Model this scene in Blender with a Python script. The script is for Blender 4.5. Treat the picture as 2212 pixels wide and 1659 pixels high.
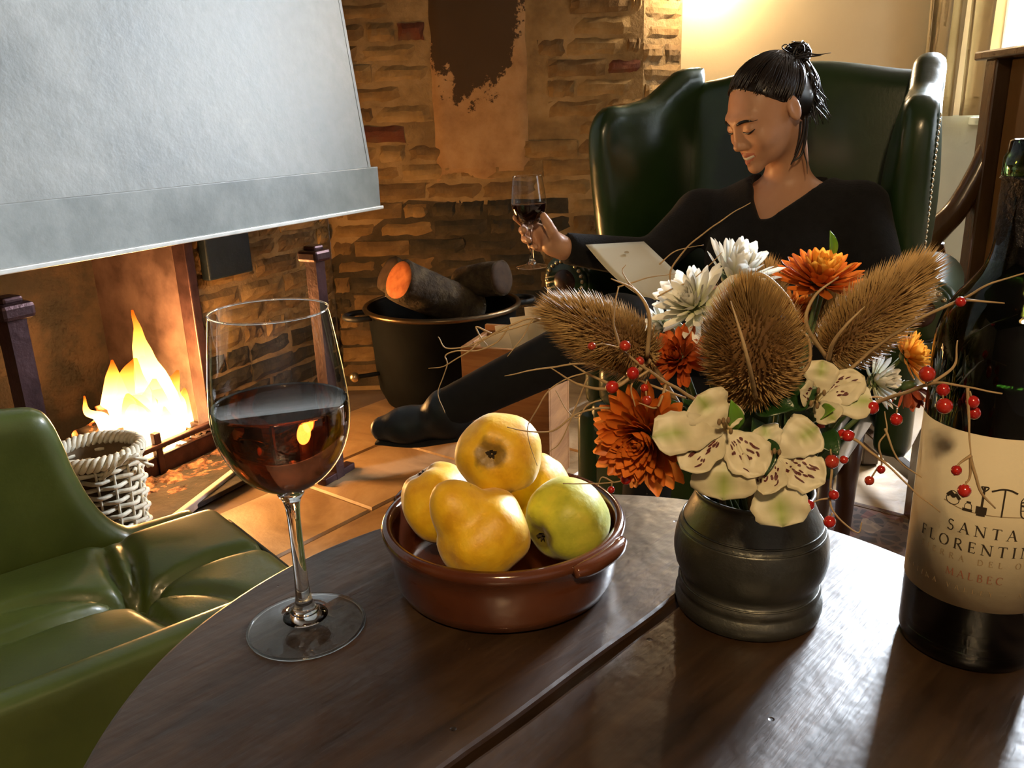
import bpy, bmesh, math, random
import numpy as np
from mathutils import Vector, Matrix, noise as mnoise

for o in list(bpy.data.objects):
    bpy.data.objects.remove(o)
SC = bpy.context.scene
COL = SC.collection
random.seed(7)
rng = np.random.default_rng(7)

# ------------------------------------------------------------------ camera
FPX = 1790.0
PITCH, ROLL = math.radians(17.5), math.radians(1.8)
CAM = Vector((0, 0, 1.065))
_f = Vector((0, math.cos(PITCH), -math.sin(PITCH)))
_u0 = Vector((0, math.sin(PITCH), math.cos(PITCH)))
_r = Vector((1, 0, 0)) * math.cos(ROLL) - _u0 * math.sin(ROLL)
_u = _u0 * math.cos(ROLL) + Vector((1, 0, 0)) * math.sin(ROLL)
cd = bpy.data.cameras.new('camera')
cd.sensor_width = 36.0
cd.lens = FPX / 2212.0 * 36.0
cd.clip_start = 0.02
cam = bpy.data.objects.new('camera', cd)
m3 = Matrix((_r, _u, -_f)).transposed()
cam.matrix_world = Matrix.Translation(CAM) @ m3.to_4x4()
COL.objects.link(cam)
SC.camera = cam

def ray(x, y):
    return _f + _r * ((x - 1106.0) / FPX) - _u * ((y - 829.5) / FPX)
def at(x, y, Y):
    d = ray(x, y); return CAM + d * (Y / d.y)
def atz(x, y, Z):
    d = ray(x, y); return CAM + d * ((Z - CAM.z) / d.z)

# ------------------------------------------------------------------ world, light, exposure
w = bpy.data.worlds.new('world'); SC.world = w; w.use_nodes = True
bg = w.node_tree.nodes['Background']
bg.inputs['Color'].default_value = (0.80, 0.90, 1.0, 1)
bg.inputs['Strength'].default_value = 1.5
vs = SC.view_settings
vs.view_transform = 'Standard'; vs.look = 'None'; vs.exposure = 0.15; vs.gamma = 1.0
vs.use_curve_mapping = False
SC.cycles.use_denoising = True
SC.cycles.max_bounces = 8
SC.cycles.caustics_reflective = False
SC.cycles.caustics_refractive = False
SC.cycles.diffuse_bounces = 2
SC.cycles.glossy_bounces = 3
SC.cycles.use_adaptive_sampling = True
SC.cycles.adaptive_threshold = 0.09
SC.cycles.adaptive_min_samples = 14
SC.cycles.transparent_max_bounces = 12
SC.cycles.transmission_bounces = 8
SC.cycles.sample_clamp_indirect = 6.0

def area_light(name, loc, target, sx, sy, power, color):
    ld = bpy.data.lights.new(name, 'AREA'); ld.shape = 'RECTANGLE'
    ld.size = sx; ld.size_y = sy; ld.energy = power; ld.color = color
    o = bpy.data.objects.new(name, ld); COL.objects.link(o)
    o.location = loc
    o.rotation_euler = (Vector(target) - Vector(loc)).to_track_quat('-Z', 'Y').to_euler()
    return o
def point_light(name, loc, power, color, radius):
    ld = bpy.data.lights.new(name, 'POINT'); ld.energy = power; ld.color = color; ld.shadow_soft_size = radius
    o = bpy.data.objects.new(name, ld); COL.objects.link(o); o.location = loc
    return o

# daylight entering by the window beside the curtain (back wall, right) and by the window in the right wall
WIN_X0, WIN_X1, WIN_Z0, WIN_Z1 = 1.93, 3.05, 1.03, 2.68
BACK_Y = 3.52
area_light('daylight_back_window', ((WIN_X0 + WIN_X1) / 2, BACK_Y + 0.42, (WIN_Z0 + WIN_Z1) / 2), (1.0, 1.2, 0.9), 1.25, 1.75, 1650, (0.80, 0.89, 1.0))
area_light('daylight_side_window', (3.75, 1.35, 1.65), (-0.5, 1.6, 1.0), 1.5, 1.3, 12, (0.90, 0.95, 1.0))

# ------------------------------------------------------------------ helpers
def tag(o, label=None, cat=None, group=None, kind=None):
    if label: o['label'] = label
    if cat: o['category'] = cat
    if group: o['group'] = group
    if kind: o['kind'] = kind
    return o
def empty(name, loc, label=None, cat=None, group=None, kind=None):
    o = bpy.data.objects.new(name, None); COL.objects.link(o); o.location = loc
    o.empty_display_size = 0.05
    return tag(o, label, cat, group, kind)
def wloc(o):
    v = Vector(o.location)
    p = o.parent
    while p is not None:
        v = v + Vector(p.location); p = p.parent
    return v
def obj(name, verts, faces, mat, parent=None, smooth=True, mats=None, midx=None, origin=None):
    """one mesh object from world-space vertices"""
    me = bpy.data.meshes.new(name)
    base = wloc(parent) if parent is not None else Vector((0, 0, 0))
    org = Vector(origin) if origin is not None else base
    V = np.asarray([tuple(v) for v in verts], dtype=float).reshape(-1, 3) - np.array(org)
    me.from_pydata(V.tolist(), [], [list(map(int, f)) for f in faces])
    if smooth:
        me.polygons.foreach_set('use_smooth', [True] * len(me.polygons))
    for m in (mats or [mat]):
        me.materials.append(m)
    if midx is not None:
        me.polygons.foreach_set('material_index', midx)
    me.update()
    o = bpy.data.objects.new(name, me); COL.objects.link(o)
    if parent is not None:
        o.parent = parent
    o.location = org - base
    return o
def inst(name, me, parent, loc, rot=None, scale=None):
    """an object that shares mesh data; loc is in world space (parents are unrotated)"""
    o = bpy.data.objects.new(name, me); COL.objects.link(o)
    base = Vector((0, 0, 0))
    if parent is not None:
        base = wloc(parent); o.parent = parent
    o.location = Vector(loc) - base
    if rot is not None:
        o.rotation_mode = 'QUATERNION'; o.rotation_quaternion = rot
    if scale is not None:
        o.scale = scale
    return o
def mesh_only(name, verts, faces, mat, smooth=True):
    me = bpy.data.meshes.new(name)
    me.from_pydata([tuple(v) for v in verts], [], [list(map(int, f)) for f in faces])
    if smooth: me.polygons.foreach_set('use_smooth', [True] * len(me.polygons))
    me.materials.append(mat); me.update()
    return me

def lathe(profile, c=(0, 0, 0), segs=64, axis=None, close=False):
    """profile: (radius, height) pairs turned round a vertical (or given) axis at c"""
    c = Vector(c)
    ax = Vector(axis).normalized() if axis is not None else Vector((0, 0, 1))
    t = Vector((1, 0, 0)) if abs(ax.x) < 0.9 else Vector((0, 1, 0))
    e1 = (t - ax * t.dot(ax)).normalized(); e2 = ax.cross(e1)
    V, F, rows = [], [], []
    for r, h in profile:
        if r < 1e-6:
            rows.append([len(V)]); V.append(c + ax * h)
        else:
            rows.append(list(range(len(V), len(V) + segs)))
            for i in range(segs):
                a = 2 * math.pi * i / segs
                V.append(c + ax * h + (e1 * math.cos(a) + e2 * math.sin(a)) * r)
    seq = list(zip(rows, rows[1:]))
    if close: seq.append((rows[-1], rows[0]))
    for A, B in seq:
        for i in range(segs):
            j = (i + 1) % segs
            if len(A) == 1 and len(B) == 1: continue
            if len(A) == 1: F.append((A[0], B[j], B[i]))
            elif len(B) == 1: F.append((A[i], A[j], B[0]))
            else: F.append((A[i], A[j], B[j], B[i]))
    return V, F
def curve_pts(pts, n):
    """Catmull-Rom through pts, n samples"""
    P = [Vector(p) for p in pts]
    if len(P) == 2:
        return [P[0].lerp(P[1], i / (n - 1)) for i in range(n)]
    Q = [P[0] * 2 - P[1]] + P + [P[-1] * 2 - P[-2]]
    out = []
    k = len(P) - 1
    for i in range(n):
        s = i / (n - 1) * k; j = min(int(s), k - 1); t = s - j
        a, b, c_, d = Q[j], Q[j + 1], Q[j + 2], Q[j + 3]
        out.append(0.5 * ((2 * b) + (c_ - a) * t + (2 * a - 5 * b + 4 * c_ - d) * t * t + (3 * b - a - 3 * c_ + d) * t ** 3))
    return out
def interp(vals, n):
    if not hasattr(vals, '__len__'): return [vals] * n
    return list(np.interp(np.linspace(0, 1, n), np.linspace(0, 1, len(vals)), vals))
def tube(pts, rad, segs=8, n=None, caps=True, flat=None, up=None):
    n = n or max(2, len(pts) * 4)
    P = curve_pts(pts, n) if n != len(pts) else [Vector(p) for p in pts]
    R = interp(rad, n)
    V, F = [], []
    T0 = (P[1] - P[0]).normalized()
    a = Vector(up) if up is not None else (Vector((0, 0, 1)) if abs(T0.z) < 0.9 else Vector((1, 0, 0)))
    N = (a - T0 * a.dot(T0)).normalized()
    for i in range(n):
        T = (P[min(i + 1, n - 1)] - P[max(i - 1, 0)])
        T = T.normalized() if T.length > 1e-9 else T0
        N = (N - T * N.dot(T))
        N = N.normalized() if N.length > 1e-9 else T.orthogonal().normalized()
        B = T.cross(N)
        for k in range(segs):
            t = 2 * math.pi * k / segs
            V.append(P[i] + N * (math.cos(t) * R[i]) + B * (math.sin(t) * R[i] * (flat or 1.0)))
    for i in range(n - 1):
        for k in range(segs):
            k2 = (k + 1) % segs
            F.append((i * segs + k, i * segs + k2, (i + 1) * segs + k2, (i + 1) * segs + k))
    if caps:
        F.append(tuple(range(segs - 1, -1, -1))); F.append(tuple((n - 1) * segs + k for k in range(segs)))
    return V, F
def join(*parts):
    V, F = [], []
    for v, f in parts:
        o = len(V); V += list(v); F += [tuple(i + o for i in q) for q in f]
    return V, F
def bevel_box(c, half, ex=(1, 0, 0), ey=(0, 1, 0), ez=(0, 0, 1), bev=0.004, seg=2):
    bm = bmesh.new(); bmesh.ops.create_cube(bm, size=1.0)
    for v in bm.verts: v.co = Vector((v.co.x * 2 * half[0], v.co.y * 2 * half[1], v.co.z * 2 * half[2]))
    if bev > 0:
        bmesh.ops.bevel(bm, geom=list(bm.edges), offset=bev, segments=seg, profile=0.5, affect='EDGES')
    ex, ey, ez = Vector(ex), Vector(ey), Vector(ez); c = Vector(c)
    bm.verts.index_update()
    V = [c + ex * v.co.x + ey * v.co.y + ez * v.co.z for v in bm.verts]
    F = [tuple(v.index for v in f.verts) for f in bm.faces]
    bm.free()
    return V, F
def sphere(c, r, seg=16, ring=10, sc=(1, 1, 1)):
    V, F = lathe([(max(r * math.sin(math.pi * i / ring), 0) if 0 < i < ring else 0, -r * math.cos(math.pi * i / ring)) for i in range(ring + 1)], (0, 0, 0), seg)
    c = Vector(c)
    return [Vector((v.x * sc[0], v.y * sc[1], v.z * sc[2])) + c for v in V], F
def wobble(V, amp, freq, seed=0.0):
    out = []
    for v in V:
        v = Vector(v); q = v * freq + Vector((seed, seed * 1.7, seed * 0.3))
        out.append(v + Vector((mnoise.noise(q), mnoise.noise(q + Vector((9.1, 3.3, 1.7))), mnoise.noise(q + Vector((2.2, 7.7, 5.1))))) * amp)
    return out
def prism(poly, z0, z1, bev=0.0):
    """poly: list of (x, y), counter-clockwise; extruded along z"""
    bm = bmesh.new()
    vs_ = [bm.verts.new((p[0], p[1], z0)) for p in poly]
    f = bm.faces.new(vs_)
    r = bmesh.ops.extrude_face_region(bm, geom=[f])
    for v in [g for g in r['geom'] if isinstance(g, bmesh.types.BMVert)]: v.co.z = z1
    bmesh.ops.recalc_face_normals(bm, faces=bm.faces)
    if bev > 0:
        ed = [e for e in bm.edges if abs(e.verts[0].co.z - e.verts[1].co.z) < 1e-6 or len(poly) < 9]
        bmesh.ops.bevel(bm, geom=ed, offset=bev, segments=2, profile=0.5, affect='EDGES')
    bm.verts.index_update()
    V = [v.co.copy() for v in bm.verts]; F = [tuple(v.index for v in q.verts) for q in bm.faces]
    bm.free()
    return V, F

# ---- signed-distance modelling (soft upholstery, the body)
def sd_capsule(P, a, b, ra, rb):
    a = np.array(a, float); b = np.array(b, float); ab = b - a
    t = np.clip(((P - a) @ ab) / max(ab @ ab, 1e-12), 0, 1)
    return np.linalg.norm(P - a - t[:, None] * ab, axis=1) - (ra + (rb - ra) * t)
def sd_ell(P, c, r, R=None):
    q = P - np.array(c, float)
    if R is not None: q = q @ R          # columns of R = local axes
    r = np.array(r, float)
    k0 = np.linalg.norm(q / r, axis=1); k1 = np.linalg.norm(q / (r * r), axis=1)
    return k0 * (k0 - 1.0) / np.maximum(k1, 1e-9)
def smin(a, b, k):
    h = np.clip(0.5 + 0.5 * (b - a) / k, 0, 1)
    return b * (1 - h) + a * h - k * h * (1 - h)
def smax(a, b, k):
    return -smin(-a, -b, k)
def sd_poly(p, poly):
    poly = np.array(poly, float); n = len(poly)
    d = np.full(len(p), 1e9); s = np.ones(len(p))
    for i in range(n):
        a = poly[i]; b = poly[i - 1]
        e = b - a; wv = p - a
        t = np.clip((wv @ e) / max(e @ e, 1e-12), 0, 1)
        bb = wv - t[:, None] * e
        d = np.minimum(d, (bb * bb).sum(1))
        c1 = p[:, 1] >= a[1]; c2 = p[:, 1] < b[1]; c3 = e[0] * wv[:, 1] > e[1] * wv[:, 0]
        flip = (c1 & c2 & c3) | (~c1 & ~c2 & ~c3)
        s = np.where(flip, -s, s)
    return s * np.sqrt(d)
def sd_extrude(P, o, ex, ey, en, poly, half, rnd):
    """polygon in the (ex, ey) plane at o, half thickness along en, rounded"""
    q = P - np.array(o, float)
    p2 = np.stack([q @ np.array(ex, float), q @ np.array(ey, float)], 1)
    d = sd_poly(p2, poly) + rnd
    h = np.abs(q @ np.array(en, float)) - half + rnd
    return np.minimum(np.maximum(d, h), 0) + np.hypot(np.maximum(d, 0), np.maximum(h, 0)) - rnd
def sd_box(P, c, half, rnd, R=None):
    q = P - np.array(c, float)
    if R is not None: q = q @ R
    d = np.abs(q) - (np.array(half, float) - rnd)
    return np.linalg.norm(np.maximum(d, 0), axis=1) + np.minimum(d.max(1), 0) - rnd
def sdf_mesh(fn, lo, hi, h):
    lo = np.array(lo, float); hi = np.array(hi, float)
    S = 4
    n = (np.ceil((hi - lo) / (h * S)).astype(int)) * S + 1
    nc = (n - 1) // S + 1
    g = np.stack(np.meshgrid(*[lo[i] + np.arange(nc[i]) * h * S for i in range(3)], indexing='ij'), -1)
    cf = fn(g.reshape(-1, 3)).reshape(nc)
    cell = [cf[i:nc[0] - 1 + i, j:nc[1] - 1 + j, k:nc[2] - 1 + k] for i in (0, 1) for j in (0, 1) for k in (0, 1)]
    near = np.min(np.abs(np.stack(cell)), axis=0) < h * S * 1.9
    F = np.repeat(np.repeat(np.repeat(cf, S, 0), S, 1), S, 2)[:n[0], :n[1], :n[2]].copy()
    M = np.zeros(n, bool)
    ii = np.argwhere(near)
    off = np.stack(np.meshgrid(*[np.arange(S + 1)] * 3, indexing='ij'), -1).reshape(-1, 3)
    idx = (ii[:, None, :] * S + off[None]).reshape(-1, 3)
    M[idx[:, 0], idx[:, 1], idx[:, 2]] = True
    w_ = np.argwhere(M)
    vals = np.empty(len(w_))
    for s in range(0, len(w_), 200000):
        vals[s:s + 200000] = fn(lo + w_[s:s + 200000] * h)
    F[M] = vals
    neg = F < 0
    c8 = np.stack([neg[i:n[0] - 1 + i, j:n[1] - 1 + j, k:n[2] - 1 + k] for i in (0, 1) for j in (0, 1) for k in (0, 1)])
    act = c8.any(0) & ~c8.all(0)
    cells = np.argwhere(act)
    vid = np.full(act.shape, -1, int); vid[act] = np.arange(len(cells))
    corner = np.array([(i, j, k) for i in (0, 1) for j in (0, 1) for k in (0, 1)])
    vals8 = np.stack([F[cells[:, 0] + c[0], cells[:, 1] + c[1], cells[:, 2] + c[2]] for c in corner], 1)
    acc = np.zeros((len(cells), 3)); cnt = np.zeros(len(cells))
    for a in range(8):
        for b in range(a + 1, 8):
            if np.abs(corner[a] - corner[b]).sum() == 1:
                va, vb = vals8[:, a], vals8[:, b]
                cr = (va < 0) != (vb < 0)
                t = np.where(cr, va / np.where(cr, va - vb, 1), 0)
                acc += np.where(cr[:, None], corner[a] + t[:, None] * (corner[b] - corner[a]), 0); cnt += cr
    V = lo + (cells + acc / cnt[:, None]) * h
    quads = []
    for ax in range(3):
        b, c = (ax + 1) % 3, (ax + 2) % 3
        sl0 = [slice(None)] * 3; sl1 = [slice(None)] * 3
        sl0[ax] = slice(0, n[ax] - 1); sl1[ax] = slice(1, n[ax])
        A = neg[tuple(sl0)]; B = neg[tuple(sl1)]
        e = np.argwhere(A != B)
        ok = (e[:, b] > 0) & (e[:, c] > 0) & (e[:, b] < n[b] - 1) & (e[:, c] < n[c] - 1)
        e = e[ok]
        def cid(db, dc):
            q = e.copy(); q[:, b] -= db; q[:, c] -= dc
            return vid[q[:, 0], q[:, 1], q[:, 2]]
        qd = np.stack([cid(1, 1), cid(0, 1), cid(0, 0), cid(1, 0)], 1)
        inside = A[e[:, 0], e[:, 1], e[:, 2]]
        qd[~inside] = qd[~inside][:, ::-1]
        quads.append(qd)
    Q = np.concatenate(quads)
    return V, Q

# ------------------------------------------------------------------ materials
class NT:
    def __init__(s, m):
        s.t = m.node_tree; s.n = s.t.nodes; s.l = s.t.links
    def node(s, typ, **kw):
        nd = s.n.new(typ)
        for k, v in kw.items():
            if k.startswith('i_'):
                nd.inputs[k[2:].replace('_', ' ')].default_value = v
            else: setattr(nd, k, v)
        return nd
    def link(s, a, b): s.l.new(a, b)
def new_mat(name):
    m = bpy.data.materials.new(name); m.use_nodes = True
    nt = NT(m)
    return m, nt, nt.n['Principled BSDF']
def ramp(nt, src, stops, interp_='LINEAR'):
    r = nt.node('ShaderNodeValToRGB'); r.color_ramp.interpolation = interp_
    e = r.color_ramp.elements
    while len(e) < len(stops): e.new(0.5)
    for el, (p, c) in zip(e, stops):
        el.position = p; el.color = (*c, 1) if len(c) == 3 else c
    nt.link(src, r.inputs['Fac'])
    return r
def pmat(name, cols, scale=8.0, rough=0.5, metal=0.0, bump=0.0, bscale=40.0, detail=4.0, stretch=None, spec=0.5, coat=0.0, coat_rough=0.1, sheen=0.0, rough_var=0.0, lo=0.35, hi=0.65, sub=0.0, trans=0.0, ior=1.45, coords='Object', rot=None, warp=0.0):
    """a procedural surface: two or more colours mixed by noise, with fine relief"""
    m, nt, b = new_mat(name)
    tc = nt.node('ShaderNodeTexCoord')
    mp = nt.node('ShaderNodeMapping')
    nt.link(tc.outputs[coords], mp.inputs['Vector'])
    if rot is not None: mp.inputs['Rotation'].default_value = rot
    if stretch is not None: mp.inputs['Scale'].default_value = stretch
    if len(cols) == 1:
        b.inputs['Base Color'].default_value = (*cols[0], 1)
        nz = None
    else:
        nz = nt.node('ShaderNodeTexNoise', i_Scale=scale, i_Detail=detail, i_Roughness=0.6, i_Distortion=warp)
        nt.link(mp.outputs[0], nz.inputs['Vector'])
        k = len(cols)
        r = ramp(nt, nz.outputs['Fac'], [(lo + (hi - lo) * i / (k - 1), c) for i, c in enumerate(cols)])
        nt.link(r.outputs['Color'], b.inputs['Base Color'])
        if rough_var:
            mr = nt.node('ShaderNodeMapRange'); mr.inputs['To Min'].default_value = max(rough - rough_var, 0.02); mr.inputs['To Max'].default_value = min(rough + rough_var, 1)
            nt.link(nz.outputs['Fac'], mr.inputs['Value']); nt.link(mr.outputs[0], b.inputs['Roughness'])
    if not rough_var: b.inputs['Roughness'].default_value = rough
    b.inputs['Metallic'].default_value = metal
    b.inputs['Specular IOR Level'].default_value = spec
    b.inputs['Coat Weight'].default_value = coat; b.inputs['Coat Roughness'].default_value = coat_rough
    b.inputs['Sheen Weight'].default_value = sheen
    b.inputs['IOR'].default_value = ior
    b.inputs['Transmission Weight'].default_value = trans
    if sub:
        b.inputs['Subsurface Weight'].default_value = sub
        b.inputs['Subsurface Radius'].default_value = (0.012, 0.005, 0.003)
        b.inputs['Subsurface Scale'].default_value = 0.6
    if bump:
        n2 = nt.node('ShaderNodeTexNoise', i_Scale=bscale, i_Detail=5.0, i_Roughness=0.6)
        nt.link(mp.outputs[0], n2.inputs['Vector'])
        bp = nt.node('ShaderNodeBump', i_Strength=bump, i_Distance=0.01)
        nt.link(n2.outputs['Fac'], bp.inputs['Height']); nt.link(bp.outputs[0], b.inputs['Normal'])
    return m
def emit_mat(name, col, strength):
    m, nt, b = new_mat(name)
    b.inputs['Base Color'].default_value = (*col, 1)
    b.inputs['Emission Color'].default_value = (*col, 1)
    b.inputs['Emission Strength'].default_value = strength
    return m

# ================================================================== the setting
D1 = Vector((0.463, 0.886, 0)); N1 = Vector((0.886, -0.463, 0)); J1 = Vector((-1.077, 2.749, 0))
def w1(t, k, z): return J1 + D1 * t + N1 * k + Vector((0, 0, z))
def atn(px, py, k):
    """a point of the vertical plane k metres in front of the fireplace wall"""
    d = ray(px, py); c = N1.dot(J1) + k
    return CAM + d * ((c - N1.dot(CAM)) / N1.dot(d))
WALL_Y = 3.42
CORNER = w1(0.757, 0, 0)
CEIL = 2.85

M_mortar = pmat('lime_mortar', [(0.17, 0.105, 0.042), (0.25, 0.16, 0.068), (0.33, 0.22, 0.105)], 6, 0.9, bump=0.6, bscale=60, coords='Object')
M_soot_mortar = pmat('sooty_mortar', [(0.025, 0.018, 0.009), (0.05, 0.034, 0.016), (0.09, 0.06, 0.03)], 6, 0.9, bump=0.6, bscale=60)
BR = [pmat('brick_ochre', [(0.12, 0.066, 0.022), (0.20, 0.118, 0.042), (0.29, 0.185, 0.08)], 9, 0.9, bump=0.5, bscale=45, lo=0.3, hi=0.72),
      pmat('brick_tan', [(0.15, 0.09, 0.034), (0.24, 0.15, 0.058), (0.32, 0.21, 0.095)], 7, 0.9, bump=0.5, bscale=45),
      pmat('brick_umber', [(0.085, 0.046, 0.017), (0.15, 0.088, 0.033), (0.25, 0.155, 0.066)], 10, 0.9, bump=0.5, bscale=45, lo=0.3, hi=0.75),
      pmat('brick_red', [(0.075, 0.018, 0.006), (0.115, 0.03, 0.011), (0.10, 0.045, 0.02)], 11, 0.85, bump=0.5, bscale=45),
      pmat('brick_sooty', [(0.012, 0.010, 0.007), (0.035, 0.026, 0.014), (0.07, 0.05, 0.025)], 8, 0.9, bump=0.5, bscale=45)]
M_cream = pmat('cream_limewash', [(0.60, 0.47, 0.29), (0.64, 0.51, 0.32)], 2.5, 0.85, bump=0.08, bscale=30)
M_ceil = pmat('light_cutting_ceiling', [(0.06, 0.04, 0.022), (0.09, 0.06, 0.034)], 4, 0.8, stretch=(0.3, 6, 1))  # unseen ceiling, colour kept dark to cut bounced fill light
M_dado = pmat('grey_green_wall', [(0.50, 0.52, 0.43), (0.55, 0.57, 0.47)], 3, 0.8, bump=0.06, bscale=40)
M_joint = pmat('floor_joint', [(0.10, 0.06, 0.03), (0.16, 0.10, 0.05)], 9, 0.95)
FLAG = [pmat('flagstone_a', [(0.20, 0.115, 0.05), (0.34, 0.215, 0.105), (0.44, 0.30, 0.165)], 3.2, 0.45, bump=0.35, bscale=14, rough_var=0.12, warp=1.2),
        pmat('flagstone_b', [(0.24, 0.145, 0.068), (0.38, 0.25, 0.13), (0.47, 0.33, 0.19)], 3.0, 0.45, bump=0.35, bscale=14, rough_var=0.12, warp=1.2)]
M_soot = pmat('fireback_soot', [(0.004, 0.0025, 0.0015), (0.012, 0.007, 0.004), (0.032, 0.018, 0.009)], 7, 0.85, bump=0.6, bscale=25)
M_cheek = pmat('iron_cheek', [(0.06, 0.035, 0.032), (0.10, 0.062, 0.058), (0.14, 0.09, 0.082)], 9, 0.55, metal=0.3, bump=0.2, bscale=30)
M_iron = pmat('wrought_iron', [(0.045, 0.024, 0.026), (0.085, 0.045, 0.048)], 14, 0.38, metal=0.75, bump=0.15, bscale=60)
M_iron_dark = pmat('blackened_iron', [(0.010, 0.012, 0.014), (0.022, 0.024, 0.027)], 12, 0.5, metal=0.4, bump=0.2, bscale=40)
M_plaster_patch = None

floor = obj('floor', [(-4.2, -2.6, -0.02), (3.7, -2.6, -0.02), (3.7, 3.9, -0.02), (-4.2, 3.9, -0.02)], [(0, 1, 2, 3)], M_joint, smooth=False)
tag(floor, 'worn tan stone flag floor in front of the hearth', 'floor', kind='structure')
# flagstones laid in courses, every one its own stone
ang = math.radians(52)
fx = Vector((math.cos(ang), math.sin(ang), 0)); fy = Vector((-math.sin(ang), math.cos(ang), 0))
FO = Vector((0.0, 2.0, 0))
slab_cache = {}
def slab(c, hx, hy, k):
    key = (round(hx, 2), round(hy, 2), k)
    if key not in slab_cache:
        bm = bmesh.new(); bmesh.ops.create_cube(bm, size=1)
        for v in bm.verts: v.co = Vector((v.co.x * 2 * hx, v.co.y * 2 * hy, v.co.z * 0.03))
        bmesh.ops.bevel(bm, geom=[e for e in bm.edges if e.verts[0].co.z > 0 and e.verts[1].co.z > 0], offset=0.006, segments=1, affect='EDGES')
        me = bpy.data.meshes.new('flagstone'); bm.to_mesh(me); bm.free(); me.materials.append(FLAG[k])
        slab_cache[key] = me
    q = Matrix((fx, fy, Vector((0, 0, 1)))).transposed().to_quaternion()
    inst('flagstone', slab_cache[key], floor, Vector(c) + Vector((0, 0, -0.0165 + random.uniform(-0.0015, 0.0015))), q)
row = -2.0
while row < 2.6:
    hgt = random.choice([0.36, 0.42, 0.48])
    pos = -2.6 + random.uniform(0, 0.3)
    while pos < 2.4:
        ln = random.choice([0.42, 0.52, 0.62, 0.7])
        c = FO + fx * (pos + ln / 2) + fy * (row + hgt / 2)
        inroom = N1.dot(c - J1) > 0.27 and -1.45 < c.x < 1.9 and 0.55 < c.y < 3.25
        if inroom: slab(c, ln / 2 - 0.003, hgt / 2 - 0.003, random.choice([0, 1]))
        pos += ln
    row += hgt

# brick maker: one rough block, few variants, shared
brick_cache = {}
def brick_mesh(L, H, var, mi):
    key = (round(L, 3), round(H, 3), var, mi)
    if key in brick_cache: return brick_cache[key]
    nx, nz = 6, 3
    V, F = [], []
    r2 = random.Random(hash(key) & 0xffff)
    for k in range(nz + 1):
        for i in range(nx + 1):
            u, v = i / nx, k / nz
            ed = (i in (0, nx)) or (k in (0, nz))
            x = (u - 0.5) * L + r2.uniform(-0.004, 0.004); z = (v - 0.5) * H + r2.uniform(-0.003, 0.003)
            y = (0.010 if ed else 0.0) + r2.uniform(-0.003, 0.003)
            V.append((x, y, z))
    for k in range(nz):
        for i in range(nx):
            a = k * (nx + 1) + i
            F.append((a, a + 1, a + nx + 2, a + nx + 1))
    b0 = len(V)
    ring = [i for i in range(nx + 1)] + [k * (nx + 1) + nx for k in range(1, nz + 1)] + [nz * (nx + 1) + i for i in range(nx - 1, -1, -1)] + [k * (nx + 1) for k in range(nz - 1, 0, -1)]
    for i in ring: V.append((V[i][0], 0.045, V[i][2]))
    m = len(ring)
    for q in range(m):
        a, b = ring[q], ring[(q + 1) % m]
        F.append((b, a, b0 + q, b0 + (q + 1) % m))
    me = mesh_only('brick', V, F, BR[mi], smooth=False)
    brick_cache[key] = me
    return me
def lay_bricks(parent, o, ex, en, length, z0, z1, skip=None, mat_of=None, proud=0.011, course=0.0745, long_=0.226):
    """courses of bricks on the wall through o along ex, outward normal en"""
    q = Matrix((Vector(ex), -Vector(en), Vector((0, 0, 1)))).transposed().to_quaternion()
    n = 0
    row = 0
    z = z0
    while z + course * 0.5 < z1:
        s = -(row % 2) * long_ * 0.5 - random.uniform(0, 0.05)
        while s < length:
            L = long_ if random.random() < 0.75 else long_ * 0.5
            a, b = max(s, 0), min(s + L, length)
            if b - a > 0.05:
                c = Vector(o) + Vector(ex) * ((a + b) / 2) + Vector((0, 0, z + course / 2))
                if not (skip and skip(a, b, z)):
                    mi = mat_of(a, z) if mat_of else random.choices([0, 1, 2, 3], [5, 4, 3, 0.6])[0]
                    me = brick_mesh(round((b - a - 0.013) / 0.02) * 0.02, course - 0.013, random.randint(0, 2), mi)
                    rt = q @ Matrix.Rotation(random.uniform(-0.015, 0.015), 3, 'Y').to_quaternion()
                    inst('brick', me, parent, c + Vector(en) * (proud + random.uniform(-0.005, 0.005)), rt)
                    n += 1
            s += L
        z += course; row += 1
    return n
def quad_wall(name, pts, mat, kind='structure'):
    o = obj(name, pts, [tuple(range(len(pts)))], mat, smooth=False)
    o['kind'] = kind
    return o
def soot_or(a, z, base):
    return 4 if z < 0.62 + 0.06 * mnoise.noise(Vector((a * 5, z * 3, 1))) else base

# --- fireplace wall: a slab with the firebox opening
OPEN_T0, OPEN_Z = -1.30, 0.98
wl_v, wl_f = [], []
def addq(ps):
    b = len(wl_v); wl_v.extend(ps); wl_f.append(tuple(range(b, b + len(ps))))
addq([w1(0, 0, -0.03), w1(0.757, 0, -0.03), w1(0.757, 0, CEIL), w1(0, 0, CEIL)])
addq([w1(OPEN_T0, 0, OPEN_Z), w1(0, 0, OPEN_Z), w1(0, 0, CEIL), w1(OPEN_T0, 0, CEIL)])
addq([w1(-6.0, 0, -0.03), w1(OPEN_T0, 0, -0.03), w1(OPEN_T0, 0, CEIL), w1(-6.0, 0, CEIL)])
wall_left = obj('wall_left', wl_v, wl_f, M_mortar, smooth=False)
tag(wall_left, 'old ochre brick wall around the open fireplace', 'wall', kind='structure')
lay_bricks(wall_left, w1(0.03, 0, 0), D1, N1, 0.715, 0.02, 1.62, mat_of=lambda a, z: (4 if z < 0.28 else random.choices([0, 1, 2], [4, 5, 2])[0]))
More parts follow.
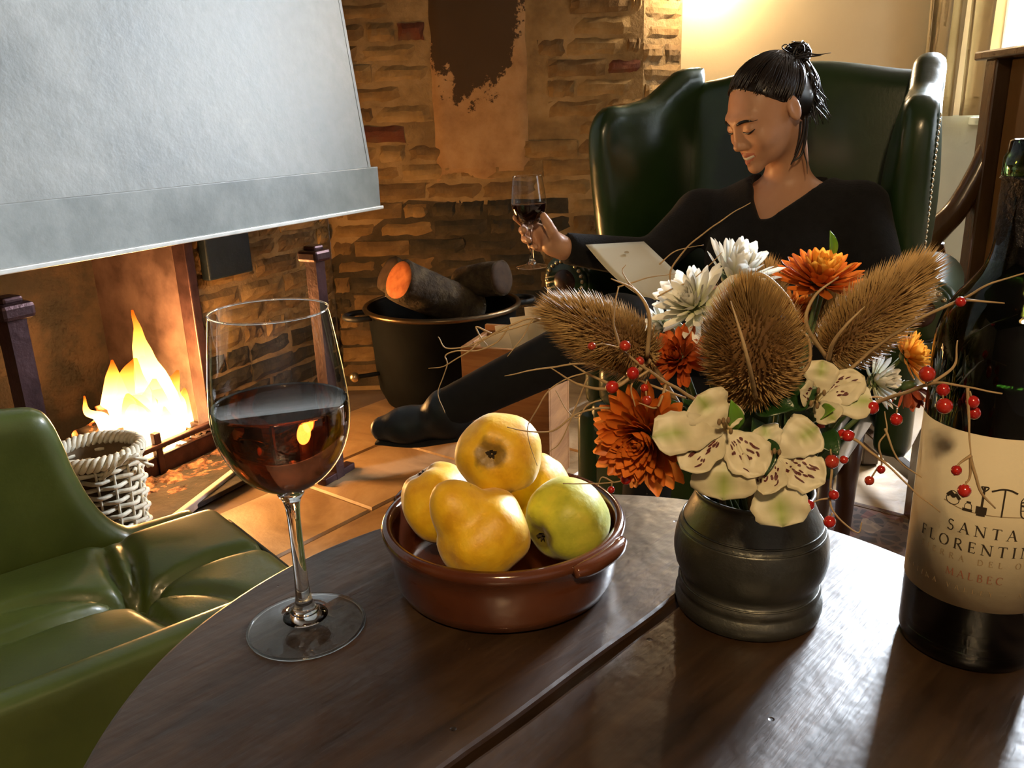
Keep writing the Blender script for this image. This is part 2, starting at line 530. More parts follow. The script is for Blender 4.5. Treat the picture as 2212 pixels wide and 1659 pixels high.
# firebox lining
fb = 0.46
fbx = empty('firebox', w1(-0.65, -0.2, 0), 'sooty brick firebox recess behind the burning fire', 'firebox', kind='structure')
obj('fireback', [w1(OPEN_T0, -fb, 0), w1(0, -fb, 0), w1(0, -fb, OPEN_Z), w1(OPEN_T0, -fb, OPEN_Z)], [(0, 1, 2, 3)], M_soot, fbx, smooth=False)
obj('cheek', [w1(0, 0, 0), w1(0, 0, OPEN_Z), w1(0, -fb, OPEN_Z), w1(0, -fb, 0)], [(0, 1, 2, 3)], M_cheek, fbx, smooth=False)
obj('cheek', [w1(OPEN_T0, 0, 0), w1(OPEN_T0, -fb, 0), w1(OPEN_T0, -fb, OPEN_Z), w1(OPEN_T0, 0, OPEN_Z)], [(0, 1, 2, 3)], M_cheek, fbx, smooth=False)
obj('throat', [w1(OPEN_T0, 0, OPEN_Z), w1(0, 0, OPEN_Z), w1(0, -fb, OPEN_Z), w1(OPEN_T0, -fb, OPEN_Z)], [(0, 1, 2, 3)], M_soot, fbx, smooth=False)
V, F = bevel_box(w1(-0.012, 0.02, OPEN_Z / 2), (0.018, 0.03, OPEN_Z / 2), D1, N1, bev=0.004); obj('jamb', V, F, M_iron, fbx, smooth=False)
V, F = bevel_box(w1(-0.65, -0.05, 0.006), (0.65, 0.40, 0.008), D1, N1, bev=0.003); obj('hearth_plate', V, F, M_soot, fbx, smooth=False)
# kerb strip of the hearth
pA, pB = atz(425, 1094, 0.0), atz(522, 1018, 0.0)
dk = (pB - pA).normalized(); nk = Vector((dk.y, -dk.x, 0))
V, F = bevel_box((pA + pB) / 2 - dk * 0.35 + Vector((0, 0, 0.012)), (0.54, 0.011, 0.014), dk, nk, bev=0.004)
tag(obj('trim_hearth', V, F, pmat('pale_stone_kerb', [(0.38, 0.33, 0.28), (0.5, 0.44, 0.37)], 12, 0.7, bump=0.2), smooth=False), 'thin pale stone kerb bordering the hearth', 'trim', kind='structure')

# --- back wall in brick, with a plastered strip
XB = at(1390, 100, WALL_Y).x; XP0 = at(937, 250, WALL_Y).x; XP1 = at(1140, 250, WALL_Y).x
RET = at(1472, 100, BACK_Y); RETX = RET.x
wall_back = quad_wall('wall_back', [(CORNER.x, WALL_Y, -0.03), (XB, WALL_Y, -0.03), (XB, WALL_Y, CEIL), (CORNER.x, WALL_Y, CEIL)], M_mortar)
tag(wall_back, 'uneven lime-washed brick wall behind the log pot', 'wall')
Lb = XB - CORNER.x
def skip_b(a, b, z):
    x0, x1 = CORNER.x + a, CORNER.x + b
    return z > 0.93 and x1 > XP0 + 0.03 and x0 < XP1 - 0.03
def mat_b(a, z):
    x = CORNER.x + a
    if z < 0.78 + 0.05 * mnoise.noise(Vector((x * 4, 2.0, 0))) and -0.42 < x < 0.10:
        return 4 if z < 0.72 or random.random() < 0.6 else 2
    if z < 0.70: return random.choices([2, 0, 4], [5, 3, 1])[0]
    if x > 0.1 and 1.19 < z < 1.27: return 3 if x > 0.3 else 2
    return random.choices([0, 1, 2, 3], [5, 4, 3, 0.5])[0]
lay_bricks(wall_back, (CORNER.x, WALL_Y, 0), (1, 0, 0), (0, -1, 0), Lb, 0.03, 1.66, skip=skip_b, mat_of=mat_b)
# lower, soot-blackened stretch of the pointing
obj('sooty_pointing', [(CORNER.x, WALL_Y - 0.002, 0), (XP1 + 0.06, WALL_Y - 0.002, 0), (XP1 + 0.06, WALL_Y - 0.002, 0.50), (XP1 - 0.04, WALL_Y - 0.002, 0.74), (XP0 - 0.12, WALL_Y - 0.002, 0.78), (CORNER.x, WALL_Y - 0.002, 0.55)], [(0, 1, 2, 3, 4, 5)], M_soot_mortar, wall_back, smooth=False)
# plaster strip with a dark stain running down it
m, nt, b = new_mat('stained_plaster')
tc = nt.node('ShaderNodeTexCoord'); 
n1 = nt.node('ShaderNodeTexNoise', i_Scale=7.0, i_Detail=6.0, i_Roughness=0.65); nt.link(tc.outputs['Object'], n1.inputs['Vector'])
base = ramp(nt, n1.outputs['Fac'], [(0.3, (0.22, 0.115, 0.045)), (0.5, (0.33, 0.185, 0.08)), (0.7, (0.41, 0.25, 0.12))])
n2 = nt.node('ShaderNodeTexNoise', i_Scale=11.0, i_Detail=8.0, i_Roughness=0.7); nt.link(tc.outputs['Object'], n2.inputs['Vector'])
sx = nt.node('ShaderNodeSeparateXYZ'); nt.link(tc.outputs['Object'], sx.inputs[0])
# stain shape: taller in the middle, ragged lower edge
ab = nt.node('ShaderNodeMath', operation='ADD'); ab.inputs[1].default_value = 0.03; nt.link(sx.outputs['X'], ab.inputs[0])
sq = nt.node('ShaderNodeMath', operation='MULTIPLY'); nt.link(ab.outputs[0], sq.inputs[0]); nt.link(ab.outputs[0], sq.inputs[1])
sc_ = nt.node('ShaderNodeMath', operation='MULTIPLY'); sc_.inputs[1].default_value = 7.0; nt.link(sq.outputs[0], sc_.inputs[0])
zz = nt.node('ShaderNodeMath', operation='SUBTRACT'); nt.link(sx.outputs['Z'], zz.inputs[0]); nt.link(sc_.outputs[0], zz.inputs[1])
nn = nt.node('ShaderNodeMath', operation='MULTIPLY_ADD'); nn.inputs[1].default_value = 0.95; nt.link(n2.outputs['Fac'], nn.inputs[0]); nt.link(zz.outputs[0], nn.inputs[2])
rs = ramp(nt, nn.outputs[0], [(0.575, (0, 0, 0)), (0.605, (1, 1, 1))])
mx = nt.node('ShaderNodeMix', data_type='RGBA'); nt.link(rs.outputs['Color'], mx.inputs['Factor']); nt.link(base.outputs['Color'], mx.inputs['A']); mx.inputs['B'].default_value = (0.045, 0.022, 0.006, 1)
nt.link(mx.outputs['Result'], b.inputs['Base Color']); b.inputs['Roughness'].default_value = 0.9
bp = nt.node('ShaderNodeBump', i_Strength=0.4, i_Distance=0.01); nt.link(n2.outputs['Fac'], bp.inputs['Height']); nt.link(bp.outputs[0], b.inputs['Normal'])
V, F = [], []
NX, NZ = 16, 40
for k in range(NZ + 1):
    for i in range(NX + 1):
        u, v = i / NX, k / NZ
        z = 0.86 + 0.84 * v
        x = XP0 + (XP1 - XP0) * u
        if i == 0: x += 0.012 * mnoise.noise(Vector((0, 0, z * 9)))
        if i == NX: x += 0.008 * mnoise.noise(Vector((5, 0, z * 9)))
        if k == 0: z += 0.05 * mnoise.noise(Vector((x * 8, 3, 0)))
        ed = i in (0, NX) or k == 0
        V.append((x, WALL_Y - (0.0 if ed else 0.012) - 0.006 * mnoise.noise(Vector((x * 6, 1, z * 6))) * (not ed), z))
for k in range(NZ):
    for i in range(NX):
        a = k * (NX + 1) + i; F.append((a, a + 1, a + NX + 2, a + NX + 1))
obj('plaster_patch', V, F, m, wall_back, origin=((XP0 + XP1) / 2, WALL_Y, 1.05))

# --- short splayed brick return and the cream wall with window
dr = Vector((RETX - XB, BACK_Y - WALL_Y, 0)); Lr = dr.length; dr.normalize(); nr = Vector((dr.y, -dr.x, 0))
wall_return = quad_wall('wall_return', [(XB, WALL_Y, -0.03), (RETX, BACK_Y, -0.03), (RETX, BACK_Y, CEIL), (XB, WALL_Y, CEIL)], M_mortar)
tag(wall_return, 'short splayed brick pier beside the cream wall', 'wall')
lay_bricks(wall_return, (XB, WALL_Y, 0), dr, nr, Lr, 0.6, 1.66, mat_of=lambda a, z: random.choices([0, 1, 2, 4], [4, 3, 3, 1.2])[0])
wv, wf = [], []
def addw(x0, x1, z0, z1):
    b0 = len(wv); wv.extend([(x0, BACK_Y, z0), (x1, BACK_Y, z0), (x1, BACK_Y, z1), (x0, BACK_Y, z1)]); wf.append((b0, b0 + 1, b0 + 2, b0 + 3))
addw(RETX, WIN_X0, 1.04, CEIL); addw(WIN_X1, 3.6, 1.04, CEIL); addw(WIN_X0, WIN_X1, WIN_Z1, CEIL)
wall_rear = obj('wall_rear', wv, wf, M_cream, smooth=False); tag(wall_rear, 'cream painted wall behind the wing chair', 'wall', kind='structure')
dado = obj('wall_rear_dado', [(RETX, BACK_Y, -0.03), (3.6, BACK_Y, -0.03), (3.6, BACK_Y, 1.04), (RETX, BACK_Y, 1.04)], [(0, 1, 2, 3)], M_dado, smooth=False)
tag(dado, 'pale grey-green lower wall beneath the curtain', 'wall', kind='structure')
# right wall with a second window opening, front wall, ceiling: out of frame, they close the room, coloured dark to cut bounced light
M_plain = pmat('dark_panelling', [(0.055, 0.032, 0.017), (0.085, 0.05, 0.027)], 4, 0.6, stretch=(5, 5, 0.4))
SY0, SY1, SZ0, SZ1 = 0.55, 2.15, 0.95, 2.2
rv, rf = [], []
for (y0, y1, z0, z1) in [(-2.4, SY0, -0.03, CEIL), (SY1, BACK_Y, -0.03, CEIL), (SY0, SY1, -0.03, SZ0), (SY0, SY1, SZ1, CEIL)]:
    b0 = len(rv); rv += [(3.6, y0, z0), (3.6, y1, z0), (3.6, y1, z1), (3.6, y0, z1)]; rf.append((b0, b0 + 1, b0 + 2, b0 + 3))
tag(obj('wall_right', rv, rf, M_plain, smooth=False), 'dark panelled wall to the right', 'wall', kind='structure')
tag(obj('wall_front', [(-4.2, -2.4, -0.03), (3.6, -2.4, -0.03), (3.6, -2.4, CEIL), (-4.2, -2.4, CEIL)], [(0, 1, 2, 3)], M_plain, smooth=False), 'dark panelled wall opposite the hearth', 'wall', kind='structure')
tag(obj('ceiling', [(-4.2, -2.6, CEIL), (3.7, -2.6, CEIL), (3.7, 3.9, CEIL), (-4.2, 3.9, CEIL)], [(3, 2, 1, 0)], M_ceil, smooth=False), 'unseen timber ceiling coloured dark to cut bounced light', 'ceiling', kind='structure')

# windows: painted frame, glazing bars, panes
m, nt, b = new_mat('window_glass')
out = nt.n['Material Output']
tr = nt.node('ShaderNodeBsdfTransparent'); gl = nt.node('ShaderNodeBsdfGlossy'); gl.inputs['Roughness'].default_value = 0.02
mixs = nt.node('ShaderNodeMixShader'); mixs.inputs[0].default_value = 0.06
nt.link(tr.outputs[0], mixs.inputs[1]); nt.link(gl.outputs[0], mixs.inputs[2]); nt.link(mixs.outputs[0], out.inputs['Surface'])
M_pane = m
M_paint = pmat('white_window_paint', [(0.62, 0.66, 0.58), (0.68, 0.72, 0.64)], 5, 0.5)
def window(name, o, ex, W_, H_, nx, nz, label):
    e = empty(name, o, label, 'window', kind='structure')
    ex = Vector(ex); en = Vector((ex.y, -ex.x, 0)); o = Vector(o); Z = Vector((0, 0, 1))
    for (c, hx, hz) in [((0.025, H_ / 2), 0.025, H_ / 2), ((W_ - 0.025, H_ / 2), 0.025, H_ / 2), ((W_ / 2, 0.025), W_ / 2, 0.025), ((W_ / 2, H_ - 0.025), W_ / 2, 0.025)]:
        V, F = bevel_box(o + ex * c[0] + Z * c[1], (hx, 0.03, hz), ex, en, bev=0.004); obj('window_frame', V, F, M_paint, e, smooth=False)
    for i in range(1, nx):
        V, F = bevel_box(o + ex * (W_ * i / nx) + Z * (H_ / 2), (0.009, 0.012, H_ / 2), ex, en, bev=0.002); obj('glazing_bar', V, F, M_paint, e, smooth=False)
    for k in range(1, nz):
        V, F = bevel_box(o + ex * (W_ / 2) + Z * (H_ * k / nz), (W_ / 2, 0.012, 0.009), ex, en, bev=0.002); obj('glazing_bar', V, F, M_paint, e, smooth=False)
    for i in range(nx):
        for k in range(nz):
            a = o + ex * (W_ * i / nx + 0.009) + Z * (H_ * k / nz + 0.009)
            obj('pane', [a, a + ex * (W_ / nx - 0.018), a + ex * (W_ / nx - 0.018) + Z * (H_ / nz - 0.018), a + Z * (H_ / nz - 0.018)], [(0, 1, 2, 3)], M_pane, e, smooth=False)
    V, F = bevel_box(o + ex * (W_ / 2) + en * 0.06 + Z * (-0.015), (W_ / 2 + 0.04, 0.11, 0.015), ex, en, bev=0.004); obj('window_sill', V, F, M_paint, e, smooth=False)
    return e
window('window_1', (WIN_X0, BACK_Y + 0.05, WIN_Z0), (1, 0, 0), WIN_X1 - WIN_X0, WIN_Z1 - WIN_Z0, 3, 3, 'bright window at the right edge behind the curtain')
window('window_2', (3.62, SY1, SZ0), (0, -1, 0), SY1 - SY0, SZ1 - SZ0, 4, 3, 'casement window in the right wall')

# ================================================================== fireplace hood
HR = at(820, 450, 2.6); HZ0 = HR.z; HZ1 = at(815, 360, 2.6).z
HR = Vector((HR.x, HR.y, 0)); HL = HR - D1 * 2.3
M_hood = pmat('zinc_plaster_hood', [(0.11, 0.12, 0.11), (0.18, 0.19, 0.175), (0.26, 0.27, 0.255), (0.46, 0.46, 0.45)], 4.0, 0.48, metal=0.0, bump=0.12, bscale=30, detail=9, lo=0.28, hi=0.80, rough_var=0.12)
M_fascia = pmat('zinc_fascia', [(0.16, 0.18, 0.175), (0.21, 0.23, 0.222), (0.28, 0.30, 0.29)], 5.5, 0.42, bump=0.08, bscale=30, detail=7, rough_var=0.1)
depth = N1.dot(HR - J1)
hood = empty('fireplace_hood', HR + Vector((0, 0, HZ0)), 'large grey mottled metal hood hanging over the fire', 'hood')
def slab_pts(ps, nrm, th):
    ps = [Vector(p) for p in ps]; nrm = Vector(nrm).normalized()
    k = len(ps)
    V = ps + [p - nrm * th for p in ps]
    F = [tuple(range(k)), tuple(range(2 * k - 1, k - 1, -1))] + [((i + 1) % k, i, k + i, k + (i + 1) % k) for i in range(k)]
    return V, F
Z = Vector((0, 0, 1))
SL = 0.125                                   # lean of the front, metres per metre
def hp(t, k, z): return HR + D1 * t + N1 * k + Z * z
back = -(CEIL - HZ1) * SL
V, F = slab_pts([hp(-2.3, -0.012, HZ1 - 0.01), hp(-0.012, -0.012, HZ1 - 0.01), hp(-0.03, back, CEIL), hp(-2.3, back, CEIL)], N1, 0.012)
obj('hood_front', V, F, M_hood, hood, smooth=False)
V, F = slab_pts([hp(-0.012, -0.012, HZ0), hp(-0.012, -depth + 0.012, HZ0), hp(-0.03, -depth + 0.012, CEIL), hp(-0.03, back, CEIL), hp(-0.012, -0.012, HZ1)], D1, 0.012)
obj('hood_side', V, F, M_hood, hood, smooth=False)
V, F = bevel_box(hp(-1.15, -0.004, (HZ0 + HZ1) / 2), (1.15, 0.006, (HZ1 - HZ0) / 2), D1, N1, bev=0.002)
obj('fascia', V, F, M_fascia, hood, smooth=False)
V, F = bevel_box(hp(-1.15, 0.003, HZ0 + 0.004), (1.152, 0.012, 0.005), D1, N1, bev=0.002)
obj('drip_lip', V, F, pmat('worn_zinc_edge', [(0.55, 0.56, 0.53), (0.68, 0.68, 0.64)], 20, 0.35, metal=0.3), hood, smooth=False)
V, F = bevel_box(hp(0.001, -0.12, (HZ0 + HZ1) / 2), (0.006, 0.12, (HZ1 - HZ0) / 2), D1, N1, bev=0.002)
obj('fascia', V, F, M_fascia, hood, smooth=False)

# iron plate fixed to the wall under the hood
pc = [atn(432, 512, 0.03), atn(528, 500, 0.03), atn(530, 575, 0.03), atn(452, 592, 0.03)]
zc = sum(p.z for p in pc) / 4; hz = (pc[0].z + pc[1].z - pc[2].z - pc[3].z) / 4 + 0.02
ctr = sum(pc, Vector()) / 4
V, F = bevel_box(Vector((ctr.x, ctr.y, zc)), ((pc[1] - pc[0]).to_2d().length / 2, 0.02, hz), D1, N1, bev=0.006)
tag(obj('iron_plate', V, F, pmat('blue_black_iron', [(0.010, 0.016, 0.022), (0.018, 0.026, 0.034)], 10, 0.5, metal=0.3, bump=0.2), smooth=False), 'dark blue-black iron plate on the brickwork under the hood corner', 'plate')

# ================================================================== fire, grate, logs, ash
grate = empty('fire_grate', atn(385, 1020, 0.05).xy.to_3d(), 'black iron fire grate with raised front bars', 'grate')
gA = atn(230, 1080, 0.055); gB = atn(482, 985, 0.055)
tA = D1.dot(gA - J1); tB = D1.dot(gB - J1)
def gbox(name, t0, t1, k0, k1, z0, z1, mat=M_iron):
    V, F = bevel_box(w1((t0 + t1) / 2, (k0 + k1) / 2, (z0 + z1) / 2), ((t1 - t0) / 2, (k1 - k0) / 2, (z1 - z0) / 2), D1, N1, bev=0.004)
    return obj(name, V, F, mat, grate, smooth=False)
gbox('front_plate', tA, tB, 0.045, 0.065, 0.012, 0.075)
gbox('front_bar', tA, tB, 0.05, 0.075, 0.10, 0.118)
for q in (tA + 0.01, (tA + tB) / 2 - 0.03, tB - 0.01): gbox('upright', q - 0.012, q + 0.012, 0.048, 0.072, 0.012, 0.155)
gbox('side_bar', tA, tA + 0.02, -0.28, 0.05, 0.02, 0.09); gbox('side_bar', tB - 0.02, tB, -0.28, 0.05, 0.02, 0.09)
for i in range(7):
    q = tA + 0.04 + (tB - tA - 0.08) * i / 6
    gbox('grate_bar', q - 0.008, q + 0.008, -0.28, 0.05, 0.06, 0.075)
for (t, k) in [(tA + 0.02, 0.05), (tB - 0.02, 0.05), (tA + 0.02, -0.26), (tB - 0.02, -0.26)]:
    gbox('foot', t - 0.012, t + 0.012, k - 0.012, k + 0.012, 0.0, 0.02)

# burning logs with glowing cracks
m, nt, b = new_mat('burning_log')
tc = nt.node('ShaderNodeTexCoord'); nz = nt.node('ShaderNodeTexNoise', i_Scale=22.0, i_Detail=5.0); nt.link(tc.outputs['Object'], nz.inputs['Vector'])
r1 = ramp(nt, nz.outputs['Fac'], [(0.3, (0.02, 0.012, 0.008)), (0.7, (0.09, 0.05, 0.03))]); nt.link(r1.outputs['Color'], b.inputs['Base Color'])
r2 = ramp(nt, nz.outputs['Fac'], [(0.50, (0, 0, 0)), (0.58, (1.0, 0.16, 0.02)), (0.72, (1.0, 0.55, 0.12))]); nt.link(r2.outputs['Color'], b.inputs['Emission Color'])
b.inputs['Emission Strength'].default_value = 3.0; b.inputs['Roughness'].default_value = 0.9
M_ember = m
def rough_log(p0, p1, r, seed):
    V, F = tube([p0, Vector(p0).lerp(Vector(p1), 0.5) + Vector((0, 0, 0.006)), p1], [r * 0.95, r, r * 0.9], 14, 14)
    return wobble(V, r * 0.22, 14, seed), F
lg = [(tA + 0.05, tB - 0.06, -0.06, 0.115, 0.042), (tA + 0.10, tB - 0.02, -0.17, 0.12, 0.05), (tA + 0.16, tB - 0.10, -0.10, 0.195, 0.038)]
lab = ['charred log nearest the front of the burning fire', 'charred log at the back of the burning fire', 'charred log laid on top of the two burning ones']
for i, (t0, t1, k, z, r) in enumerate(lg):
    V, F = rough_log(w1(t0, k - 0.04 * (i - 1), z), w1(t1, k + 0.04 * (i - 1), z + 0.01), r, i * 3.1)
    o = obj('burning_log', V, F, M_ember, origin=w1((t0 + t1) / 2, k, z)); tag(o, lab[i], 'log', 'logs burning in the grate')
# bed of embers in the grate
def gridmesh(o, ex, ey, W_, H_, nx, ny, hfn):
    V = [Vector(o) + Vector(ex) * (W_ * i / nx) + Vector(ey) * (H_ * j / ny) + Z * hfn(i / nx, j / ny) for j in range(ny + 1) for i in range(nx + 1)]
    F = [(j * (nx + 1) + i, j * (nx + 1) + i + 1, (j + 1) * (nx + 1) + i + 1, (j + 1) * (nx + 1) + i) for j in range(ny) for i in range(nx)]
    return V, F
V, F = gridmesh(w1(tA + 0.02, 0.045, 0.072), D1, -N1, tB - tA - 0.04, 0.30, 50, 30, lambda u, v: 0.028 * mnoise.noise(Vector((u * 9, v * 9, 0))) + 0.012 * mnoise.noise(Vector((u * 30, v * 30, 2))) + 0.02 * math.sin(math.pi * u))
e = obj('ember_bed', V, F, M_ember, smooth=False, origin=w1((tA + tB) / 2, 0, 0.07)); tag(e, 'glowing orange embers heaped inside the iron grate', 'embers', kind='stuff')
# ash and cinders spilled before the grate, firelight red put into their colour
M_ash = pmat('firelit_cinders', [(0.025, 0.012, 0.008), (0.13, 0.06, 0.032), (0.30, 0.15, 0.08)], 30, 0.9, bump=0.8, bscale=70, lo=0.38, hi=0.64)
V, F = gridmesh(w1(-1.15, 0.085, 0.004), D1, N1, 1.45, 0.22, 110, 24, lambda u, v: max(0, 0.028 * (1 - v) * (0.6 + 0.8 * mnoise.noise(Vector((u * 24, v * 6, 5)))) + 0.009 * mnoise.noise(Vector((u * 90, v * 22, 2)))))
tag(obj('cinders', V, F, M_ash, smooth=False, origin=w1(-0.4, 0.15, 0)), 'cinders and ash spilled before the grate, firelight red in their colour', 'ash', kind='stuff')

# flames: luminous tongues
m, nt, b = new_mat('flame')
out = nt.n['Material Output']
tc = nt.node('ShaderNodeTexCoord'); sx = nt.node('ShaderNodeSeparateXYZ'); nt.link(tc.outputs['Generated'], sx.inputs[0])
rc = ramp(nt, sx.outputs['Z'], [(0.0, (1.0, 0.50, 0.11)), (0.25, (1.0, 0.68, 0.28)), (0.55, (1.0, 0.52, 0.10)), (0.85, (1.0, 0.20, 0.02)), (1.0, (0.8, 0.08, 0.0))])
rsn = ramp(nt, sx.outputs['Z'], [(0.0, (0.5, 0.5, 0.5)), (0.2, (1, 1, 1)), (0.6, (0.5, 0.5, 0.5)), (1.0, (0.08, 0.08, 0.08))])
ms = nt.node('ShaderNodeMath', operation='MULTIPLY'); ms.inputs[1].default_value = 22.0; nt.link(rsn.outputs['Color'], ms.inputs[0])
em = nt.node('ShaderNodeEmission'); nt.link(rc.outputs['Color'], em.inputs['Color']); nt.link(ms.outputs[0], em.inputs['Strength'])
tr = nt.node('ShaderNodeBsdfTransparent'); mixs = nt.node('ShaderNodeMixShader'); mixs.inputs[0].default_value = 0.55
nt.link(tr.outputs[0], mixs.inputs[1]); nt.link(em.outputs[0], mixs.inputs[2]); nt.link(mixs.outputs[0], out.inputs['Surface'])
M_flame = m
fire = empty('fire', w1((tA + tB) / 2, -0.08, 0.09), 'bright yellow-white log fire blazing in the grate', 'fire')
fl = [ # base, mid..., tip in the picture plane of the fire, radius, offset behind the wall face
    ([(335, 955), (345, 880), (318, 790), (300, 735), (286, 668)], [0.035, 0.060, 0.036, 0.014, 0.003], -0.08),
    ([(300, 960), (290, 890), (285, 830), (292, 770)], [0.045, 0.066, 0.042, 0.004], -0.06),
    ([(262, 945), (258, 890), (245, 830), (240, 775)], [0.035, 0.046, 0.026, 0.003], -0.10),
    ([(355, 960), (372, 900), (368, 850), (384, 798)], [0.04, 0.050, 0.032, 0.004], -0.05),
    ([(385, 960), (400, 910), (398, 860), (412, 820)], [0.03, 0.034, 0.022, 0.003], -0.09),
    ([(330, 985), (335, 930), (330, 880), (338, 820)], [0.045, 0.065, 0.05, 0.005], -0.02),
    ([(238, 935), (215, 905), (190, 890), (180, 855)], [0.022, 0.018, 0.010, 0.002], -0.08),
    ([(300, 990), (308, 940), (290, 890), (278, 850)], [0.03, 0.05, 0.035, 0.004], 0.0),
    ([(360, 990), (352, 950), (362, 915), (352, 880)], [0.02, 0.03, 0.022, 0.003], 0.01),
    ([(345, 940), (335, 860), (306, 800), (304, 715)], [0.03, 0.044, 0.022, 0.003], -0.12),
]
for pts, rad, k in fl:
    V, F = tube([atn(x, y, k) for x, y in pts], [q * 1.25 for q in rad], 14, 26, flat=0.7)
    V = wobble(V, 0.010, 16, k * 40)
    obj('flame', V, F, M_flame, fire)
point_light('fire_glow', w1((tA + tB) / 2, 0.02, 0.30), 30, (1.0, 0.47, 0.14), 0.10)
point_light('fire_glow_high', w1((tA + tB) / 2 + 0.05, 0.10, 0.42), 26, (1.0, 0.5, 0.17), 0.12)

# andirons either side of the hearth
def andiron(head, label):
    base = Vector((head.x, head.y, 0))
    e = empty('andiron', base, label, 'andiron', 'wrought iron andirons')
    s = 0.020
    V, F = [], []
    for z, h in [(0.0, s * 0.95), (head.z - 0.05, s), (head.z - 0.035, s * 1.02)]:
        V += [base + D1 * (a * h) + N1 * (c * h) + Z * z for a, c in ((-1, -1), (1, -1), (1, 1), (-1, 1))]
    F = [(0, 3, 2, 1), (8, 9, 10, 11)] + [(r * 4 + i, r * 4 + (i + 1) % 4, r * 4 + 4 + (i + 1) % 4, r * 4 + 4 + i) for r in (0, 1) for i in range(4)]
    obj('post', V, F, M_iron, e, smooth=False)
    V, F = bevel_box(base + Z * (head.z - 0.018), (0.036, 0.036, 0.017), D1, N1, bev=0.009); obj('head', V, F, M_iron, e, smooth=False)
    V, F = bevel_box(base + Z * (head.z + 0.004), (0.022, 0.022, 0.008), D1, N1, bev=0.006); obj('head_cap', V, F, M_iron, e, smooth=False)
    V, F = bevel_box(base - N1 * 0.16 + Z * 0.05, (0.012, 0.18, 0.012), D1, N1, bev=0.003); obj('billet_bar', V, F, M_iron, e, smooth=False)
    V, F = bevel_box(base + Z * 0.012, (0.075, 0.018, 0.012), D1, N1, bev=0.004); obj('foot', V, F, M_iron, e, smooth=False)
    V, F = bevel_box(base - N1 * 0.32 + Z * 0.025, (0.012, 0.012, 0.025), D1, N1, bev=0.003); obj('rear_foot', V, F, M_iron, e, smooth=False)
andiron(at(677, 538, 2.45), 'square-headed iron andiron standing right of the wine glass rim')
andiron(at(15, 652, 1.65), 'square-headed iron andiron at the left edge above the green chair')

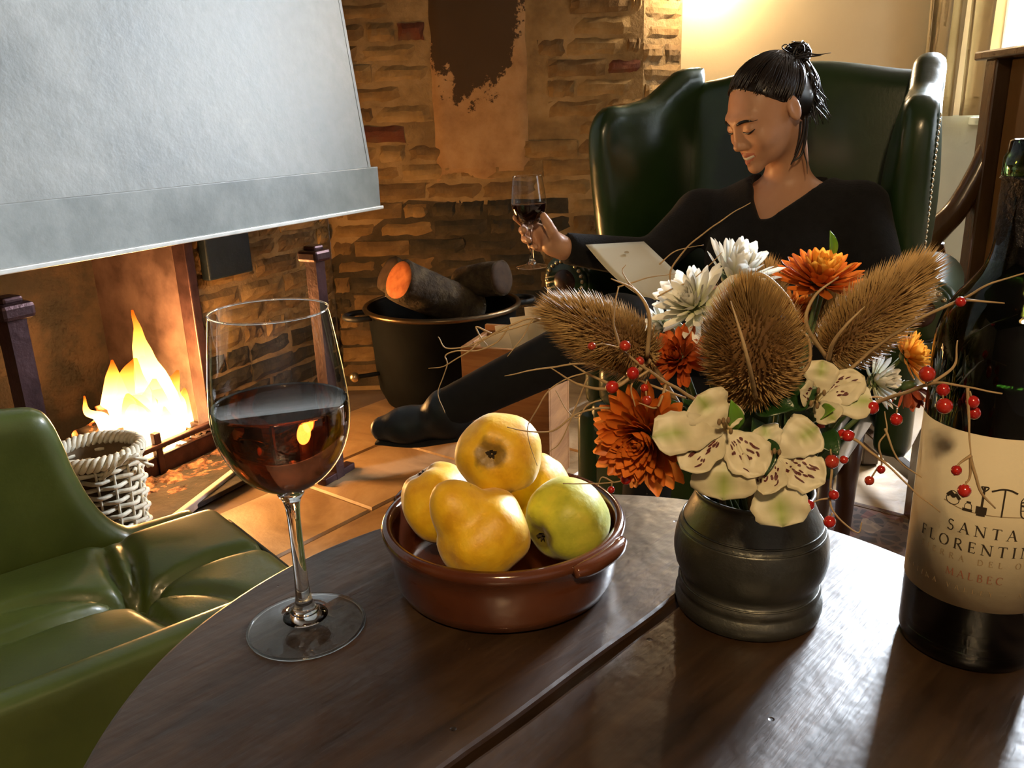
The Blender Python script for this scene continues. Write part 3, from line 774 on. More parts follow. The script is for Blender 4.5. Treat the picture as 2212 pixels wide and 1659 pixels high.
# ================================================================== round table
TZ = 0.75
TC = Vector((0.052, 0.385, 0)); TR = 0.2855
gA_, gB_ = atz(1460, 1300, TZ), atz(980, 1659, TZ)
td = (gA_ - gB_); td.z = 0; td.normalize(); tn = Vector((-td.y, td.x, 0))      # tn points to the far-left plank
goff = tn.dot(gA_ - TC)
def wood_mat(name, cols, rough, rotz):
    m, nt, b = new_mat(name)
    tc = nt.node('ShaderNodeTexCoord'); mp = nt.node('ShaderNodeMapping'); mp.inputs['Rotation'].default_value = (0, 0, -rotz)
    nt.link(tc.outputs['Object'], mp.inputs['Vector'])
    m2 = nt.node('ShaderNodeMapping'); m2.inputs['Scale'].default_value = (2.2, 22, 22); nt.link(mp.outputs[0], m2.inputs['Vector'])
    gr = nt.node('ShaderNodeTexNoise', i_Scale=3.0, i_Detail=8.0, i_Roughness=0.6, i_Distortion=0.6); nt.link(m2.outputs[0], gr.inputs['Vector'])
    bl = nt.node('ShaderNodeTexNoise', i_Scale=9.0, i_Detail=4.0); nt.link(tc.outputs['Object'], bl.inputs['Vector'])
    c1 = ramp(nt, gr.outputs['Fac'], [(0.28, cols[0]), (0.5, cols[1]), (0.72, cols[2])])
    c2 = ramp(nt, bl.outputs['Fac'], [(0.35, (0.6, 0.55, 0.5)), (0.65, (1.15, 1.1, 1.05))])
    mu = nt.node('ShaderNodeMix', data_type='RGBA', blend_type='MULTIPLY'); mu.inputs['Factor'].default_value = 0.8
    nt.link(c1.outputs['Color'], mu.inputs['A']); nt.link(c2.outputs['Color'], mu.inputs['B'])
    # worm holes and nicks
    vo = nt.node('ShaderNodeTexVoronoi', i_Scale=75.0); nt.link(tc.outputs['Object'], vo.inputs['Vector'])
    gate = nt.node('ShaderNodeTexNoise', i_Scale=16.0, i_Detail=2.0); nt.link(tc.outputs['Object'], gate.inputs['Vector'])
    ad = nt.node('ShaderNodeMath', operation='ADD'); nt.link(vo.outputs['Distance'], ad.inputs[0])
    gi = nt.node('ShaderNodeMapRange'); gi.inputs['From Min'].default_value = 0.52; gi.inputs['From Max'].default_value = 0.62; gi.inputs['To Min'].default_value = 0.5; gi.inputs['To Max'].default_value = 0.0
    nt.link(gate.outputs['Fac'], gi.inputs['Value']); nt.link(gi.outputs[0], ad.inputs[1])
    hole = ramp(nt, ad.outputs[0], [(0.09, (0, 0, 0)), (0.15, (1, 1, 1))])
    mh = nt.node('ShaderNodeMix', data_type='RGBA'); nt.link(hole.outputs['Color'], mh.inputs['Factor']); mh.inputs['A'].default_value = (0.008, 0.005, 0.003, 1); nt.link(mu.outputs['Result'], mh.inputs['B'])
    nt.link(mh.outputs['Result'], b.inputs['Base Color'])
    rr = nt.node('ShaderNodeMapRange'); rr.inputs['To Min'].default_value = rough - 0.10; rr.inputs['To Max'].default_value = rough + 0.14; nt.link(bl.outputs['Fac'], rr.inputs['Value']); nt.link(rr.outputs[0], b.inputs['Roughness'])
    # relief: grain, long scratches, holes, gentle unevenness
    m3_ = nt.node('ShaderNodeMapping'); m3_.inputs['Scale'].default_value = (8, 60, 60); m3_.inputs['Rotation'].default_value = (0, 0, 0.35); nt.link(mp.outputs[0], m3_.inputs['Vector'])
    sc = nt.node('ShaderNodeTexNoise', i_Scale=4.0, i_Detail=3.0); nt.link(m3_.outputs[0], sc.inputs['Vector'])
    un = nt.node('ShaderNodeTexNoise', i_Scale=26.0, i_Detail=3.0); nt.link(tc.outputs['Object'], un.inputs['Vector'])
    s1 = nt.node('ShaderNodeMath', operation='MULTIPLY_ADD'); s1.inputs[1].default_value = 0.16; nt.link(sc.outputs['Fac'], s1.inputs[0]); nt.link(un.outputs['Fac'], s1.inputs[2])
    s2 = nt.node('ShaderNodeMath', operation='MULTIPLY_ADD'); s2.inputs[1].default_value = 0.22; nt.link(gr.outputs['Fac'], s2.inputs[0]); nt.link(s1.outputs[0], s2.inputs[2])
    s3 = nt.node('ShaderNodeMath', operation='MULTIPLY_ADD'); s3.inputs[1].default_value = 0.5; nt.link(hole.outputs['Color'], s3.inputs[0]); nt.link(s2.outputs[0], s3.inputs[2])
    bp = nt.node('ShaderNodeBump', i_Strength=0.35, i_Distance=0.004); nt.link(s3.outputs[0], bp.inputs['Height']); nt.link(bp.outputs[0], b.inputs['Normal'])
    b.inputs['Specular IOR Level'].default_value = 0.6
    b.inputs['Coat Weight'].default_value = 0.5; b.inputs['Coat Roughness'].default_value = 0.30
    nt.link(bp.outputs[0], b.inputs['Coat Normal'])
    return m
M_table = wood_mat('old_oak_table', [(0.017, 0.0085, 0.004), (0.040, 0.021, 0.010), (0.066, 0.037, 0.018)], 0.36, math.atan2(td.y, td.x))
M_darkwood = pmat('dark_turned_oak', [(0.014, 0.007, 0.004), (0.035, 0.018, 0.009)], 9, 0.4, bump=0.15, stretch=(1, 1, 0.2))
table = empty('round_table', TC, 'small round dark oak table with a gap between its planks', 'table')
def plank(side):
    edge = goff + (0.0035 if side > 0 else -0.0035)
    half = math.sqrt(TR * TR - edge * edge)
    a0 = math.atan2(edge, half); pts = []
    n = 72
    if side > 0: aa = [a0 + (math.pi - 2 * a0) * i / n for i in range(n + 1)]
    else: aa = [math.pi - a0 + (math.pi + 2 * a0) * i / n for i in range(n + 1)]
    for i, a in enumerate(aa):
        rr = TR * (1 + 0.004 * mnoise.noise(Vector((math.cos(a) * 3, math.sin(a) * 3, side))))
        p = TC + td * (math.cos(a) * rr) + tn * (math.sin(a) * rr)
        pts.append((p.x, p.y))
    # slightly ragged long edge back along the gap
    for i in range(1, 30):
        u = i / 30
        s = (-half + 2 * half * u) if side > 0 else (half - 2 * half * u)
        wv_ = 0.0016 * mnoise.noise(Vector((s * 18, side * 3, 0))) * side
        p = TC + td * s + tn * (edge + wv_)
        pts.append((p.x, p.y))
    V, F = prism(pts, TZ - 0.030, TZ, bev=0.003)
    o = obj('plank', V, F, M_table, table, smooth=False)
    return o
plank(1); plank(-1)
# frame and legs under the top
for s in (-0.10, 0.12):
    V, F = bevel_box(TC + td * s + Z * (TZ - 0.045), (0.025, 0.20, 0.014), td, tn, bev=0.003); obj('batten', V, F, M_darkwood, table, smooth=False)
V, F = lathe([(0, 0.69), (0.05, 0.69), (0.048, 0.66), (0.028, 0.62), (0.035, 0.52), (0.045, 0.40), (0.032, 0.28), (0.04, 0.2), (0.045, 0.14), (0.0, 0.13)], TC, 24); obj('pedestal', V, F, M_darkwood, table)
for i in range(3):
    a = 2 * math.pi * i / 3 + 0.9
    u = Vector((math.cos(a), math.sin(a), 0))
    V, F = tube([TC + Z * 0.20 + u * 0.02, TC + u * 0.10 + Z * 0.17, TC + u * 0.19 + Z * 0.06, TC + u * 0.24 + Z * 0.016], [0.028, 0.024, 0.018, 0.016], 10, 14); obj('leg', V, F, M_darkwood, table)

# ================================================================== glassware
def thin_glass(name, tint=(1, 1, 1), base=0.035):
    m, nt, b = new_mat(name)
    out = nt.n['Material Output']
    tr = nt.node('ShaderNodeBsdfTransparent'); tr.inputs['Color'].default_value = (*tint, 1)
    gl = nt.node('ShaderNodeBsdfGlossy'); gl.inputs['Roughness'].default_value = 0.01
    lw = nt.node('ShaderNodeLayerWeight'); lw.inputs['Blend'].default_value = 0.5
    pw = nt.node('ShaderNodeMath', operation='POWER'); pw.inputs[1].default_value = 4.0; nt.link(lw.outputs['Facing'], pw.inputs[0])
    fr = nt.node('ShaderNodeMath', operation='MULTIPLY_ADD'); fr.inputs[1].default_value = 0.90; fr.inputs[2].default_value = 0.07; nt.link(pw.outputs[0], fr.inputs[0])
    mx = nt.node('ShaderNodeMixShader'); nt.link(fr.outputs[0], mx.inputs[0]); nt.link(tr.outputs[0], mx.inputs[1]); nt.link(gl.outputs[0], mx.inputs[2])
    nt.link(mx.outputs[0], out.inputs['Surface'])
    return m
M_thin = thin_glass('thin_wine_glass', (0.97, 0.98, 0.97))
M_glass = pmat('solid_glass', [(0.98, 0.99, 0.98)], rough=0.0, trans=1.0, ior=1.5)
M_wine = pmat('red_wine', [(0.27, 0.065, 0.022)], rough=0.0, trans=1.0, ior=1.34)
M_wine_dark = pmat('deep_red_wine', [(0.012, 0.002, 0.002)], rough=0.03, spec=0.5)
def wine_glass(c, axis, H, sc, level, label, wine_mat, prof=None):
    c = Vector(c)
    e = empty('wine_glass', c, label, 'wine glass', 'stemmed glasses of red wine')
    # bowl: outer profile (radius, height), closed at the bottom by the stem
    bowl = [(0.0048, 0.0995), (0.010, 0.1005), (0.018, 0.1045), (0.027, 0.1120), (0.0345, 0.1225), (0.0392, 0.1340), (0.0412, 0.1455), (0.0413, 0.1560), (0.0402, 0.1700), (0.0384, 0.1850), (0.0364, 0.2000), (0.0343, 0.2140)]
    bowl = [(r * sc, h * sc) for r, h in bowl]
    fine = []
    P = curve_pts([Vector((r, 0, h)) for r, h in bowl], 44)
    outer = [(p.x, p.z) for p in P]
    inner = [(max(r - 0.0009 * sc, 0.0002), h + (0.0012 * sc if i < 6 else 0)) for i, (r, h) in enumerate(outer)]
    # thin-walled bowl is a single skin with a rounded lip
    V, F = lathe([(0, outer[0][1])] + outer, c, 72, axis); obj('bowl', V, F, M_thin, e)
    ax = Vector(axis).normalized() if axis is not None else Vector((0, 0, 1))
    tp = Vector((1, 0, 0)); e1 = (tp - ax * tp.dot(ax)).normalized(); e2 = ax.cross(e1)
    lp = c + ax * outer[-1][1]
    V, F = [], []
    NS, MS = 72, 6
    for i in range(NS):
        a = 2 * math.pi * i / NS; u = e1 * math.cos(a) + e2 * math.sin(a)
        for k in range(MS):
            q = 2 * math.pi * k / MS
            V.append(lp + u * (outer[-1][0] + 0.0006 * sc * math.cos(q)) + ax * (0.0006 * sc * math.sin(q)))
    F = [(i * MS + k, ((i + 1) % NS) * MS + k, ((i + 1) % NS) * MS + (k + 1) % MS, i * MS + (k + 1) % MS) for i in range(NS) for k in range(MS)]
    obj('rim', V, F, M_glass, e)
    stem = [(0, 0.0), (0.0375, 0.0), (0.0382, 0.0010), (0.0378, 0.0022), (0.028, 0.0042), (0.018, 0.0072), (0.0105, 0.0115), (0.0062, 0.018), (0.0048, 0.028), (0.0042, 0.045), (0.0041, 0.065), (0.0043, 0.082), (0.0056, 0.092), (0.0085, 0.0975), (0.0060, 0.1002), (0, 0.1004)]
    sp = [(r * sc, h * sc) for r, h in stem]
    Pm = curve_pts([Vector((r, 0, h)) for r, h in sp[1:-1]], 60)
    up_ = [(max(p.x, 0.0005), p.z) for p in Pm if p.z > 0.0085 * sc]
    fo_ = [(max(p.x, 0.0005), p.z) for p in Pm if p.z <= 0.0085 * sc]
    V, F = lathe([(0, up_[0][1] - 0.0002)] + up_ + [sp[-1]], c, 56, axis); obj('stem', V, F, M_glass, e)
    V, F = lathe([(0, 0.0004)] + [(r, max(h, 0.0004)) for r, h in fo_] + [up_[0]], c, 72, axis); obj('foot', V, F, M_thin, e)
    V, F = [], []
    for i in range(NS):
        a = 2 * math.pi * i / NS; u = e1 * math.cos(a) + e2 * math.sin(a)
        for k in range(MS):
            q = 2 * math.pi * k / MS
            V.append(c + u * (0.0378 * sc + 0.0011 * sc * math.cos(q)) + ax * (0.0013 * sc + 0.0011 * sc * math.sin(q)))
    F = [(i * MS + k, ((i + 1) % NS) * MS + k, ((i + 1) % NS) * MS + (k + 1) % MS, i * MS + (k + 1) % MS) for i in range(NS) for k in range(MS)]
    obj('foot_edge', V, F, M_glass, e)
    # wine fills the bowl to its level
    wz = [(max(r - 0.0010 * sc, 0.0003), h) for r, h in outer if h < level]
    rl = np.interp(level, [h for r, h in outer], [r for r, h in outer]) - 0.0010 * sc
    V, F = lathe([(0, wz[0][1] + 0.0012 * sc)] + [(r, h + 0.0012 * sc * (i < 3)) for i, (r, h) in enumerate(wz)] + [(rl, level), (rl - 0.0012 * sc, level - 0.0008 * sc), (0, level - 0.0009 * sc)], c, 72, axis)
    obj('wine', V, F, wine_mat, e)
    return e
GC = atz(663, 1353, TZ)
wine_glass(GC, None, 0.214, 1.0, 0.1575, 'large wine glass half full of red wine standing on the table', M_wine)

# ================================================================== terracotta dish and quinces
M_terra = pmat('glazed_terracotta', [(0.050, 0.011, 0.004), (0.078, 0.020, 0.008), (0.125, 0.040, 0.018)], 5, 0.16, spec=0.6, coat=0.7, coat_rough=0.06, bump=0.05, bscale=25)
BC = atz(1087, 1119, TZ + 0.047); BC.z = TZ
BRD = 0.0862
dish = empty('terracotta_dish', BC, 'shallow brown glazed terracotta dish holding quinces', 'dish')
prof = [(0, 0.0), (0.070, 0.0), (0.076, 0.004), (0.0795, 0.012), (0.0812, 0.030), (0.0822, 0.040), (0.0855, 0.0435), (0.0862, 0.0475), (0.0845, 0.0508), (0.0808, 0.0512), (0.0785, 0.0490), (0.0778, 0.042), (0.0765, 0.020), (0.073, 0.010), (0.066, 0.0068), (0, 0.006)]
V, F = lathe(prof, BC, 96); obj('dish_body', V, F, M_terra, dish)
# two small lug handles on the rim (the right one is the one turned to the window)
for sgn, a in ((1, math.radians(-42)), (-1, math.radians(138))):
    u = Vector((math.cos(a), math.sin(a), 0)); t = Vector((-u.y, u.x, 0))
    V, F = tube([BC + u * 0.0835 + t * s + Z * 0.0455 + u * (0.0045 * (1 - (s / 0.026) ** 2)) for s in (-0.026, -0.018, -0.008, 0.008, 0.018, 0.026)], [0.0040, 0.0055, 0.0058, 0.0058, 0.0055, 0.0040], 10, 20); obj('lug_handle', V, F, M_terra, dish)

def quince_mat(name, cols):
    m, nt, b = new_mat(name)
    tc = nt.node('ShaderNodeTexCoord')
    nz = nt.node('ShaderNodeTexNoise', i_Scale=75.0, i_Detail=4.0); nt.link(tc.outputs['Object'], nz.inputs['Vector'])
    c1 = ramp(nt, nz.outputs['Fac'], [(0.3, cols[0]), (0.55, cols[1]), (0.75, cols[2])])
    vo = nt.node('ShaderNodeTexVoronoi', i_Scale=70.0, i_Randomness=1.0); nt.link(tc.outputs['Object'], vo.inputs['Vector'])
    g = nt.node('ShaderNodeTexNoise', i_Scale=35.0); nt.link(tc.outputs['Object'], g.inputs['Vector'])
    gi = nt.node('ShaderNodeMapRange'); gi.inputs['From Min'].default_value = 0.55; gi.inputs['From Max'].default_value = 0.66; gi.inputs['To Min'].default_value = 0.45; gi.inputs['To Max'].default_value = 0.0; nt.link(g.outputs['Fac'], gi.inputs['Value'])
    ad = nt.node('ShaderNodeMath', operation='ADD'); nt.link(vo.outputs['Distance'], ad.inputs[0]); nt.link(gi.outputs[0], ad.inputs[1])
    sp = ramp(nt, ad.outputs[0], [(0.10, (0, 0, 0)), (0.20, (1, 1, 1))])
    # russet round the calyx end (local +Z)
    sx = nt.node('ShaderNodeSeparateXYZ'); nt.link(tc.outputs['Object'], sx.inputs[0])
    le = nt.node('ShaderNodeVectorMath', operation='LENGTH'); cx = nt.node('ShaderNodeCombineXYZ'); nt.link(sx.outputs['X'], cx.inputs[0]); nt.link(sx.outputs['Y'], cx.inputs[1]); nt.link(cx.outputs[0], le.inputs[0])
    n5 = nt.node('ShaderNodeMath', operation='MULTIPLY_ADD'); n5.inputs[1].default_value = -0.016; nt.link(nz.outputs['Fac'], n5.inputs[0]); nt.link(le.outputs['Value'], n5.inputs[2])
    low = nt.node('ShaderNodeMath', operation='LESS_THAN'); low.inputs[1].default_value = 0.010; nt.link(sx.outputs['Z'], low.inputs[0])
    lo2 = nt.node('ShaderNodeMath', operation='MULTIPLY_ADD'); lo2.inputs[1].default_value = 0.1; nt.link(low.outputs[0], lo2.inputs[0]); nt.link(n5.outputs[0], lo2.inputs[2])
    ru = ramp(nt, lo2.outputs[0], [(0.0, (0.8, 0.8, 0.8)), (0.0025, (0.15, 0.15, 0.15)), (0.006, (0, 0, 0))])
    m1 = nt.node('ShaderNodeMix', data_type='RGBA'); nt.link(sp.outputs['Color'], m1.inputs['Factor']); m1.inputs['A'].default_value = (0.10, 0.05, 0.012, 1); nt.link(c1.outputs['Color'], m1.inputs['B'])
    m2 = nt.node('ShaderNodeMix', data_type='RGBA'); nt.link(ru.outputs['Color'], m2.inputs['Factor']); nt.link(m1.outputs['Result'], m2.inputs['A']); m2.inputs['B'].default_value = (0.10, 0.055, 0.012, 1)
    nt.link(m2.outputs['Result'], b.inputs['Base Color'])
    b.inputs['Roughness'].default_value = 0.48; b.inputs['Subsurface Weight'].default_value = 0.0; b.inputs['Subsurface Radius'].default_value = (0.006, 0.004, 0.001); b.inputs['Subsurface Scale'].default_value = 0.5
    b.inputs['Sheen Weight'].default_value = 0.25; b.inputs['Sheen Roughness'].default_value = 0.4
    n3 = nt.node('ShaderNodeTexNoise', i_Scale=110.0, i_Detail=3.0); nt.link(tc.outputs['Object'], n3.inputs['Vector'])
    bp = nt.node('ShaderNodeBump', i_Strength=0.18, i_Distance=0.004); nt.link(n3.outputs['Fac'], bp.inputs['Height']); nt.link(bp.outputs[0], b.inputs['Normal'])
    return m
M_quince = quince_mat('quince_yellow', [(0.64, 0.33, 0.008), (0.78, 0.46, 0.013), (0.82, 0.54, 0.03)])
M_quince_g = quince_mat('quince_green', [(0.38, 0.40, 0.03), (0.52, 0.52, 0.05), (0.62, 0.55, 0.06)])
M_calyx = pmat('dried_calyx', [(0.02, 0.012, 0.004), (0.06, 0.035, 0.012)], 60, 0.9)
def quince(c, R, axis, kind, seed, mat, label, knob=0.0, roll=0.0):
    """lumpy fruit; local +Z is the blossom (calyx) end, -Z the stalk end (may be necked)"""
    q = Vector(axis).normalized().to_track_quat('Z', 'Y') @ Matrix.Rotation(roll, 3, 'Z').to_quaternion()
    nu, nv = 48, 32
    V, F = [], []
    for j in range(nv + 1):
        th = math.pi * j / nv                      # 0 at calyx end
        for i in range(nu):
            ph = 2 * math.pi * i / nu
            r = R * (1 + 0.035 * math.cos(5 * ph + seed) * math.sin(th) * (0.6 + 0.4 * math.cos(th)))
            d = Vector((math.sin(th) * math.cos(ph), math.sin(th) * math.sin(ph), math.cos(th)))
            r *= 1 + 0.07 * mnoise.noise(d * 1.6 + Vector((seed, 0, seed * 2)))
            r *= 1 - 0.20 * math.exp(-(th / 0.30) ** 2)               # sunk calyx
            if kind == 'neck':
                r *= 1 + knob * math.exp(-((math.pi - th) / 0.48) ** 2)  # necked stalk end
                r *= 1 - 0.09 * math.exp(-((math.pi - th - 0.80) / 0.22) ** 2)
            else:
                r *= 1 - 0.14 * math.exp(-((math.pi - th) / 0.30) ** 2)
            V.append(d * r)
    for j in range(nv):
        for i in range(nu):
            a, b_ = j * nu + i, j * nu + (i + 1) % nu
            F.append((a, a + nu, b_ + nu, b_))
    o = empty('quince', c, label, 'quince', 'quinces in the terracotta dish')
    body = mesh_only('fruit', V, F, mat); fo = inst('fruit', body, o, c, q)
    # dried calyx: small ragged star in the hollow
    cv, cf = [], []
    for i in range(5):
        a = 2 * math.pi * i / 5 + seed
        u = Vector((math.cos(a), math.sin(a), 0)); t = Vector((-u.y, u.x, 0)); zc_ = R * 0.80
        b0 = len(cv)
        cv += [u * 0.0005 + t * 0.0014 + Vector((0, 0, zc_)), u * 0.0005 - t * 0.0014 + Vector((0, 0, zc_)), u * 0.0026 - t * 0.0010 + Vector((0, 0, zc_ + 0.0022)), u * (0.0034 + 0.0012 * math.sin(seed * 3 + i * 2)) + Vector((0, 0, zc_ + 0.0030)), u * 0.0024 + t * 0.0010 + Vector((0, 0, zc_ + 0.0034))]
        cf.append((b0, b0 + 1, b0 + 2, b0 + 3, b0 + 4))
    inst('calyx', mesh_only('calyx', cv, cf, M_calyx), o, c, q)
    return o
qz = TZ + 0.006
def qc(px, py, Y): return at(px, py, Y)
V_up = Vector((0, 0, 1)); toc = Vector((0.02, -0.85, 0.45))
quince(qc(1042, 1150, 0.486), 0.0305, -(Vector((-0.62, -0.10, 0.80))), 'neck', 1.3, M_quince, 'knobbly necked golden quince at the front of the dish', knob=0.50)
quince(qc(1225, 1122, 0.515), 0.0290, Vector((-0.72, -0.68, -0.12)), 'round', 4.1, M_quince_g, 'greenish quince at the right of the dish', roll=0.4)
quince(qc(950, 1085, 0.545), 0.0285, Vector((-0.5, 0.2, 0.8)), 'round', 7.7, M_quince, 'yellow quince at the back left of the dish')
quince(qc(1152, 1058, 0.580), 0.0290, Vector((0.3, 0.6, 0.7)), 'round', 2.6, M_quince, 'pale yellow quince at the back right, mostly hidden')
quince(qc(1078, 982, 0.528), 0.0293, Vector((-0.18, -0.90, 0.40)), 'round', 9.2, M_quince, 'yellow quince with a dark blossom scar, topmost of the pile')

# ================================================================== pewter pot for the flowers
M_pewter = pmat('dark_pewter', [(0.055, 0.056, 0.050), (0.09, 0.092, 0.082), (0.14, 0.14, 0.125)], 12, 0.42, metal=0.8, bump=0.12, bscale=50, rough_var=0.10, lo=0.3, hi=0.75)
VC = atz(1613, 1302, TZ)
vase = empty('pewter_pot', VC, 'squat dark pewter pot filled with autumn flowers', 'vase')
vp = [(0, 0.0), (0.0445, 0.0), (0.0468, 0.0015), (0.0478, 0.006), (0.0476, 0.010), (0.0455, 0.0125), (0.0450, 0.0140), (0.0462, 0.0160), (0.0462, 0.0190), (0.0440, 0.0215), (0.0432, 0.0235), (0.0452, 0.0270), (0.0480, 0.0330), (0.0494, 0.0400), (0.0496, 0.0450), (0.0488, 0.0520), (0.0472, 0.0585), (0.0470, 0.0592), (0.0465, 0.0596), (0.0461, 0.0606), (0.0455, 0.0612), (0.0452, 0.0622), (0.0448, 0.0630), (0.0425, 0.0680), (0.0400, 0.0735), (0.0380, 0.0780), (0.0368, 0.0810), (0.0372, 0.0835), (0.0382, 0.0848), (0.0378, 0.0862), (0.0360, 0.0858), (0.0350, 0.0815), (0.0360, 0.0780), (0.040, 0.069), (0.046, 0.050), (0.045, 0.030), (0.040, 0.020), (0, 0.018)]
V, F = lathe(vp, VC, 72); obj('pot_body', V, F, M_pewter, vase)
def ringtube(c, R, r, mat, parent, name, segs=72):
    V = []; F = []
    for i in range(segs):
        a = 2 * math.pi * i / segs; u = Vector((math.cos(a), math.sin(a), 0))
        for k in range(6):
            q = 2 * math.pi * k / 6; V.append(Vector(c) + u * (R + r * math.cos(q)) + Z * (r * math.sin(q)))
    F = [(i * 6 + k, ((i + 1) % segs) * 6 + k, ((i + 1) % segs) * 6 + (k + 1) % 6, i * 6 + (k + 1) % 6) for i in range(segs) for k in range(6)]
    return obj(name, V, F, mat, parent)
for zz_, rr_ in ((0.0600, 0.0462), (0.0640, 0.0446), (0.0205, 0.0448)): ringtube(VC + Z * zz_, rr_, 0.0007, M_pewter, vase, 'turned_line')
V, F = lathe([(0, 0.066), (0.0405, 0.066)], VC, 32); obj('water', V, F, pmat('vase_water', [(0.012, 0.014, 0.008)], rough=0.08), vase)

# ================================================================== wine bottle
BO = Vector((0.2775, 0.443, TZ))
m, nt, b = new_mat('green_bottle_glass')
b.inputs['Base Color'].default_value = (0.055, 0.10, 0.025, 1); b.inputs['Roughness'].default_value = 0.02; b.inputs['Transmission Weight'].default_value = 1.0; b.inputs['IOR'].default_value = 1.5
M_bottle = m
M_bwine = pmat('wine_in_bottle', [(0.004, 0.002, 0.002)], rough=0.04, spec=0.4)
bottle = empty('wine_bottle', BO, 'dark green wine bottle with a cream printed label', 'bottle')
bo = [(0, 0.0), (0.0340, 0.0), (0.0374, 0.002), (0.0385, 0.007), (0.0385, 0.182), (0.0383, 0.190), (0.0372, 0.199), (0.0345, 0.208), (0.0295, 0.217), (0.0235, 0.225), (0.0185, 0.233), (0.0160, 0.242), (0.0150, 0.254), (0.0145, 0.276), (0.0145, 0.280), (0.0163, 0.281), (0.0165, 0.290), (0.0150, 0.2925), (0.0146, 0.298), (0.0135, 0.299)]
P = [(p.x, p.z) for p in curve_pts([Vector((r, 0, h)) for r, h in bo[4:14]], 50)]
full = bo[:4] + P + bo[14:] + [(0.0105, 0.2985), (0.0100, 0.285), (0.0110, 0.25), (0.0135, 0.240), (0.020, 0.226), (0.030, 0.2115), (0.0350, 0.196), (0.0358, 0.18), (0.0358, 0.012), (0.028, 0.007), (0, 0.016)]
V, F = lathe(full, BO, 96); obj('glass_body', V, F, M_bottle, bottle)
V, F = lathe([(0, 0.0165), (0.028, 0.0075), (0.0355, 0.0125), (0.0355, 0.165), (0, 0.165)], BO, 72); obj('wine', V, F, M_bwine, bottle)
M_foil = pmat('dark_foil', [(0.006, 0.006, 0.007), (0.014, 0.012, 0.012)], 60, 0.35, metal=0.6, bump=0.6, bscale=140)
V, F = lathe([(0.0153, 0.236), (0.0156, 0.250), (0.0152, 0.270), (0.0151, 0.2785), (0.0165, 0.2795), (0.0160, 0.2808)], BO, 48)
V = wobble(V, 0.0014, 150, 2); obj('torn_foil', V, F, M_foil, bottle)
M_paper = pmat('cream_label_paper', [(0.66, 0.58, 0.40), (0.70, 0.62, 0.44)], 14, 0.75, bump=0.03, bscale=200)
LR = 0.0388
LZ0, LZ1 = 0.0420, 0.1470
toC = math.atan2(-BO.y, -BO.x)               # azimuth that faces the camera
LAB_A = toC + math.radians(1.0)              # centre line of the printed label
LW = math.radians(86)
def lab(s, h, r=LR):
    """label coordinates: s = arc length to the right (seen from outside), h = height above the table"""
    a = LAB_A + s / LR
    return BO + Vector((math.cos(a) * r, math.sin(a) * r, h))
V, F = [], []
NA = 60
for i in range(NA + 1):
    s = (-1 + 2 * i / NA) * LW * LR
    V += [lab(s, LZ0), lab(s, LZ1), lab(s, LZ0, LR - 0.0004), lab(s, LZ1, LR - 0.0004)]
for i in range(NA):
    a = i * 4
    F += [(a, a + 4, a + 5, a + 1), (a + 1, a + 5, a + 7, a + 3), (a + 2, a + 3, a + 7, a + 6), (a, a + 2, a + 6, a + 4)]
F += [(0, 1, 3, 2), (NA * 4, NA * 4 + 2, NA * 4 + 3, NA * 4 + 1)]
label_o = obj('label', V, F, M_paper, bottle); label_o['label'] = 'cream paper label printed in brown and grey'
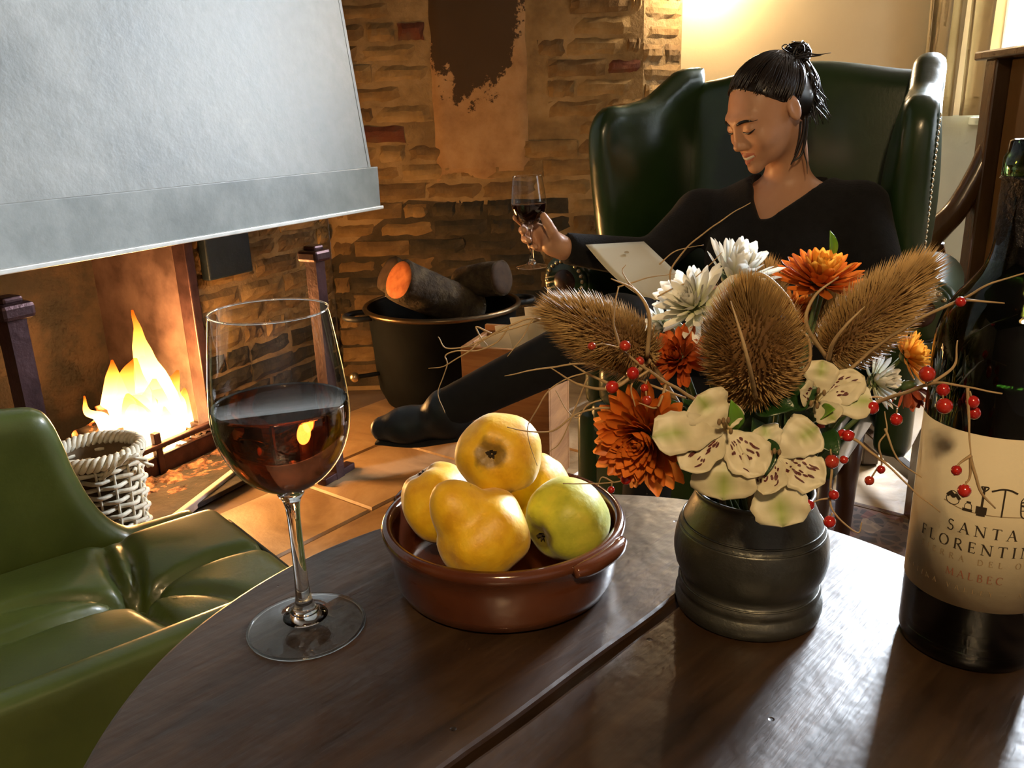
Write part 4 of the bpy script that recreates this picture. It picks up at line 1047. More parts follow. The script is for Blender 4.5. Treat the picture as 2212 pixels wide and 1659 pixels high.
# ---- lettering: roman capitals drawn as thick and thin strokes
TH, TN = 0.135, 0.055
def arc(cx, cy, rx, ry, a0, a1, n=18): return [(cx + rx * math.cos(math.radians(a0 + (a1 - a0) * i / n)), cy + ry * math.sin(math.radians(a0 + (a1 - a0) * i / n))) for i in range(n + 1)]
def ser(x, y, w_=0.13): return ([(x - w_, y), (x + w_, y)], 0.045)
GLY = {
 'S': (0.56, [(arc(0.29, 0.74, 0.19, 0.22, 30, 262), 0.085), (arc(0.27, 0.26, 0.22, 0.26, 82, -150), 0.085), ([(0.24, 0.53), (0.33, 0.47)], 0.13), ([(0.46, 0.84), (0.48, 0.98)], 0.045), ([(0.07, 0.14), (0.05, 0.0)], 0.045)]),
 'A': (0.80, [([(0.08, 0.02), (0.40, 1.0)], TN), ([(0.38, 1.0), (0.72, 0.02)], TH), ([(0.20, 0.36), (0.58, 0.36)], TN), ser(0.08, 0.02), ser(0.72, 0.02)]),
 'N': (0.86, [([(0.12, 0.02), (0.12, 0.98)], TN), ([(0.10, 0.98), (0.74, 0.02)], TH), ([(0.74, 0.0), (0.74, 0.98)], TN), ser(0.12, 0.02), ser(0.08, 0.98, 0.10), ser(0.74, 0.98)]),
 'T': (0.72, [([(0.36, 0.02), (0.36, 0.98)], TH), ([(0.04, 0.97), (0.68, 0.97)], TN), ([(0.04, 0.97), (0.03, 0.82)], 0.045), ([(0.68, 0.97), (0.69, 0.82)], 0.045), ser(0.36, 0.02)]),
 'F': (0.60, [([(0.16, 0.02), (0.16, 0.98)], TH), ([(0.10, 0.97), (0.54, 0.97)], TN), ([(0.16, 0.53), (0.46, 0.53)], TN), ([(0.54, 0.97), (0.55, 0.82)], 0.045), ([(0.46, 0.44), (0.46, 0.62)], 0.045), ser(0.16, 0.02)]),
 'L': (0.62, [([(0.16, 0.02), (0.16, 0.98)], TH), ([(0.10, 0.03), (0.56, 0.03)], TN), ([(0.56, 0.03), (0.59, 0.20)], 0.045), ser(0.16, 0.98)]),
 'O': (0.90, [(arc(0.45, 0.5, 0.385, 0.485, 60, 120, 8), TN), (arc(0.45, 0.5, 0.37, 0.485, 120, 240, 14), TH * 0.95), (arc(0.45, 0.5, 0.385, 0.485, 240, 300, 8), TN), (arc(0.45, 0.5, 0.37, 0.485, 300, 420, 14), TH * 0.95)]),
 'R': (0.74, [([(0.16, 0.02), (0.16, 0.98)], TH), ([(0.10, 0.97), (0.34, 0.97)], TN), (arc(0.34, 0.74, 0.24, 0.24, 90, -90), 0.10), ([(0.16, 0.50), (0.34, 0.50)], TN), ([(0.36, 0.50), (0.70, 0.02)], TH * 0.9), ser(0.16, 0.02), ser(0.68, 0.02, 0.08)]),
 'E': (0.64, [([(0.16, 0.02), (0.16, 0.98)], TH), ([(0.10, 0.97), (0.54, 0.97)], TN), ([(0.16, 0.53), (0.46, 0.53)], TN), ([(0.10, 0.03), (0.57, 0.03)], TN), ([(0.54, 0.97), (0.55, 0.83)], 0.045), ([(0.46, 0.44), (0.46, 0.62)], 0.045), ([(0.57, 0.03), (0.60, 0.19)], 0.045)]),
 'I': (0.34, [([(0.17, 0.02), (0.17, 0.98)], TH), ser(0.17, 0.02), ser(0.17, 0.98)]),
 'D': (0.82, [([(0.16, 0.02), (0.16, 0.98)], TH), ([(0.10, 0.97), (0.34, 0.97)], TN), (arc(0.33, 0.5, 0.42, 0.47, 90, -90), 0.11), ([(0.10, 0.03), (0.34, 0.03)], TN)]),
 'M': (0.98, [([(0.12, 0.02), (0.18, 0.98)], TN), ([(0.17, 0.98), (0.48, 0.08)], TH), ([(0.48, 0.06), (0.80, 0.98)], TN), ([(0.80, 0.98), (0.86, 0.02)], TH), ser(0.12, 0.02, 0.1), ser(0.86, 0.02)]),
 'B': (0.68, [([(0.16, 0.02), (0.16, 0.98)], TH), (arc(0.32, 0.755, 0.20, 0.215, 90, -90), 0.09), (arc(0.34, 0.28, 0.25, 0.25, 90, -90), 0.10), ([(0.10, 0.97), (0.32, 0.97)], TN), ([(0.16, 0.53), (0.34, 0.53)], TN), ([(0.10, 0.03), (0.34, 0.03)], TN)]),
 'C': (0.80, [(arc(0.46, 0.5, 0.38, 0.48, 48, 120, 10), TN), (arc(0.46, 0.5, 0.37, 0.48, 120, 240, 14), TH), (arc(0.46, 0.5, 0.38, 0.48, 240, 312, 10), TN), ([(0.72, 0.78), (0.73, 0.96)], 0.045)]),
 'V': (0.78, [([(0.08, 0.98), (0.40, 0.0)], TH), ([(0.39, 0.0), (0.70, 0.98)], TN), ser(0.08, 0.98), ser(0.70, 0.98, 0.1)]),
 'Y': (0.74, [([(0.07, 0.98), (0.37, 0.50)], TH), ([(0.67, 0.98), (0.37, 0.50)], TN), ([(0.37, 0.02), (0.37, 0.52)], TH), ser(0.37, 0.02), ser(0.07, 0.98, 0.1), ser(0.67, 0.98, 0.1)]),
 'G': (0.86, [(arc(0.46, 0.5, 0.38, 0.48, 48, 120, 10), TN), (arc(0.46, 0.5, 0.37, 0.48, 120, 240, 14), TH), (arc(0.46, 0.5, 0.38, 0.48, 240, 300, 10), TN), ([(0.72, 0.05), (0.72, 0.44)], TH), ser(0.72, 0.44)]),
 '-': (0.5, [([(0.12, 0.46), (0.36, 0.46)], 0.07)]),
 ' ': (0.42, []),
}
def stroke2d(pts, w_):
    V, F = [], []
    for i, p in enumerate(pts):
        a = pts[max(i - 1, 0)]; b_ = pts[min(i + 1, len(pts) - 1)]
        dx, dy = b_[0] - a[0], b_[1] - a[1]; L = math.hypot(dx, dy) or 1
        nx, ny = -dy / L * w_ / 2, dx / L * w_ / 2
        V += [(p[0] + nx, p[1] + ny), (p[0] - nx, p[1] - ny)]
    for i in range(len(pts) - 1): F.append((2 * i, 2 * i + 1, 2 * i + 3, 2 * i + 2))
    return V, F
def text_on_label(name, txt, s0, h, size, mat, gap=0.16, centre=True, bend=0.0):
    width = sum(GLY[c][0] + gap for c in txt) - gap
    x = -width / 2 if centre else 0
    V, F = [], []
    for ch in txt:
        w_, strokes = GLY[ch]
        for pts, th in strokes:
            if len(pts) == 2:
                pts = [(pts[0][0] + (pts[1][0] - pts[0][0]) * i / 4, pts[0][1] + (pts[1][1] - pts[0][1]) * i / 4) for i in range(5)]
            v, f = stroke2d(pts, th)
            b0 = len(V)
            for (a, c) in v:
                s = s0 + (x + a) * size
                V.append(lab(s, h + c * size + bend * s * s, LR + 0.00025))
            F += [tuple(i + b0 for i in q[::-1]) for q in f]
        x += w_ + gap
    return obj(name, V, F, mat, label_o, smooth=False)
M_ink = pmat('brown_black_ink', [(0.030, 0.020, 0.010)], rough=0.7)
M_ink2 = pmat('faded_ochre_ink', [(0.30, 0.21, 0.11)], rough=0.7)
M_ink3 = pmat('russet_ink', [(0.26, 0.10, 0.055)], rough=0.7)
text_on_label('lettering', 'SANTA', -0.0005, 0.0880, 0.0066, M_ink, 0.40)
text_on_label('lettering', 'FLORENTINA', -0.0005, 0.0775, 0.0066, M_ink, 0.37)
text_on_label('lettering', 'TIERRA DEL ORO', -0.0005, 0.0708, 0.0036, M_ink2, 0.70)
text_on_label('lettering', 'MALBEC', -0.0010, 0.0605, 0.0047, M_ink3, 0.34)
text_on_label('lettering', 'FAMATINA VALLEY - ARGENTINA', 0.0035, 0.0525, 0.0029, M_ink2, 0.80)
def sketch(name, strokes, s0, h0, size, mat):
    V, F = [], []
    for pts, th in strokes:
        P_ = curve_pts([Vector((a, 0, c)) for a, c in pts], max(8, 3 * len(pts)))
        v, f = stroke2d([(p.x, p.z) for p in P_], th)
        b0 = len(V)
        V += [lab(s0 + a * size, h0 + c * size, LR + 0.00025) for a, c in v]; F += [tuple(i + b0 for i in q[::-1]) for q in f]
    return obj(name, V, F, mat, label_o, smooth=False)
IH = 0.1035
sketch('printed_basket', [(arc(0.5, 0.35, 0.42, 0.36, 160, 380, 14), 0.05), (arc(0.5, 0.45, 0.36, 0.5, 0, 180, 12), 0.04), ([(0.12, 0.5), (0.3, 0.72), (0.5, 0.55), (0.7, 0.7), (0.95, 0.45)], 0.22), ([(0.3, 0.85), (0.6, 0.6)], 0.2)], -0.0215, IH, 0.0085, M_ink)
sketch('printed_jar', [([(0.2, 0.0), (0.2, 0.6), (0.35, 0.8)], 0.06), ([(0.8, 0.0), (0.8, 0.6), (0.65, 0.8)], 0.06), ([(0.3, 0.9), (0.7, 0.9)], 0.22), ([(0.0, 0.05), (0.9, 0.05)], 0.3)], -0.0115, IH - 0.0012, 0.0055, M_ink)
sketch('printed_spade', [([(0.5, 0.55), (0.52, 2.3)], 0.16), ([(0.28, 2.35), (0.8, 2.35), (0.55, 2.0), (0.28, 2.35)], 0.10), ([(0.5, 0.65), (0.5, 0.0)], 0.75), ([(0.2, 0.0), (0.8, 0.0)], 0.3)], -0.0058, IH - 0.0018, 0.0070, M_ink)
sketch('printed_pickaxe', [([(0.5, 0.0), (0.5, 2.6)], 0.13), ([(-0.5, 2.35), (0.1, 2.62), (0.5, 2.68), (0.95, 2.62), (1.5, 2.35)], 0.16)], 0.0045, IH - 0.0018, 0.0062, M_ink)
sketch('printed_bucket', [([(0.1, 0.95), (0.25, 0.0), (0.75, 0.0), (0.9, 0.95), (0.1, 0.95)], 0.08), (arc(0.5, 0.95, 0.4, 0.42, 0, 180, 10), 0.06), ([(0.15, 0.75), (0.5, 0.68), (0.85, 0.75)], 0.12), ([(0.2, 0.4), (0.8, 0.4)], 0.06)], 0.0152, IH - 0.0006, 0.0088, M_ink)
sketch('printed_post', [([(0.1, 0.0), (0.1, 1.2)], 0.2), ([(0.6, 0.0), (0.6, 1.2)], 0.1), ([(0.1, 1.2), (0.6, 1.2)], 0.1)], 0.0285, IH - 0.0006, 0.0075, M_ink)
sketch('printed_ground', [([(-0.022, 0.0012), (-0.012, -0.0012), (0.0, -0.0016), (0.014, -0.0012), (0.03, -0.0008)], 0.0004)], 0.0, IH, 1.0, M_ink2)

# ================================================================== the bouquet
MOUTH = VC + Z * 0.088
def stem_to(p, r=0.0016, sag=None, into=None):
    """a stem from a flower head down into the pot"""
    p = Vector(p)
    a = random.uniform(0, 6.28)
    foot = VC + Z * 0.030 + Vector((math.cos(a), math.sin(a), 0)) * 0.015
    u = Vector((p.x - VC.x, p.y - VC.y, 0)); u = u.normalized() * min(u.length * 0.45, 0.026) if u.length > 1e-4 else u
    mid = MOUTH + u
    return tube([foot, mid, mid.lerp(p, 0.5) + Z * 0.006, p], [r, r, r, r * 0.9], 7, 16)
M_stem = pmat('green_stem', [(0.035, 0.06, 0.012), (0.06, 0.09, 0.02)], 30, 0.55)
M_drystem = pmat('dry_stem', [(0.16, 0.10, 0.045), (0.26, 0.17, 0.08)], 40, 0.7, bump=0.2, bscale=120)
M_twig = pmat('straw_twig', [(0.30, 0.20, 0.095), (0.44, 0.31, 0.16)], 50, 0.65)
M_leaf = pmat('dark_leaf', [(0.010, 0.035, 0.008), (0.02, 0.06, 0.012)], 25, 0.32, bump=0.15, bscale=90)
M_leaf_b = pmat('bright_leaf', [(0.10, 0.26, 0.02), (0.16, 0.34, 0.035)], 25, 0.35)

def leaf(name, base, tip, width, nrm, curl, mat, parent, shape='leaf', cup=0.15, nl=14, nw=6, wav=0.0, seed=0.0, retpts=False, flush=False):
    base, tip, nrm = Vector(base), Vector(tip), Vector(nrm).normalized()
    ax = tip - base; L = ax.length; ad = ax.normalized()
    nrm = (nrm - ad * nrm.dot(ad)).normalized(); sd = ad.cross(nrm)
    V, F = [], []
    def wd(t):
        if shape == 'leaf': return math.sin(math.pi * min(t * 1.02, 1)) ** 0.75 * (1 - 0.25 * t)
        if shape == 'petal': return max(0.0, (t * 1.9) ** 0.75 * (1 - t ** 4.5) ** 0.5 / 1.32)
        if shape == 'spoon': return max(0.0, (0.25 + 0.75 * t ** 0.8) * (1 - t ** 5) ** 0.6)
        if shape == 'point': return max(0.0, (t * 2.1) ** 0.7 * (1 - t ** 2.6) ** 0.75 / 1.2)
    def pt(t, v, lift=0.0):
        w_ = max(wd(t) * width, width * 0.02) * (1 + wav * mnoise.noise(Vector((t * 7, v * 2, seed))))
        p = base + ax * t + nrm * (curl * L * math.sin(math.pi * t * 0.9) + cup * w_ * (v * v) * 2.0 + lift)
        p = p + sd * (v * w_) + nrm * (wav * 0.30 * width * mnoise.noise(Vector((t * 5 + seed, v * 3, 1.3))))
        return p
    for i in range(nl + 1):
        for k in range(nw + 1): V.append(pt(i / nl, (k / nw) - 0.5))
    for i in range(nl):
        for k in range(nw):
            a = i * (nw + 1) + k; F.append((a, a + 1, a + nw + 2, a + nw + 1))
    o = obj(name, V, F, mat, parent)
    if flush:
        ca_ = o.data.color_attributes.new('flush', 'FLOAT_COLOR', 'POINT')
        for i in range(nl + 1):
            for k in range(nw + 1):
                t, v = i / nl, (k / nw) - 0.5
                g = max(0.0, min(1.0, (t - 0.45) / 0.25)) * math.exp(-(v / 0.16) ** 2) * (1.0 if t < 0.93 else 0.8)
                ca_.data[i * (nw + 1) + k].color = (g, g, g, 1)
    sol = o.modifiers.new('thickness', 'SOLIDIFY'); sol.thickness = 0.0005; sol.offset = 0
    return (o, pt) if retpts else o

# ---- chrysanthemums
def petal_mesh(name, mat, wid=0.44, cupv=0.35, curl=0.30, tipn=5):
    V, F = [], []
    nl, nw = 7, 4
    for i in range(nl + 1):
        t = i / nl
        w_ = wid * (0.35 + 0.65 * t ** 0.7) * (1 - t ** tipn) ** 0.5 if t < 1 else wid * 0.12
        for k in range(nw + 1):
            v = k / nw - 0.5
            V.append((v * w_, t, curl * t * t + cupv * w_ * (4 * v * v) * 0.5))
    for i in range(nl):
        for k in range(nw):
            a = i * (nw + 1) + k; F.append((a, a + 1, a + nw + 2, a + nw + 1))
    return mesh_only(name, V, F, mat)
def petal_mat(name, c0, c1, sub=0.0):
    m, nt, b = new_mat(name)
    tc = nt.node('ShaderNodeTexCoord'); sx = nt.node('ShaderNodeSeparateXYZ'); nt.link(tc.outputs['Generated'], sx.inputs[0])
    r = ramp(nt, sx.outputs['Y'], [(0.05, c0), (0.75, c1)])
    oi = nt.node('ShaderNodeObjectInfo'); hs = nt.node('ShaderNodeHueSaturation')
    mr = nt.node('ShaderNodeMapRange'); mr.inputs['To Min'].default_value = 0.78; mr.inputs['To Max'].default_value = 1.2; nt.link(oi.outputs['Random'], mr.inputs['Value']); nt.link(mr.outputs[0], hs.inputs['Value'])
    nt.link(r.outputs['Color'], hs.inputs['Color']); nt.link(hs.outputs[0], b.inputs['Base Color'])
    b.inputs['Roughness'].default_value = 0.5
    # petals let some light through
    tl = nt.node('ShaderNodeBsdfTranslucent'); nt.link(hs.outputs[0], tl.inputs['Color'])
    mx = nt.node('ShaderNodeMixShader'); mx.inputs[0].default_value = 0.28
    nt.link(b.outputs[0], mx.inputs[1]); nt.link(tl.outputs[0], mx.inputs[2]); nt.link(mx.outputs[0], nt.n['Material Output'].inputs['Surface'])
    return m
PM = {
 'orange': petal_mesh('petal', petal_mat('petal_orange', (0.42, 0.09, 0.010), (0.72, 0.19, 0.022))),
 'rust': petal_mesh('petal', petal_mat('petal_rust', (0.22, 0.03, 0.008), (0.50, 0.095, 0.014))),
 'amber': petal_mesh('petal', petal_mat('petal_amber', (0.55, 0.15, 0.012), (0.85, 0.38, 0.045))),
 'white': petal_mesh('petal', petal_mat('petal_white', (0.66, 0.68, 0.36), (0.86, 0.85, 0.78)), wid=0.38, curl=0.22),
 'wine': petal_mesh('petal', petal_mat('petal_wine_red', (0.14, 0.02, 0.006), (0.36, 0.06, 0.014)), wid=0.5),
}
def mum(px, py, Y, face, R, kind, label, n=90, open_=1.75, kind2=None, inner=0.35, seed=0):
    rr = random.Random(seed)
    c = at(px, py, Y); f = Vector(face).normalized()
    e = empty('chrysanthemum', c, label, 'flower', 'chrysanthemums in the pewter pot')
    e1 = f.orthogonal().normalized(); e2 = f.cross(e1)
    ga = math.pi * (3 - math.sqrt(5))
    for i in range(n):
        u = (i + 0.5) / n                      # 0 centre .. 1 rim
        a = i * ga + rr.uniform(-0.12, 0.12)
        tilt = (0.12 + open_ * u ** 0.9) + rr.uniform(-0.12, 0.12)      # angle from the axis
        rad = e1 * math.cos(a) + e2 * math.sin(a)
        d = f * math.cos(tilt) + rad * math.sin(tilt)
        L = R * (inner + (1.0 - inner) * u ** 0.7) * rr.uniform(0.88, 1.10)
        tang = f.cross(rad).normalized()
        up_ = (-rad * math.cos(tilt) + f * math.sin(tilt))              # inner side of the petal
        q = Matrix((-tang, d, up_)).transposed().to_quaternion()
        k = kind2 if (kind2 and u < 0.45) else kind
        wv_ = L * rr.uniform(0.85, 1.15) * (0.75 + 0.25 * (1 - u))
        inst('petal', PM[k], e, c - f * (R * 0.14) + rad * (R * 0.10 * u) - f * (R * 0.10 * u), q, (wv_, L, L))
    V, F = lathe([(0, -R * 0.42), (R * 0.14, -R * 0.40), (R * 0.26, -R * 0.30), (R * 0.30, -R * 0.16), (R * 0.12, -R * 0.06), (0, -R * 0.05)], c, 12, f); obj('calyx_cup', V, F, M_stem, e)
    V, F = stem_to(c - f * R * 0.4); obj('stem', V, F, M_stem, e)
    return e
mum(1386, 950, 0.430, (-0.52, -0.82, 0.02), 0.0300, 'orange', 'large orange chrysanthemum at the lower left of the bouquet', 150, 1.66, kind2='orange', seed=1)
mum(1462, 768, 0.470, (-0.45, -0.60, 0.45), 0.0195, 'rust', 'small rust-red chrysanthemum between the left teasel and the centre one', 70, 1.6, seed=2)
mum(1776, 592, 0.520, (0.05, -0.25, 1.0), 0.0280, 'orange', 'orange and yellow chrysanthemum at the top of the bouquet', 130, 1.75, kind2='amber', seed=3)
mum(1972, 765, 0.492, (0.75, -0.42, 0.50), 0.0190, 'amber', 'amber chrysanthemum beside the shoulder of the bottle', 70, 1.7, seed=4)
mum(1968, 846, 0.480, (0.30, -0.40, -0.75), 0.0170, 'wine', 'dark red drooping chrysanthemum under the amber one', 26, 1.2, inner=0.6, seed=5)
mum(1722, 668, 0.535, (0.2, -0.7, 0.5), 0.0150, 'orange', 'small orange chrysanthemum behind the centre teasel', 50, 1.6, seed=6)
mum(1592, 585, 0.505, (0.28, -0.30, 0.92), 0.0275, 'white', 'white chrysanthemum with upright petals at the top of the bouquet', 60, 1.10, inner=0.55, seed=7)
mum(1492, 652, 0.485, (-0.52, -0.45, 0.62), 0.0265, 'white', 'white chrysanthemum facing left above the small rust-red one', 75, 1.60, inner=0.45, seed=8)
mum(1425, 706, 0.500, (-0.55, -0.35, 0.25), 0.0165, 'white', 'smaller white chrysanthemum beside the left teasel', 50, 1.5, seed=9)
mum(1902, 822, 0.475, (0.60, -0.62, 0.25), 0.0185, 'white', 'white chrysanthemum at the right of the bouquet near the bottle', 48, 1.5, inner=0.5, seed=10)

# ---- alstroemerias
def als_mat(name, c0, c1, tip):
    m, nt, b = new_mat(name)
    tc = nt.node('ShaderNodeTexCoord')
    nz = nt.node('ShaderNodeTexNoise', i_Scale=90.0, i_Detail=3.0); nt.link(tc.outputs['Object'], nz.inputs['Vector'])
    r = ramp(nt, nz.outputs['Fac'], [(0.3, c0), (0.7, c1)])
    at_ = nt.node('ShaderNodeAttribute', attribute_name='flush'); gm = nt.node('ShaderNodeMix', data_type='RGBA'); nt.link(at_.outputs['Fac'], gm.inputs['Factor']); nt.link(r.outputs['Color'], gm.inputs['A']); gm.inputs['B'].default_value = (0.34, 0.42, 0.11, 1)
    nt.link(gm.outputs['Result'], b.inputs['Base Color'])
    b.inputs['Roughness'].default_value = 0.45
    tl = nt.node('ShaderNodeBsdfTranslucent'); nt.link(gm.outputs['Result'], tl.inputs['Color'])
    mx = nt.node('ShaderNodeMixShader'); mx.inputs[0].default_value = 0.25
    nt.link(b.outputs[0], mx.inputs[1]); nt.link(tl.outputs[0], mx.inputs[2]); nt.link(mx.outputs[0], nt.n['Material Output'].inputs['Surface'])
    return m
M_als = als_mat('petal_ivory', (0.66, 0.60, 0.40), (0.78, 0.73, 0.55), None)
M_als_y = als_mat('petal_ivory_throat', (0.66, 0.52, 0.24), (0.72, 0.60, 0.34), None)
M_als_g = als_mat('petal_green_flush', (0.36, 0.44, 0.13), (0.46, 0.52, 0.20), None)
M_speck = pmat('maroon_fleck', [(0.075, 0.012, 0.010)], rough=0.6)
def alstroemeria(cpx, cY, petals, label, leaves=()):
    """petals: (tip px, tip Y, width, kind) with kind 's' speckled inner, 'g' broad outer with a green flush"""
    c = at(*cpx, cY)
    e = empty('alstroemeria', c, label, 'flower', 'ivory alstroemerias in the pewter pot')
    hint = (CAM - c).normalized()
    for i, (tp, tY, wd, kd, cv) in enumerate(petals):
        tip = at(*tp, tY)
        o, pt = leaf('petal', c, tip, wd, hint + Vector((0, 0, 0.3)), cv, M_als, e, 'point' if kd == 's' else 'petal', cup=0.12, nl=18, nw=8, wav=0.22, seed=i * 3.7 + cpx[0], retpts=True, flush=(kd == 'g'))
        rr = random.Random(i * 7 + int(cpx[0]))
        if kd == 's':
            V, F = [], []
            for q in range(24):
                t0 = rr.uniform(0.22, 0.72); v0 = rr.uniform(-0.36, 0.36) * (0.5 + 0.5 * t0)
                ln = rr.uniform(0.05, 0.16) * (0.5 + 0.7 * t0); hw = rr.uniform(0.018, 0.034)
                b0 = len(V)
                for j in range(5):
                    t = t0 + ln * j / 4; w_ = hw * math.sin(math.pi * (0.12 + 0.76 * j / 4))
                    vv = v0 * (1 + 0.5 * (t - t0))
                    V += [pt(t, vv - w_, 0.0006), pt(t, vv + w_, 0.0006)]
                F += [(b0 + 2 * j, b0 + 2 * j + 1, b0 + 2 * j + 3, b0 + 2 * j + 2) for j in range(4)]
            s = obj('flecks', V, F, M_speck, o); s['kind'] = 'stuff'
    # stamens and throat
    for k in range(4):
        d = (hint + Vector((rng.uniform(-0.25, 0.25), 0, rng.uniform(-0.2, 0.35)))).normalized()
        V, F = tube([c, c + d * 0.010 + Z * 0.002, c + d * 0.017 + Z * 0.001], [0.0006, 0.0006, 0.0005], 6, 8); so = obj('stamen', V, F, M_als_y, e)
        V, F = sphere(c + d * 0.0175 + Z * 0.001, 0.0011, 8, 6, (1, 1, 1.7)); obj('anther', V, F, M_drystem, so)
    V, F = lathe([(0.0009, -0.018), (0.0022, -0.010), (0.0034, -0.003), (0.0030, 0.001), (0.0, 0.002)], c, 12, hint); obj('throat', V, F, M_als_y, e)
    V, F = stem_to(c - hint * 0.018, 0.0014); obj('stem', V, F, M_stem, e)
    for (b_, bY, t_, tY, wd, mt, cv) in leaves:
        leaf('leaf', at(*b_, bY), at(*t_, tY), wd, hint + Z * 0.6, cv, mt, e, 'leaf', cup=0.3)
    return e
alstroemeria((1568, 930), 0.408, [((1505, 855), 0.412, 0.030, 'g', 0.08), ((1408, 945), 0.402, 0.029, 'g', 0.10), ((1470, 1014), 0.392, 0.027, 's', 0.06), ((1650, 1026), 0.392, 0.031, 's', 0.06), ((1562, 1080), 0.396, 0.040, 'g', 0.10), ((1588, 872), 0.415, 0.016, 's', 0.1)],
    'ivory alstroemeria with maroon flecks facing the camera above the pot', [((1640, 945), 0.425, (1655, 1030), 0.405, 0.020, M_leaf, 0.15), ((1590, 930), 0.415, (1578, 862), 0.405, 0.010, M_leaf_b, 0.1)])
alstroemeria((1672, 985), 0.418, [((1648, 918), 0.425, 0.020, 'g', 0.08), ((1768, 925), 0.418, 0.030, 'g', 0.10), ((1648, 1070), 0.398, 0.026, 's', 0.06), ((1782, 1044), 0.402, 0.030, 's', 0.05), ((1690, 1138), 0.402, 0.036, 'g', 0.08)],
    'ivory alstroemeria hanging over the rim of the pewter pot', [((1630, 880), 0.430, (1722, 885), 0.415, 0.022, M_leaf, 0.2), ((1760, 930), 0.430, (1812, 985), 0.412, 0.016, M_leaf, 0.15), ((1700, 880), 0.435, (1770, 840), 0.430, 0.020, M_leaf, 0.15)])
alstroemeria((1762, 868), 0.435, [((1778, 778), 0.440, 0.022, 'g', 0.08), ((1868, 815), 0.432, 0.026, 's', 0.08), ((1885, 868), 0.425, 0.024, 'g', 0.10), ((1805, 912), 0.415, 0.018, 'g', 0.08), ((1728, 842), 0.425, 0.020, 's', 0.06)],
    'pale ivory alstroemeria on the right below the right teasel', [((1745, 850), 0.445, (1700, 790), 0.450, 0.018, M_leaf, 0.1), ((1770, 905), 0.430, (1806, 885), 0.415, 0.012, M_leaf_b, 0.1)])
alstroemeria((1455, 735), 0.505, [((1440, 695), 0.500, 0.018, 'g', 0.08), ((1480, 705), 0.500, 0.018, 'g', 0.08), ((1405, 720), 0.500, 0.016, 'g', 0.08)],
    'half hidden ivory alstroemeria between white and rust-red chrysanthemums', [])
# an upright bright leaf on its own stalk at the top
e = empty('leaf_sprig', at(1795, 560, 0.53), 'single bright green upright leaf at the top of the bouquet', 'leaf')
leaf('leaf', at(1797, 560, 0.53), at(1792, 498, 0.525), 0.0075, (0.3, -0.9, 0.1), 0.08, M_leaf_b, e, 'leaf', cup=0.4)
V, F = stem_to(at(1797, 560, 0.53), 0.0011); obj('stem', V, F, M_stem, e)
# dark leaves low in the bunch
e = empty('foliage_sprig', MOUTH + Vector((0.0, -0.01, 0.0)), 'dark green leafy sprig filling the middle of the bouquet', 'foliage')
for (b_, bY, t_, tY, wd) in [((1620, 930), 0.45, (1560, 850), 0.455, 0.016), ((1690, 930), 0.455, (1745, 830), 0.46, 0.018), ((1520, 930), 0.46, (1470, 860), 0.455, 0.014), ((1600, 1000), 0.44, (1590, 905), 0.448, 0.018), ((1740, 960), 0.45, (1790, 900), 0.445, 0.014), ((1560, 860), 0.47, (1520, 770), 0.475, 0.014), ((1690, 860), 0.47, (1730, 770), 0.475, 0.014), ((1650, 1010), 0.43, (1640, 940), 0.428, 0.02), ((1540, 990), 0.45, (1490, 900), 0.45, 0.015), ((1700, 1000), 0.45, (1760, 1020), 0.44, 0.013), ((1640, 1000), 0.44, (1622, 900), 0.43, 0.022), ((1600, 940), 0.445, (1660, 860), 0.44, 0.022), ((1545, 960), 0.455, (1515, 850), 0.46, 0.02), ((1720, 960), 0.45, (1700, 850), 0.45, 0.022), ((1500, 960), 0.47, (1440, 860), 0.465, 0.018), ((1780, 900), 0.46, (1850, 790), 0.465, 0.018), ((1600, 840), 0.48, (1555, 740), 0.485, 0.016)]:
    leaf('leaf', at(*b_, bY), at(*t_, tY), wd, Vector((0.1, -0.8, 0.6)), 0.12, M_leaf, e, 'leaf', cup=0.3)
V, F = stem_to(at(1620, 880, 0.47), 0.0014); obj('stem', V, F, M_stem, e)

